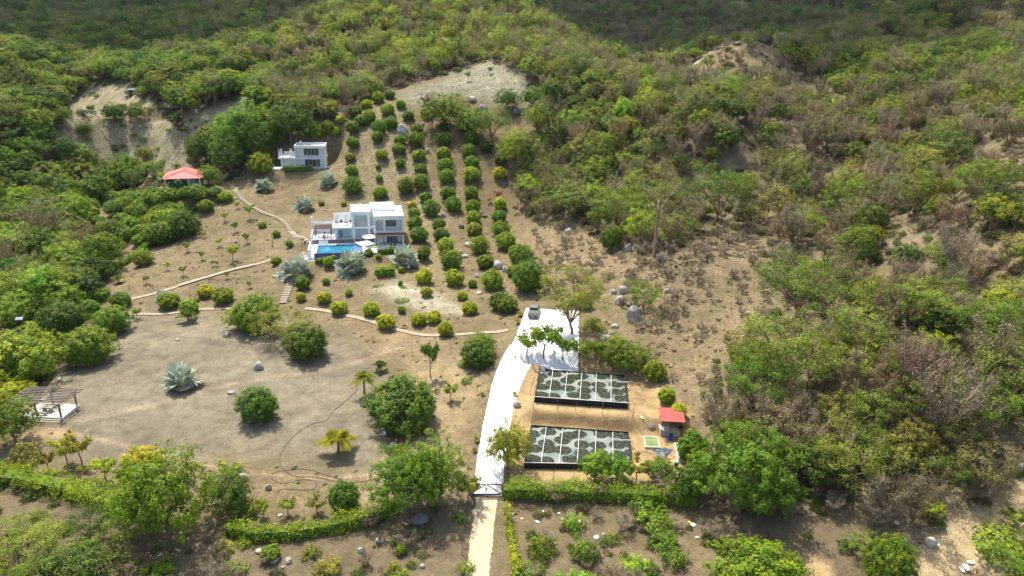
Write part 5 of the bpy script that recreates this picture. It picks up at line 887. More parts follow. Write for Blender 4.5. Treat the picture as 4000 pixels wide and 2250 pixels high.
def tank(C, zt, zb, label, seed):
    c0 = Vector((*C[0], 0)); e = thing('farm_tank', label, 'tank', (C[0][0], C[0][1], zb)); L = [Vector((x - C[0][0], y - C[0][1], 0)) for x, y in C]; h = zt - zb; cen = sum(L, Vector()) / 4
    ins = [p + (cen - p).normalized() * .14 for p in L]; m = MB(); vs = [(p.x, p.y, -.15) for p in L] + [(p.x, p.y, h) for p in L] + [(p.x, p.y, h) for p in ins] + [(p.x, p.y, h - .4) for p in ins]
    fs = []
    for a in range(4): b = (a + 1) % 4; fs += [(a, b, 4 + b, 4 + a), (4 + a, 4 + b, 8 + b, 8 + a), (8 + a, 8 + b, 12 + b, 12 + a)]
    m.add(vs, fs); m.build('liner_wall', LINER, e)
    m = MB(); m.add([(p.x, p.y, h - .18) for p in ins], [(0, 1, 2, 3)]); o = m.build('water', FOAM, e)
    if o.data.polygons[0].normal.z < 0: o.data.flip_normals()
    for i in range(5):
        t = (i + .95) / 5.9; a = L[0].lerp(L[1], t); b = L[3].lerp(L[2], t * .98); a2 = a.lerp(b, .06); MB().tube([(a2.x, a2.y, h + .1), (b.x, b.y, h + .1)], .04, 6).build('air_pipe', PIPE, e)
    f = MB(); a, b = L[3], L[2]; f.tube([(a.x - .1, a.y - .1, h + .06), (b.x + .35, b.y - .1, h + .06)], .05, 6); f.build('front_pipe', PIPE, e)
    s = L[1].lerp(L[2], .3); MB().tube([(s.x - 1.5, s.y, h + .14), (s.x + .45, s.y, h + .14), (s.x + .45, s.y, h - .5)], .05, 6).build('inlet_pipe', PIPE, e)
    for i in range(6):
        for (p, q, sd) in ((L[3], L[2], (0, -1)), (L[1], L[2], (1, 0)), (L[0], L[3], (-1, 0))):
            if sd[0] and i > 3: continue
            t = (i + .6) / (6.2 if not sd[0] else 4.4); a = p.lerp(q, t); MB().bar((a.x + sd[0] * .05, a.y + sd[1] * .05, h - .05), (a.x + sd[0] * .55, a.y + sd[1] * .55, -.15), .05).build('brace', STEEL, e)
    return e
tank([(4.88,100.69),(18.75,99.4),(17.81,90.27),(3.89,91.38)], 3.4, 2.4, 'upper of two black lined tanks with foam patterned water', 1)
tank([(3.35,86.25),(17.33,85.13),(16.6,77.12),(2.29,76.78)], 1.62, .7, 'lower of two black lined tanks, near the long hedge', 2)
def pole(px, pyb, h, r_, label, m_=WOOD, lean=0, grp='crooked wooden poles', name='wooden_pole'):
    p = ground(px, pyb); o = MB().tube([(0, 0, -.3), (lean * .4, 0, h * .5), (lean, 0, h)], [r_, r_ * .9, r_ * .8], 6).build(name, m_, None); o.location = tuple(p); tag(o, label, 'pole', grp)
tk = lambda x, y: (2000 + x * .345, 1400 + y * .345)
for i, (x, y, h, lb) in enumerate([(240,570,1.5,'crooked pole at the outer corner of the upper tank'),(513,590,1.7,'second crooked pole along the upper tank front'),(718,605,1.7,'crooked pole before the middle of the upper tank'),(1025,640,2.1,'tall crooked pole before the upper tank'),(1365,675,2.5,'tallest crooked pole on the bank beside the upper tank'),(118,1345,1.6,'crooked pole at the outer corner of the lower tank'),(467,1375,1.9,'crooked pole before the lower tank'),(700,1382,1.9,'crooked pole against the long hedge')]):
    pole(*tk(x, y), h, .045, lb, GREYWOOD, (-1) ** i * .08)
for x, y, h, lb in ((170,1160,0,''),(1405-1210,1440,3.6,'')): pass
pole(203, 1457, 3.4, .09, 'dark lamp pole in the yard above the pergola', WOOD, -.1, None); pole(1066, 968, 3.4, .08, 'dark pole on the bare slope by the winding path', WOOD, 0, None); pole(668, 790, 5.0, .09, 'grey utility pole before the pavilion', CONC, -.1, None)
pole(692, 1108, 1.6, .04, 'thin stake on the slope above the stepped path', WOOD, .05, 'thin stakes'); pole(853, 1120, 1.5, .04, 'thin stake below the stepped path', WOOD, -.05, 'thin stakes'); pole(872, 831, 1.9, .04, 'thin stake on the slope by the winding path', WOOD, 0, 'thin stakes'); pole(845, 920, 1.9, .03, 'thin stake among the saplings', WOOD, 0, 'thin stakes'); pole(506, 1130, 1.0, .05, 'short stake at the top of the field', WOOD, .1, 'thin stakes')
# --- gate
gz = float(hz(-2.5, 71.5)); G1 = thing('metal_gate', 'dark metal gate with two diagonal braces and a green lower edge', 'gate', (-4.42, 71.6, gz), R(3))
for k, x0 in enumerate((.0, 1.98)):
    lf = MB(); x1 = x0 + 1.92; lf.box(x0, x1, -.03, .03, .2, .27).box(x0, x1, -.03, .03, 1.6, 1.7).box(x0, x0 + .06, -.028, .028, .27, 1.62).box(x1 - .06, x1, -.028, .028, .27, 1.62)
    a, b = ((x0 + .06, .28), (x1 - .06, 1.6)) if k == 0 else ((x0 + .06, 1.6), (x1 - .06, .28)); lf.bar((a[0], 0, a[1]), (b[0], 0, b[1]), .08)
    for i in range(1, 18): x = x0 + 1.92 * i / 18; lf.box(x - .018, x + .018, -.015, .015, .27, 1.80)
    lf.build('leaf', STEEL, G1)
MB().box(.1, 3.8, -.02, .02, .02, .195).build('lower_panel', mat('green_gate_panel', (.05, .17, .13), .7, 3, var=.3), G1); MB().box(1.86, 2.06, -.06, .06, .95, 1.1).build('lock', mat('blue_lock', (.05, .08, .35), .4), G1)
for x in (-.09, 3.99): MB().box(x - .07, x + .07, -.07, .07, -.3, 1.95).build('post', STEEL, G1)
for i, y in enumerate((72.3, 69.0, 66.6, 64.3, 62.2)):
    x = -4.75; z = float(hz(x, y)); o = MB().tube([(0, 0, -.2), (.03, 0, 1.0), (0, 0, 2.5 if i == 0 else 1.7)], .05, 6).build('fence_post', GREYWOOD, None); o.location = (x, y, z); tag(o, ('tall wooden post beside the gate', 'first wooden fence post below the gate', 'second wooden fence post below the gate', 'third wooden fence post below the gate', 'wooden fence post nearest the lower edge')[i], 'post', 'wooden fence posts')
# --- shed, basins, small things on the terrace
sd = lambda x, y: (2400 + x * .2071, 1550 + y * .2071)
a = at_z(*sd(865, 740), .7); b = at_z(*sd(1228, 760), .7); dr = (b - a)[:2]; Wd = float(np.linalg.norm(dr)); SA = math.atan2(dr[1], dr[0]); SO = np.array([a[0], a[1], .7])
S = thing('pump_shed', 'open pump shed with a red sheet roof on a concrete block base', 'shed', tuple(SO), SA); MB().box(0, Wd, 0, 2.6, -.3, .95).build('base', CONC, S); MB().box(-.1, 0.02, -.02, 2.7, .952, 1.12).build('kerb', PIPE, S)
for x in (.15, 1.35, Wd - .12):
    for y in (.15, 2.4): MB().box(x - .04, x + .04, y - .04, y + .04, .95, 2.85 if y < 1 else 3.0).build('post', STEEL, S)
MB().box(1.39, Wd - .16, .12, .18, 1.45, 1.52).box(1.39, Wd - .16, .12, .18, 1.95, 2.02).build('rail', STEEL, S)
m = MB(); m.add([(-.25, -.55, 2.8), (Wd + .45, -.55, 2.8), (Wd + .45, 1.5, 3.25), (-.25, 1.5, 3.25), (-.25, 3.1, 2.95), (Wd + .45, 3.1, 2.95)] + [(-.25, -.55, 2.75), (Wd + .45, -.55, 2.75), (Wd + .45, 1.5, 3.2), (-.25, 1.5, 3.2), (-.25, 3.1, 2.9), (Wd + .45, 3.1, 2.9)], [(0,1,2,3),(3,2,5,4),(7,6,9,8),(8,9,10,11),(0,6,7,1),(1,7,8,2),(2,8,11,5),(5,11,10,4),(4,10,9,3),(3,9,6,0)]); m.build('roof', REDROOF, S)
def cyl(name, p, prof, m_, label, cat, parts=()):
    e = thing(name, label, cat, p); MB().lathe(prof, 16).build('body', m_, e, smooth=False)
    for pn, pr, pm in parts: MB().lathe(pr, 16).build(pn, pm, e)
sp_ = lambda x, y, z=.7: tuple(at_z(*sd(x, y), z)[:2]) + (z,)
cyl('plastic_barrel', sp_(1052, 812), [(.26, 0), (.3, .1), (.3, .8), (.26, .9)], mat('blue_plastic', (.01, .06, .42), .4), 'blue plastic barrel before the shed base', 'barrel', [('rim', [(.31, .86), (.31, .93), (.22, .94)], mat('dark_blue', (.01, .03, .15), .4))])
cyl('plastic_barrel', sp_(1160, 1330), [(.27, 0), (.31, .1), (.31, .7), (.3, .78)], mat('faded_blue', (.06, .12, .22), .5), 'faded blue barrel with a green lid beyond the tarpaulin', 'barrel', [('lid', [(.33, .84), (.3, .95), (.02, .98)], mat('green_lid', (.12, .5, .34), .5)), ('band', [(.32, .78), (.32, .84), (.3, .84)], mat('pink_band', (.6, .2, .22), .5))])
cyl('bucket', wpos(SO, SA, 2.2, .55, .95), [(.16, 0), (.2, .38)], mat('yellow_plastic', (.62, .42, .02), .5), 'yellow bucket standing in the pump shed', 'bucket', [('handle', [(.21, .38), (.21, .4), (.19, .4)], BLACK)])
e = thing('water_pump', 'black round pump in the pump shed', 'pump', wpos(SO, SA, 2.9, .8, .95), 0); MB().tube([(-.3, 0, .3), (.3, 0, .3)], .24, 14).build('motor', BLACK, e); MB().box(-.3, .3, -.2, .2, 0, .08).build('foot', STEEL, e)
def basin(C, h, label, wm, water, z0=.7):
    P = [at_z(*sd(*c), z0 + h) for c in C]; e = thing('concrete_basin', label, 'basin', (P[0][0], P[0][1], z0)); L = [Vector((p[0] - P[0][0], p[1] - P[0][1], 0)) for p in P]; cen = sum(L, Vector()) / 4; I = [p + (cen - p) * .13 for p in L]
    vs = [(p.x, p.y, -.2) for p in L] + [(p.x, p.y, h) for p in L] + [(p.x, p.y, h) for p in I] + [(p.x, p.y, .1) for p in I]; fs = []
    for a in range(4): b = (a + 1) % 4; fs += [(a, b, 4 + b, 4 + a), (4 + a, 4 + b, 8 + b, 8 + a), (8 + a, 8 + b, 12 + b, 12 + a)]
    m = MB(); m.add(vs, fs); m.build('rim', wm, e); m = MB(); m.add([(p.x, p.y, h - .12) for p in I], [(0, 1, 2, 3)]); o = m.build('water', water, e)
    if o.data.polygons[0].normal.z < 0: o.data.flip_normals()
    return e
basin([(540,740),(820,755),(868,955),(580,940)], .35, 'small square concrete basin of green water', CONCY, mat('green_water', (.19, .24, .10), .15, .9, var=.3))
basin([(1115,865),(1560,890),(1680,1200),(1215,1180)], .55, 'long concrete trough half hidden under the bushy tree', CONCY, mat('dull_water', (.16, .17, .14), .2, 1, var=.3))
a = at_z(*sd(1115, 1075), 1.4); b = at_z(*sd(1280, 1185), 1.35); MBt = MB().tube([tuple(a), tuple(b)], .05, 6).build('loose_pipe', PIPE, None); tag(MBt, 'white pipe lying across the near rim of the trough', 'pipe', 'loose white pipes')
a = at_z(*sd(1380, 1185), 1.35); b = at_z(*sd(1480, 1105), 1.5); MBt = MB().tube([tuple(a), tuple(b)], .05, 6).build('loose_pipe', PIPE, None); tag(MBt, 'white pipe leaning on the trough under the bushy tree', 'pipe', 'loose white pipes')
e = thing('garden_ladder', 'short rusty ladder lying on the sandy terrace', 'ladder', (0, 0, 0)); A_, B_, C_, D_ = [Vector(at_z(*sd(*c), .78)) for c in ((925,800),(965,912),(1020,912),(972,800))]; MB().bar(A_, B_, .06).bar(D_, C_, .06).build('side_rail', GREYWOOD, e)
for t in (.08, .36, .64, .88): MB().bar(A_.lerp(B_, t), D_.lerp(C_, t), .05).build('rung', GREYWOOD, e)
# tarpaulin
P = [at_z(*sd(*c), .7) for c in ((705,1020),(780,985),(950,965),(1110,1000),(1040,1065),(960,1150),(850,1110),(780,1075))]; c = np.mean(P, 0); vs = [(c[0], c[1], 1.0)]; fs = []; gg = random.Random(4)
for ring, f_ in enumerate((.35, .7, 1.0)):
    for k in range(24):
        t = k / 3; i = int(t); q = P[i % 8] * (1 - (t - i)) + P[(i + 1) % 8] * (t - i); q = c + (q - c) * f_; vs.append((q[0], q[1], .74 + (1 - f_) * .15 + gg.uniform(0, .16) * (ring < 2 or .4)))
fs = [(0, 1 + k, 1 + (k + 1) % 24) for k in range(24)] + [(1 + r_ * 24 + k, 1 + (r_ + 1) * 24 + k, 1 + (r_ + 1) * 24 + (k + 1) % 24, 1 + r_ * 24 + (k + 1) % 24) for r_ in range(2) for k in range(24)]
o = MB().add(vs, fs).build('tarpaulin', mat('grey_blue_tarp', (.09, .11, .14), .45, 4, var=.4, bump=.5), None); tag(o, 'crumpled grey-blue tarpaulin on the sand beside the green basin', 'tarpaulin')
e = thing('covered_heap', 'heap under a dark net sheet beside the pump shed', 'heap', wpos(SO, SA, -1.1, 1.7, 0), SA); MB().lathe([(.85, -.1), (.75, .45), (.5, .9), (.1, 1.15)], 9).build('heap_body', BLACK, e); MB().lathe([(.95, .75), (.6, 1.05), (.1, 1.3)], 7).build('net_sheet', mat('brown_net', (.2, .17, .15), .9), e)
# hoses
HOSEM = mat('dusty_hose', (.10, .09, .08), .8)
def hose(pl, r_, m_, label, world=False, name='garden_hose'):
    P = [ground(*q) for q in pl]; X = [p for p in P if p is not None]; t = np.linspace(0, len(X) - 1, len(X) * 5); A = np.array(X)
    def cr(k):  # Catmull-Rom through the points
        i = int(min(k, len(A) - 1.001)); u = k - i; p0, p1, p2, p3 = A[max(i - 1, 0)], A[i], A[min(i + 1, len(A) - 1)], A[min(i + 2, len(A) - 1)]
        return .5 * (2 * p1 + (p2 - p0) * u + (2 * p0 - 5 * p1 + 4 * p2 - p3) * u * u + (3 * p1 - p0 - 3 * p2 + p3) * u ** 3)
    pts = []
    for k in t: q = cr(k); pts.append((q[0], q[1], float(hz(q[0], q[1])) + r_ + .02))
    o = MB().tube(pts, r_, 5).build(name, m_, None); tag(o, label, 'hose')
hz6 = lambda x, y: (1000 + x * .5176, 1500 + y * .5176)
hose([hz6(*q) for q in ((770,40),(700,110),(590,200),(530,275),(430,300),(340,350),(260,420),(195,510),(180,580),(215,650),(300,700),(440,705),(640,740),(760,745),(920,715))], .03, HOSEM, 'long black hose snaking over the field past the yellow palm', name='black_hose')
hose([hz6(*q) for q in ((640,720),(520,685),(400,648),(250,650),(140,670),(120,710),(180,750),(260,745),(340,725),(430,730),(460,760),(420,800),(300,800),(200,795),(160,820))], .03, HOSEM, 'looped black hose coiled behind the curving hedge', name='black_hose')
hose([sd(*q) for q in ((400,1130),(420,1070),(500,1040),(600,1045),(700,1080))], .03, GREYWOOD, 'grey hose curling beside the lower tank'); hose([sd(*q) for q in ((1110,1020),(1145,1070),(1130,1130),(1050,1180),(960,1180))], .03, GREYWOOD, 'grey hose curling past the tarpaulin')
hose([(2062,1400),(2085,1440),(2107,1462)], .05, BLACK, 'black pipe running down the bank to the upper tank', name='black_hose'); hose([(2090,1470),(2072,1530),(2082,1600),(2075,1655)], .03, GREYWOOD, 'grey hose between the two tanks')
# --- pickup
def pickup(p, rz, label):
    e = thing('pickup_truck', label, 'pickup', p, rz); BODY = mat('champagne_paint', (.20, .185, .155), .4, metal=.3, spec=.5); e.scale = (1.0, 1.0, 1.0)
    def loft(secs, m_, nm, parent=e, bev=.04):           # sections: (y, half width bottom, half width top, z0, z1)
        m = MB(); vs = []; fs = []
        for y, a, b_, z0, z1 in secs: vs += [(-a, y, z0), (a, y, z0), (b_, y, z1), (-b_, y, z1)]
        n = len(secs); fs = [(0, 1, 2, 3)] + [((n - 1) * 4 + 3, (n - 1) * 4 + 2, (n - 1) * 4 + 1, (n - 1) * 4)]
        for i in range(n - 1):
            for k in range(4): a_, b2 = i * 4 + k, i * 4 + (k + 1) % 4; fs.append((a_, a_ + 4, b2 + 4, b2))
        m.add(vs, fs); o = m.build(nm, m_, parent, bevel=bev); return o
    loft([(0, .88, .90, .55, 1.18), (.15, .93, .93, .45, 1.2), (1.7, .93, .92, .42, 1.2), (3.9, .93, .90, .42, 1.18), (4.9, .92, .84, .42, 1.12), (5.25, .84, .74, .5, .95)], BODY, 'body')
    loft([(1.6, .86, .70, 1.19, 1.74), (1.85, .88, .74, 1.19, 1.80), (3.0, .88, .74, 1.19, 1.80), (3.45, .88, .72, 1.18, 1.70), (4.05, .84, .70, 1.16, 1.22)], BODY, 'cab', bev=.03)
    m = MB(); m.add([(-.72, 1.585, 1.28), (.72, 1.585, 1.28), (.62, 1.60, 1.66), (-.62, 1.60, 1.66)], [(0, 1, 2, 3)]); m.add([(-.72, 1.60, 1.28), (.72, 1.60, 1.28), (.62, 1.62, 1.66), (-.62, 1.62, 1.66)], [(3, 2, 1, 0)]); m.build('rear_window', GLASS, e)
    for s_ in (-1, 1):
        m = MB(); m.add([(s_ * .885, 1.95, 1.24), (s_ * .885, 3.6, 1.22), (s_ * .765, 3.25, 1.68), (s_ * .765, 2.0, 1.70)], [(0, 1, 2, 3) if s_ > 0 else (3, 2, 1, 0)]); m.build('side_window', GLASS, e)
        MB().box(s_ * .92 - .06, s_ * .92 + .12 * s_ + .06, 3.35, 3.5, 1.15, 1.32).build('mirror', BODY, e)
        MB().box(s_ * .80 - .09, s_ * .80 + .09, -.025, .03, .82, 1.08).build('tail_light', mat('tail_red', (.45, .02, .02), .3), e)
    m = MB(); m.add([(-.70, 4.07, 1.22), (.70, 4.07, 1.22), (.64, 3.5, 1.66), (-.64, 3.5, 1.66)], [(0, 1, 2, 3)]); m.build('windscreen', GLASS, e)
    MB().box(-.80, .80, .1, 1.52, 1.2, 1.235).build('bed_cover', mat('dark_grey_cover', (.12, .125, .125), .6), e, bevel=.01); MB().box(-.85, .85, -.14, .02, .42, .6).box(-.82, .82, 5.2, 5.36, .45, .65).build('bumper', STEEL, e); MB().box(-.25, .25, -.155, -.142, .44, .56).build('number_plate', mat('plate_yellow', (.7, .55, .15), .6), e)
    for x in (-.80, .80):
        for y in (1.0, 4.25):
            wv = MB().tube([(x - .12, y, .37), (x + .12, y, .37)], .37, 18); wo = wv.build('wheel', BLACK, e); s_ = 1 if x > 0 else -1; MB().tube([(x + s_ * .121, y, .37), (x + s_ * .145, y, .37)], .22, 12).build('rim', ALU, wo)
a = at_z(1900 + 870 * .207, 1150 + 480 * .207, 4.65); pickup((a[0], a[1], float(hz(a[0], a[1])) + .1), R(-7), 'champagne pickup truck with a dark bed cover on the white gravel')
# --- shacks on the far hillside
def shack(px, py, w_, d_, h, label, wall, roofm, rz=0, open_=False):
    p = ground(px, py); e = thing('hillside_shack', label, 'shack', (p[0], p[1], p[2] + .9), rz, 'shacks on the far hillside'); zl = -2.2
    if open_:
        for x in (0.1, w_ / 3, 2 * w_ / 3, w_ - .1): MB().box(x - .07, x + .07, 0, .14, zl, h).build('post', WOOD, e)
        MB().box(0, w_, d_ - .2, d_, zl, h).build('wall', wall, e)
    else:
        MB().box(0, w_, 0, d_, zl, h).build('wall', wall, e); MB().box(w_ * .4, w_ * .62, -.04, -.003, 0, h * .75).build('door', mat('pale_door', (.5, .52, .55), .7), e)
    m = MB(); m.add([(-.5, -.6, h - .1), (w_ + .5, -.6, h - .1), (w_ + .5, d_ + .5, h + .55), (-.5, d_ + .5, h + .55), (-.5, -.6, h), (w_ + .5, -.6, h), (w_ + .5, d_ + .5, h + .65), (-.5, d_ + .5, h + .65)], [(0,3,2,1),(4,5,6,7),(0,1,5,4),(1,2,6,5),(2,3,7,6),(3,0,4,7)]); m.build('roof', roofm, e)
TIN = mat('weathered_tin', (.34, .31, .27), .6, 1.5, var=.3)
shack(505, 383, 5, 4, 2.4, 'dark grey hut with a pale door among the far trees', mat('dark_plank', (.06, .07, .09), .8, 3, var=.3), mat('slate_tin', (.14, .17, .20), .6), .1); shack(655, 452, 9.5, 4, 2.3, 'long open shack with a pale tin roof on the far hillside', mat('rust_plank', (.13, .07, .045), .9, 2, var=.3), TIN, .06, True); shack(748, 452, 3.6, 3, 1.9, 'little rust-coloured shack beside the long open one', mat('rust_sheet', (.28, .09, .06), .8, 2, var=.3), TIN, .05)
pp = ground(560, 372); o = MB().box(-2, 2, -1, 1, 0, .5).box(-1.2, 1.2, -.9, .9, .5, 1.1).build('old_car', mat('pale_green_sheet', (.6, .68, .62), .6), None, bevel=.15); o.location = tuple(pp); tag(o, 'pale covered car parked beside the far grey hut', 'car')
# solar lamp
pp = ground(95, 1330); e = thing('solar_lamp', 'solar lamp with a flat blue-grey panel rising from the bushes', 'lamp', tuple(pp), .3); MB().tube([(0, 0, 0), (0, 0, 4.2)], .06, 8).build('pole', STEEL, e); MB().add([(-.6, -.3, 4.2), (.6, -.3, 4.2), (.6, .35, 4.5), (-.6, .35, 4.5), (-.6, -.3, 4.26), (.6, -.3, 4.26), (.6, .35, 4.56), (-.6, .35, 4.56)], [(0,3,2,1),(4,5,6,7),(0,1,5,4),(1,2,6,5),(2,3,7,6),(3,0,4,7)]).build('solar_panel', mat('panel_blue', (.22, .27, .33), .3), e)
# tall pale tree beside the clearing
tp = ground(2555, 1005); t, tips = branches(777, 15.5, 4.2, 5, 4, 3, r0=.36, z1=.62, up=.7, r3=.04); e = thing('tall_tree', 'tall nearly bare tree with a pale reddish trunk above the rocks', 'tree', tuple(tp), .4)
t.build('trunk', mat('pale_red_bark', (.36, .25, .18), .8, 1.5, var=.3), e); P = np.array([tuple(v) for v in tips]); V_, Q_, A_ = leaf_cloud(P, .9, 16, .17, .3, seed=3); o = link('crown', np_mesh('tall_crown', V_, Q_, LEAF, attrs=[('leafvar', 'FLOAT_COLOR', 'POINT', A_)]), e); o.color = (.22, .25, .06, 1)
# --- rocks
ROCK = mat('granite', (.36, .35, .32), .9, .9, var=.35, bump=.7); ROCKW = mat('sunbleached_granite', (.46, .43, .36), .9, .8, var=.18, bump=.5); ROCKD = mat('dark_granite', (.17, .165, .155), .9, 1.0, var=.35, bump=.6)
def rock(px, py, w_, h_, label, m_=ROCK, seed=0, dy=.8):
    p = ground(px, py); s = 2 * px_r(p, w_); hh = s * h_; bm = bmesh.new(); bmesh.ops.create_icosphere(bm, subdivisions=3, radius=1); g_ = np.random.default_rng(seed + int(px)); pl = g_.normal(size=(7, 3)); pl /= np.linalg.norm(pl, axis=1)[:, None]; cut = g_.uniform(.62, .95, 7)
    for v in bm.verts:
        c = np.array(v.co)
        for a_, k_2 in zip(pl, cut):
            dd = float(c @ a_)
            if dd > k_2: c = c - a_ * (dd - k_2) * .85
        c = c * (1 + .10 * (float(vnoise(np.array([c[0] * 3 + 9]), np.array([c[1] * 3 + c[2] * 2.3 + 5]), seed)[0]) - .5)); v.co = Vector((c[0] * s / 2, c[1] * s / 2 * dy, c[2] * hh * .62))
    me = bpy.data.meshes.new('rock'); bm.to_mesh(me); bm.free(); me.materials.append(m_); o = link('rock', me); o.location = (p[0], p[1] + s * .25, float(hz(p[0], p[1] + s * .25)) + hh * .22); o.rotation_euler = (0, 0, g_.uniform(-.4, .4)); tag(o, label, 'rock')
c5 = lambda x, y: (1600 + x * .3795, 700 + y * .3795); c7 = lambda x, y: (2000 + x * .5176, 750 + y * .5176); cm = lambda x, y: (1000 + x * .5176, 1500 + y * .5176); c4 = lambda x, y: (1300 + x * .3106, 350 + y * .3106); cl = lambda x, y: (x * .5176, 750 + y * .5176)
for q, w_, h_, lb, m_ in [(c7(915,985), 56, 1.5, 'big upright boulder with white streaks beside the flat feathery tree', ROCK), (c7(845,765), 46, .7, 'grey boulder highest in the cluster above the parking', ROCK), (c7(815,850), 44, .9, 'pale boulder in the middle of the cluster above the parking', ROCK), (c7(765,770), 28, .7, 'small overhanging boulder in the cluster above the parking', ROCK), (c7(720,1145), 56, .8, 'pale round boulder behind the row of young trees', ROCKW), (c7(750,1080), 30, .7, 'small boulder touching the pale round boulder', ROCKW), (c7(780,1030), 32, .6, 'low rock above the pale round boulder', ROCKW), (c7(1170,760), 26, .7, 'lone grey rock in the grassy clearing', ROCK), (c7(880,450), 30, 1.3, 'upright pale rock in the shade below the forest', ROCK), (c7(425,305), 30, .6, 'flat rock at the edge of the forest floor', ROCK), (c7(1130,530), 45, .8, 'shaded boulder beside the pale trunk', ROCKD), (c7(1100,400), 35, 1.5, 'tall dark rock behind the pale trunk', ROCKD),
  (c5(895,925), 45, .8, 'bright split boulder below the orchard row', ROCKW), (c5(980,955), 25, 1.0, 'rounded pale boulder beside the split one', ROCKW), (c5(615,695), 50, .32, 'long white rock slab under an orchard bush', ROCKW), (c5(570,810), 30, .5, 'white rock below the long slab', ROCKW), (c5(530,765), 14, 1.1, 'small white rock between the slabs', ROCKW), (c5(690,1015), 24, .8, 'pale rock in the orchard gully', ROCKW), (c5(720,1185), 30, .4, 'flat slab at the foot of the orchard gully', ROCKW), (c5(345,390), 20, .9, 'grey rock between two orchard rows', ROCK), (c5(355,465), 20, 1.0, 'grey rock beside a mid-slope orchard bush', ROCK), (c5(530,505), 24, .8, 'dark egg-shaped rock in the orchard', ROCKD), (c5(775,395), 22, .6, 'dark rock in the orchard lane', ROCKD), (c5(885,400), 22, .7, 'grey rock above the outer orchard row', ROCK), (c5(270,275), 18, .6, 'pale rock tucked behind an orchard bush', ROCKW), (c5(490,215), 16, .9, 'white rock touching an orchard bush', ROCKW),
  (c4(880,600), 50, 1.1, 'large grey outcrop between the upper orchard bushes', ROCK), (c4(1180,790), 22, .8, 'pale broken rock in the upper orchard', ROCKW), (c4(1120,460), 18, .8, 'grey stone under the tall dark trees', ROCK), (c4(1890,300), 34, 1.1, 'streaked outcrop below the sandy summit', ROCK), (c4(2310,330), 34, .8, 'dark rock slab near the pole tree', ROCKD), (c4(1750,160), 40, .5, 'low outcrop on the sandy summit slope', ROCKW),
  ((1008,1445), 46, .8, 'grey boulder alone in the open field', ROCK), ((900,1540), 30, .5, 'small flat rock in the open field', ROCK), (cl(1705,1095), 34, .7, 'grey rock at the far edge of the open field', ROCK), (cl(1335,1120), 20, .4, 'low stone in the middle of the field', ROCK), (cl(20 + 1915, 1340), 0, .8, '', ROCK), (cm(965,358), 34, .6, 'upper of two stacked stones under the broad mango', ROCK), (cm(965,392), 32, .5, 'lower of two stacked stones under the broad mango', ROCK), (cm(1035,490), 34, .9, 'grey boulder beside the yellow flowering shrub', ROCK), (cm(1225,1065), 78, .45, 'dark flat boulder in the shade of the gate tree', ROCKD), (cm(935,1200), 36, .6, 'pale boulder in the lower scrub', ROCKW), (cm(790,1275), 30, .8, 'dull boulder buried in dry scrub', ROCK), (cm(1255,1390), 20, .9, 'round stone near the dirt track', ROCKW), (cm(1055,1270), 18, .8, 'white stone beside the small round shrub', ROCKW), (cm(240,1355), 30, .8, 'white rock at the sandy lower bank', ROCKW), (cm(130,1350), 40, .5, 'broken white rock in the lower scrub', ROCKW), (cm(20,1280), 36, .5, 'pale rock at the lower hedge bend', ROCKW), (cm(200,1395), 14, .9, 'small pale stone on the lower bank', ROCKW), (cm(90,800), 26, 1.2, 'streaked upright rock behind the hedge', ROCK), (cm(180,1000), 20, .5, 'small rock behind the curving hedge', ROCKW),
  ((945,1880), 46, .7, 'white boulder behind the pale yellow tree', ROCKW), ((2018,1590), 34, .9, 'rounded rock on the sand beside the drive', ROCKW), (cl(190,1110), 50, .45, 'long white rock by the solar lamp', ROCKW), (cl(335,1130), 40, .6, 'dark wet rock by the yard wall', ROCK), (cl(330,775), 26, .9, 'upper boulder of the rock pile by the dark trees', ROCK), (cl(370,825), 34, .7, 'middle boulder of the rock pile by the dark trees', ROCK), (cl(350,855), 26, .7, 'lowest boulder of the rock pile by the dark trees', ROCK), (cl(385,1335), 32, .5, 'flat rock beside the yard pole', ROCK), (cl(1775,385), 16, .9, 'small grey rock on the sapling slope', ROCK),
  ((3680,1240), 70, 1.2, 'grey boulder showing through the wide bright crown', ROCK), ((3340,1740), 40, 1.7, 'tall grey rock face in the gully', ROCK), ((3395,1175), 46, 1.1, 'dark boulder in the wooded gully', ROCKD), ((3640,2140), 46, .9, 'pale split rock at the dirt road edge', ROCKW), ((3260,1720), 26, .7, 'small pale rock beside the rock face', ROCKW), ((3350,1950), 26, .8, 'grey rock at the gully mouth', ROCK), ((3505,2050), 26, .5, 'flat white stone above the dirt road', ROCKW), ((3185,700), 40, .9, 'dark split boulder in the dry wood', ROCKD), ((3860,1600), 30, .7, 'white rock behind the bright tree', ROCKW), ((3140,900), 26, .9, 'dark rock under the dry brush', ROCKD), ((3990,1845), 36, 1.1, 'grey rock face at the road bend', ROCK)]:
    if w_: rock(*q, w_, h_, lb, m_, seed=len(lb))
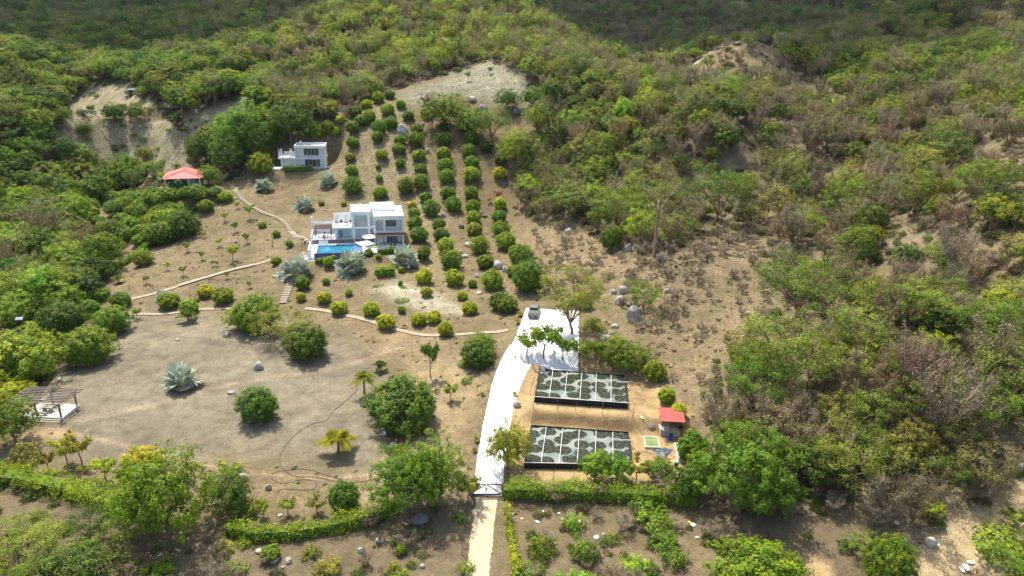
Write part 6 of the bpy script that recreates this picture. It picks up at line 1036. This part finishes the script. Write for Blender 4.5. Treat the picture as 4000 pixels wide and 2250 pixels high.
# litter lying about
LIT = mat('white_litter', (.8, .8, .78), .7)
def scrap(px, py, sx, sy, rz, label, m_=LIT, h=.06):
    p = ground(px, py); n_ = 7; g_ = random.Random(int(px * 3 + py)); vs = [(math.cos(2 * math.pi * k / n_) * sx * g_.uniform(.6, 1) / 2, math.sin(2 * math.pi * k / n_) * sy * g_.uniform(.6, 1) / 2, z_) for z_ in (0, h) for k in range(n_)]
    m = MB(); m.add(vs, [tuple(range(n_))[::-1], tuple(range(n_, 2 * n_))] + [(k, (k + 1) % n_, n_ + (k + 1) % n_, n_ + k) for k in range(n_)]); o = m.build('litter_scrap', m_, None); o.location = (p[0], p[1], p[2] + .05); o.rotation_euler = (0, 0, rz); tag(o, label, 'litter', 'white litter scraps')
cr_ = lambda x, y: (2000 + x * .5176, 1500 + y * .5176); cq = lambda x, y: (3000 + x * .5176, 1500 + y * .5176)
SM = 'small white scrap in the scrub below the long hedge'
for (x, y), a_, b_, lb in [(cr_(635,1160), .9, .7, 'largest white scrap below the long hedge'), (cr_(1365,1065), .8, .8, 'white bag on the shaded slope below the hedge'), (cr_(515,1040), .6, .5, 'round white scrap beside a leafy shrub'), (cr_(195,1045), .8, .4, 'torn white scrap near the creeper hedge'), (cr_(355,980), .5, .3, SM), (cr_(235,965), .4, .3, SM), (cr_(75,1020), .4, .4, SM), (cr_(380,1022), .35, .3, SM), (cr_(10,980), .6, .3, SM), (cr_(690,1135), .4, .3, SM), (cr_(1395,1160), .4, .5, 'white scrap above the huge bushy tree'), (cr_(1285,1370), .35, .3, 'white scrap at the lower edge of the scrub')]: scrap(x, y, a_, b_, x, lb)
scrap(*cr_(1335,1045), .5, .4, 0, 'yellow scrap beside the white bag', mat('yellow_scrap', (.75, .5, .05), .7))
for (x, y), a_, b_, lb in [(cq(1580,1230), .8, .5, 'white scrap on the pale bank beyond the road'), (cq(1685,1250), .9, .5, 'white sheet on the pale bank beyond the road'), (cq(1490,1375), 1.9, .8, 'spread white litter beside the open shrub'), (cq(1460,1400), 1.2, .6, 'white litter nearest the lower edge by the road'), (cq(1530,1350), 1.0, .6, 'white litter piece farther up the bank')]: scrap(x, y, a_, b_, x, lb)
o = MB().box(-.22, .22, -1.25, 1.25, 0, .1).build('plank', LIT, None); p = ground(470, 2150); o.location = tuple(p + [0, 0, .06]); o.rotation_euler = (0, 0, .12); tag(o, 'white board lying on the bare strip beside the massive hedge tree', 'board')
scrap(*sd(515, 390), .45, 1.1, .3, 'pale yellow scrap on the sand beside the shed', mat('pale_yellow', (.85, .78, .35), .7), .03); scrap(2120, 1453, .9, .35, -.4, 'white float in the corner of the upper tank', LIT, 1.1)
scrap(*c7(738,785), .5, .4, 0, 'small pale blue scrap among the boulders', mat('pale_blue_scrap', (.3, .6, .75), .7), .3)
# --- clouds drifting over the hills (their shade falls on the far slopes)
def cloud(poly, z, seed, label, step=30):
    """a bank of puffs; its shade falls on the ground inside poly (photograph pixels)"""
    g_ = np.random.default_rng(seed); X, Y = np.meshgrid(np.arange(-1150, 1150, step), np.arange(300, 1590, step)); X = X + g_.uniform(-.4, .4, X.shape) * step; Y = Y + g_.uniform(-.4, .4, Y.shape) * step
    Zg = hz(X, Y); a, b = proj(X, Y, Zg); ok = (poly_sd(a, b, poly) > 0) & ((Y > 400) | (a > 3000))
    bm = bmesh.new(); bmesh.ops.create_icosphere(bm, subdivisions=2, radius=1); bv = np.array([v.co[:] for v in bm.verts]); bf = np.array([[v.index for v in f.verts] for f in bm.faces]); bm.free()
    x, y, zg = X[ok], Y[ok], Zg[ok]; k = (z - zg) / sdir[2]; n_ = len(x); r_ = g_.uniform(.8, 1.25, n_) * step * .85
    C = np.stack([x + sdir[0] * k, y + sdir[1] * k, z + g_.uniform(0, .8, n_) * r_], 1); V = (C[:, None] + bv[None] * r_[:, None, None] * np.array([1, 1, .6])).reshape(-1, 3); Fc = (bf[None] + (np.arange(n_) * len(bv))[:, None, None]).reshape(-1, 3)
    tag(link('cloud', np_mesh('cloud', V, Fc, CLOUD, True)), label, None, None, 'structure')
CLOUD = mat('cloud_white', (.9, .9, .9), 1)
cloud([(2050,-300),(2060,10),(2150,100),(2330,215),(2560,325),(2700,260),(2920,130),(3080,260),(3250,410),(3380,370),(3520,290),(3760,190),(4100,60),(4500,-60),(4500,-300)], 850, 3, 'broad white cloud above the wooded ridge')
cloud([(-500,-300),(-500,80),(-100,130),(200,240),(420,290),(640,250),(860,200),(1000,150),(1200,70),(1280,-60),(1300,-300)], 850, 4, 'broad white cloud above the valley head')
# ---------------------------------------------------------------- the wooded hills
FAMS = DENSE + AIRY + BARE + SHRUB
def clear_mask(px, py, vis=None):
    c = np.maximum.reduce([poly_sd(px, py, P) for P in (MAIN, ROAD)])
    return c
def forest_points():
    g = np.random.default_rng(21); xs, ys = [], []
    y = 62.0
    while y < 1500:
        sp_ = 4.3 if y < 260 else 4.6 + (y - 260) * .0062
        w = (y + 28) * (1.5 if y < 400 else 1.15); n = int(2 * w / sp_); x = np.linspace(-w, w, n) + g.uniform(-.48, .48, n) * sp_
        xs.append(x); ys.append(np.full(n, y) + g.uniform(-.48, .48, n) * sp_ * .9); y += sp_ * .9
    return np.concatenate(xs), np.concatenate(ys), g
fx, fy, g = forest_points(); fz = hz(fx, fy); fpx, fpy = proj(fx, fy, fz)
inside = poly_sd(fpx, fpy, MAIN); fr = (fpx > -2400) & (fpx < 6400) & (fpy < 2500)
lb = poly_sd(fpx, fpy, LEFTBARE); kn = poly_sd(fpx, fpy, KNOLL); rd = poly_sd(fpx, fpy, ROAD); rb = poly_sd(fpx, fpy, RIGHTBARE); sc1 = np.maximum(poly_sd(fpx, fpy, SCRUB), poly_sd(fpx, fpy, SCRUB2))
keep = fr & (inside < -14) & (lb < -4) & (rd < -25) & (sc1 < -10)
keep &= ~((kn > -22) & (g.random(len(fx)) < .93)); keep &= ~((rb > 0) & (g.random(len(fx)) < .8))
# in front of the clearing's near edge keep low growth only, handled by hand-placed plants
keep &= poly_sd(fpx, fpy, [(560,625),(870,625),(880,800),(540,800)]) < 0; keep &= poly_sd(fpx, fpy, [(460,370),(600,370),(600,440),(640,445),(820,450),(820,500),(620,500),(470,430)]) < 0
keep &= ~((fpy > 1850) & (fpx < 2800)); keep &= ~((fpx < 460) & (fpy > 1250)); keep &= ~((fpy > 2130) & (fpx > 2700))
# thin the wooded slope where plants are set by hand, and by a slow noise (openings)
left = (fpx < 1050 + (fpy - 300) * .1)
right = (fpx > 2550) & (fpy > 430)
thin = fbm(fx, fy, 26, 3, 31)
keep &= ~(right & (g.random(len(fx)) < .50 + thin * 1.6)); keep &= ~((~left) & (~right) & (thin < -.24))
sel = np.where(keep)[0]; fx, fy, fz, fpx, fpy = fx[sel], fy[sel], fz[sel], fpx[sel], fpy[sel]; left = left[sel]; right = right[sel]; thin = thin[sel]; n = len(sel)
far = fy > 400
u = g.random(n); v = g.random(n); kind = np.zeros(n, int)   # family index into FAMS
nD, nA, nB, nS = len(DENSE), len(AIRY), len(BARE), len(SHRUB)
hum = fbm(fx, fy, 38, 3, 51) * 1.6                                 # patches of greener and drier wood
pD = np.where(left, .80, np.where(right, .08, .22)) + hum * .7; pB = np.where(left, .05, np.where(right, .44, .36)) - hum * .6
pD = np.clip(pD, .03, .97); pB = np.clip(pB, .02, .7); dead = (fpx > 1050) & (fpx < 1500) & (fpy > 250) & (fpy < 480); pB = np.where(dead, .5, pB); pD = np.where(dead, .15, pD)
fam = np.where(u < pD, 0, np.where(u < pD + pB, 2, 1))
kind = np.where(fam == 0, g.integers(0, nD, n), np.where(fam == 1, nD + g.integers(0, nA, n), nD + nA + g.integers(0, nB, n)))
rad = np.where(fam == 0, 2.9, np.where(fam == 1, 3.5, 3.0)) * (0.72 + .62 * g.random(n) ** 1.4)
rad *= np.where(left, 1.08, np.where(right & (fy < 150), .88, .90)); rad = np.where(far, rad * (1.1 + (fy - 400) * .0009), rad)
ht = np.where(fam == 0, 1.0, np.where(fam == 1, 1.05, 1.15)) * (.85 + .35 * g.random(n))
# hold trees near the clearing's upper and side edges a little smaller
bt = np.array([(.13, .20, .022), (.17, .24, .022), (.23, .29, .025), (.09, .15, .022), (.20, .22, .045)])     # fresh greens
ol = np.array([(.20, .23, .065), (.24, .23, .10), (.25, .30, .055), (.19, .20, .08), (.28, .32, .07)])
br = np.array([(.27, .22, .155), (.30, .24, .165), (.25, .22, .14), (.24, .25, .11), (.31, .27, .19)])
tint = np.where((fam == 0)[:, None], bt[g.integers(0, 5, n)], np.where((fam == 1)[:, None], np.where((g.random(n) < .5 + hum * .6)[:, None], bt[g.integers(0, 5, n)] * 1.1, ol[g.integers(0, 5, n)]), br[g.integers(0, 5, n)]))
yellow = sstep((1 - np.abs(fpx - 1700) / 900)) * sstep((330 - fpy) / 160) * (g.random(n) < .6)
tint = tint * (1 - .7 * yellow[:, None]) + np.array([.36, .44, .03]) * .7 * yellow[:, None]
tint = tint * (1 + .14 * g.normal(size=(n, 1))) * (1 + .06 * g.normal(size=(n, 3))); tint = np.clip(tint, .012, .6)
tint *= np.array([1.06, 1.12, .72]); tint[right] *= np.array([.98, .88, 1.15]); tint[left] *= np.array([.92, 1.0, .85])
dep = fx * FW[0] + fy * FW[1] + (fz - CZ) * FW[2]; show = rad / dep * ((fpx > -60) & (fpx < 4060) & (fpy > -20) & (fpy < 2350))
single = np.zeros(n, bool)
for f, m in ((0, 100), (1, 110), (2, 80)):
    ii = np.where(fam == f)[0]; single[ii[np.argsort(-show[ii])[:m]]] = True
NMS = {0: ('forest_tree', 'leafy forest tree', 'leafy trees of the wooded hills'), 1: ('thorn_tree', 'airy dry-forest tree', 'airy trees of the wooded hills'), 2: ('leafless_tree', 'leafless twiggy tree', 'leafless trees of the wooded hills')}
for i in np.where(single)[0]:
    nm, what, grp = NMS[int(fam[i])]; p = np.array([fx[i], fy[i], fz[i] - .1])
    o = put_plant(nm, meshes_of(FAMS[kind[i]]), p, None, 'tree', grp, float(rad[i]), float(ht[i]), tint[i], rz=float(g.random() * 6.28))
    t = tint[i]; cw = 'dark green' if t[1] < .22 and fam[i] != 2 else 'bright green' if t[1] > .34 else 'green' if t[1] > 1.35 * t[0] else 'olive' if fam[i] == 1 else 'grey-brown'
    REG.append((o, cw + ' ' + what, float(fpx[i]), float(fpy[i])))
# everything beyond reads as one wood
rest = np.where(~single)[0]
def joined(key):
    P = PROTO[key]; T = P['T']; me = bpy.data.meshes.new(key + '_whole'); nv = len(P['V'])
    vs = np.concatenate([P['V'], np.array(T.v)]); fs = [tuple(q) for q in P['Q'].tolist()] + [tuple(i + nv for i in f) for f in T.f]
    me.from_pydata(vs.tolist(), [], fs); me.materials.append(LEAFI); me.materials.append(P['tmat'])
    me.polygons.foreach_set('material_index', np.r_[np.zeros(len(P['Q']), np.int32), np.ones(len(T.f), np.int32)])
    a = me.attributes.new('leafvar', 'FLOAT_COLOR', 'POINT'); a.data.foreach_set('color', np.concatenate([P['A'], np.tile([1, 0, 0, 1], (len(T.v), 1))]).astype(np.float32).ravel()); return me
def scatter(name, label, P, kinds, scales, zsc, rots, tints, meshes):
    me = bpy.data.meshes.new(name); me.vertices.add(len(P)); me.vertices.foreach_set('co', np.asarray(P, np.float32).ravel())
    for an, typ, dat in (('kindi', 'INT', kinds), ('rot', 'FLOAT', rots)):
        a = me.attributes.new(an, typ, 'POINT'); a.data.foreach_set('value', np.asarray(dat, np.int32 if typ == 'INT' else np.float32))
    a = me.attributes.new('scl', 'FLOAT_VECTOR', 'POINT'); a.data.foreach_set('vector', np.stack([scales, scales, scales * zsc], 1).astype(np.float32).ravel())
    a = me.attributes.new('tint', 'FLOAT_COLOR', 'POINT'); a.data.foreach_set('color', np.concatenate([tints, np.ones((len(P), 1))], 1).astype(np.float32).ravel())
    o = link(name, me); tag(o, label, None, None, 'stuff')
    ng = bpy.data.node_groups.new(name, 'GeometryNodeTree'); ng.interface.new_socket('Geometry', in_out='INPUT', socket_type='NodeSocketGeometry'); ng.interface.new_socket('Geometry', in_out='OUTPUT', socket_type='NodeSocketGeometry')
    N = ng.nodes; Lk = ng.links; gi = N.new('NodeGroupInput'); go = N.new('NodeGroupOutput'); jn = N.new('GeometryNodeJoinGeometry')
    def attr(nm, dt):
        a = N.new('GeometryNodeInputNamedAttribute'); a.data_type = dt; a.inputs[0].default_value = nm; return a.outputs[0]
    k_ = attr('kindi', 'INT'); s_ = attr('scl', 'FLOAT_VECTOR'); r_ = attr('rot', 'FLOAT'); cx = N.new('ShaderNodeCombineXYZ'); Lk.new(r_, cx.inputs[2])
    for j, m in enumerate(meshes):
        po = bpy.data.objects.new(name + '_source', m); oi = N.new('GeometryNodeObjectInfo'); oi.inputs['Object'].default_value = po; oi.inputs['As Instance'].default_value = True
        eq = N.new('FunctionNodeCompare'); eq.data_type = 'INT'; eq.operation = 'EQUAL'; Lk.new(k_, eq.inputs[2]); eq.inputs[3].default_value = j
        ip = N.new('GeometryNodeInstanceOnPoints'); Lk.new(gi.outputs[0], ip.inputs['Points']); Lk.new(eq.outputs[0], ip.inputs['Selection']); Lk.new(oi.outputs['Geometry'], ip.inputs['Instance'])
        Lk.new(cx.outputs[0], ip.inputs['Rotation']); Lk.new(s_, ip.inputs['Scale']); Lk.new(ip.outputs[0], jn.inputs[0])
    Lk.new(jn.outputs[0], go.inputs[0]); md = o.modifiers.new('scatter', 'NODES'); md.node_group = ng; return o
scatter('distant_woods', 'dense mixed wood covering the far hills', np.stack([fx, fy, fz - .1], 1)[rest], kind[rest], rad[rest], ht[rest], g.random(len(rest)) * 6.28, tint[rest], [joined(k) for k in DENSE + AIRY + BARE])
# underbrush between the trees
y = []; ux, uy = [], []; yy = 58.0
while yy < 520:
    s_ = 1.75 + max(0, yy - 120) * .009; w = (yy + 28) * .98; m = int(2 * w / s_); ux.append(g.uniform(-w, w, m)); uy.append(yy + g.uniform(-1.2, 1.2, m) * s_); yy += s_
ux = np.concatenate(ux); uy = np.concatenate(uy); uz = hz(ux, uy); upx, upy = proj(ux, uy, uz)
I = poly_sd(upx, upy, MAIN); mead = poly_sd(upx, upy, Z_[14][0]); sc = np.maximum(poly_sd(upx, upy, SCRUB), poly_sd(upx, upy, SCRUB2)); rdd = poly_sd(upx, upy, ROAD)
drv = (np.abs(ux - drive_x(uy)) < 3.4) & (uy < 108)
lbb = poly_sd(upx, upy, LEFTBARE)
k = (upx > -300) & (upx < 4300) & (upy < 2450) & (rdd < -8) & ~drv & ((I < -4) | ((mead > 0) & (g.random(len(ux)) < .9)) | (sc > 0)) & ~((lbb > 0) & (g.random(len(ux)) < .8))
lawn = poly_sd(upx, upy, Z_[11][0]); ter = poly_sd(upx, upy, Z_[15][0])
pads = rect_mask(ux, uy, *loc(HOUSE_O, HOUSE_A, 4.5, -1.5), 13.5, 10.5, HOUSE_A, .5) + rect_mask(ux, uy, *loc(VILLA_O, VILLA_A, 6.3, 3), 9, 6, VILLA_A, .5) + rect_mask(ux, uy, -92.5, 193, 8, 9, R(19), .5) + rect_mask(ux, uy, 7.3, 112, 7.5, 12.5, R(-4), .5)
k |= (I > -4) & (lawn < 0) & (ter < 4) & (pads < .01) & ~drv & (upy < 1900) & (upx > 0) & (g.random(len(ux)) < .5)
k &= ~((sc > 0) & (g.random(len(ux)) < .45)) & ~((upx > 3050) & (upx < 3270) & (upy > 2150)); ux, uy, uz, upx, upy, mead, sc, I = [a[k] for a in (ux, uy, uz, upx, upy, mead, sc, I)]; slope = (I > -4) & (mead < 0)
m = len(ux); lf = upx < 1000
TUFT = []
for q in range(3):                              # dry grass tussock
    t = MB(); gg = random.Random(q)
    for b in range(46):
        a = gg.uniform(0, 6.28); l = gg.uniform(.5, 1.1); o_ = gg.uniform(0, .45); d = Vector((math.cos(a), math.sin(a), 0)); s2 = Vector((-d.y, d.x, 0)) * .055
        t.add([d * o_ - s2, d * o_ + s2, d * (o_ + .35 * l) + s2 * .7 + Vector((0, 0, .55 * l)), d * (o_ + .75 * l) + Vector((0, 0, .55 * l))], [(0, 1, 2, 3)])
    TUFT.append(mb_mesh(t, 'tussock', LEAFI, seed=q))
green = g.random(m) < np.where(lf, .75, np.where(sc > 0, .45, .33)); gk = np.where(mead > 0, 0, np.where(green, g.integers(3, 6, m), np.where(g.random(m) < .45, g.integers(6, 10, m), g.integers(0, 3, m)))); dry = (mead > 0) & (g.random(m) < np.clip((1330 - upy) / 450, .06, .55)); gk = np.where(dry, g.integers(6, 10, m), np.where((mead > 0) | slope, g.integers(0, 3, m), gk))
us = np.where(gk < 3, .55, np.where(gk < 6, .85, 1.25)) * (.5 + g.random(m)) * np.where(uy > 200, 1.35, 1); us = np.where(mead > 0, us * (.4 + .5 * g.random(m) ** 2), us); us = np.where(dry, .5 + .9 * g.random(m), us); us = np.where((sc > 0), us * .75, us); us = np.where(slope, .16 + .34 * g.random(m) ** 2, us)
ut = np.where((gk < 3)[:, None], np.array([(.33, .265, .165)]), np.where(((gk < 6) & green)[:, None], np.where((g.random(m) < .5)[:, None], np.array([(.10, .16, .03)]), np.array([(.15, .16, .05)])), np.array([(.26, .21, .145)])))
ut = np.where(((mead > 0) & (g.random(m) < .65))[:, None], np.array([(.17, .145, .08)]), ut); ut = np.where(dry[:, None], np.array([(.30, .25, .17)]), ut); ut = np.where((slope & (g.random(m) < .6))[:, None], np.array([(.15, .17, .05)]), ut); ut = np.clip(ut * (1 + .22 * g.normal(size=(m, 1))), .02, .6)
scatter('underbrush', 'dry grass tussocks and brush between the trees', np.stack([ux, uy, uz - .03], 1), gk, us, np.where(gk > 5, .7, .8) * np.ones(m), g.random(m) * 6.28, ut, TUFT + [joined(k) for k in SHRUB] + [joined(k) for k in BARE])
print('FOREST', n, 'rest', len(rest), 'brush', m)
# ---------------------------------------------------------------- thin summer air
m = bpy.data.materials.new('air'); m.use_nodes = True; nt = m.node_tree; nt.nodes.remove(nt.nodes['Principled BSDF']); pv = nt.nodes.new('ShaderNodeVolumePrincipled')
pv.inputs['Color'].default_value = (.75, .87, 1.0, 1); pv.inputs['Density'].default_value = 0.00004; pv.inputs['Anisotropy'].default_value = .0
nt.links.new(pv.outputs[0], nt.nodes['Material Output'].inputs['Volume'])
lo = float(GH.min()) - 3; hi = max(float(GH.max()) + 25, 90)
o = MB().box(-2200, 2200, -60, 1700, lo, hi).build('haze', m, None); tag(o, 'thin bluish summer haze over the valley', None, None, 'stuff'); print('HAZE', lo, hi)
relabel()
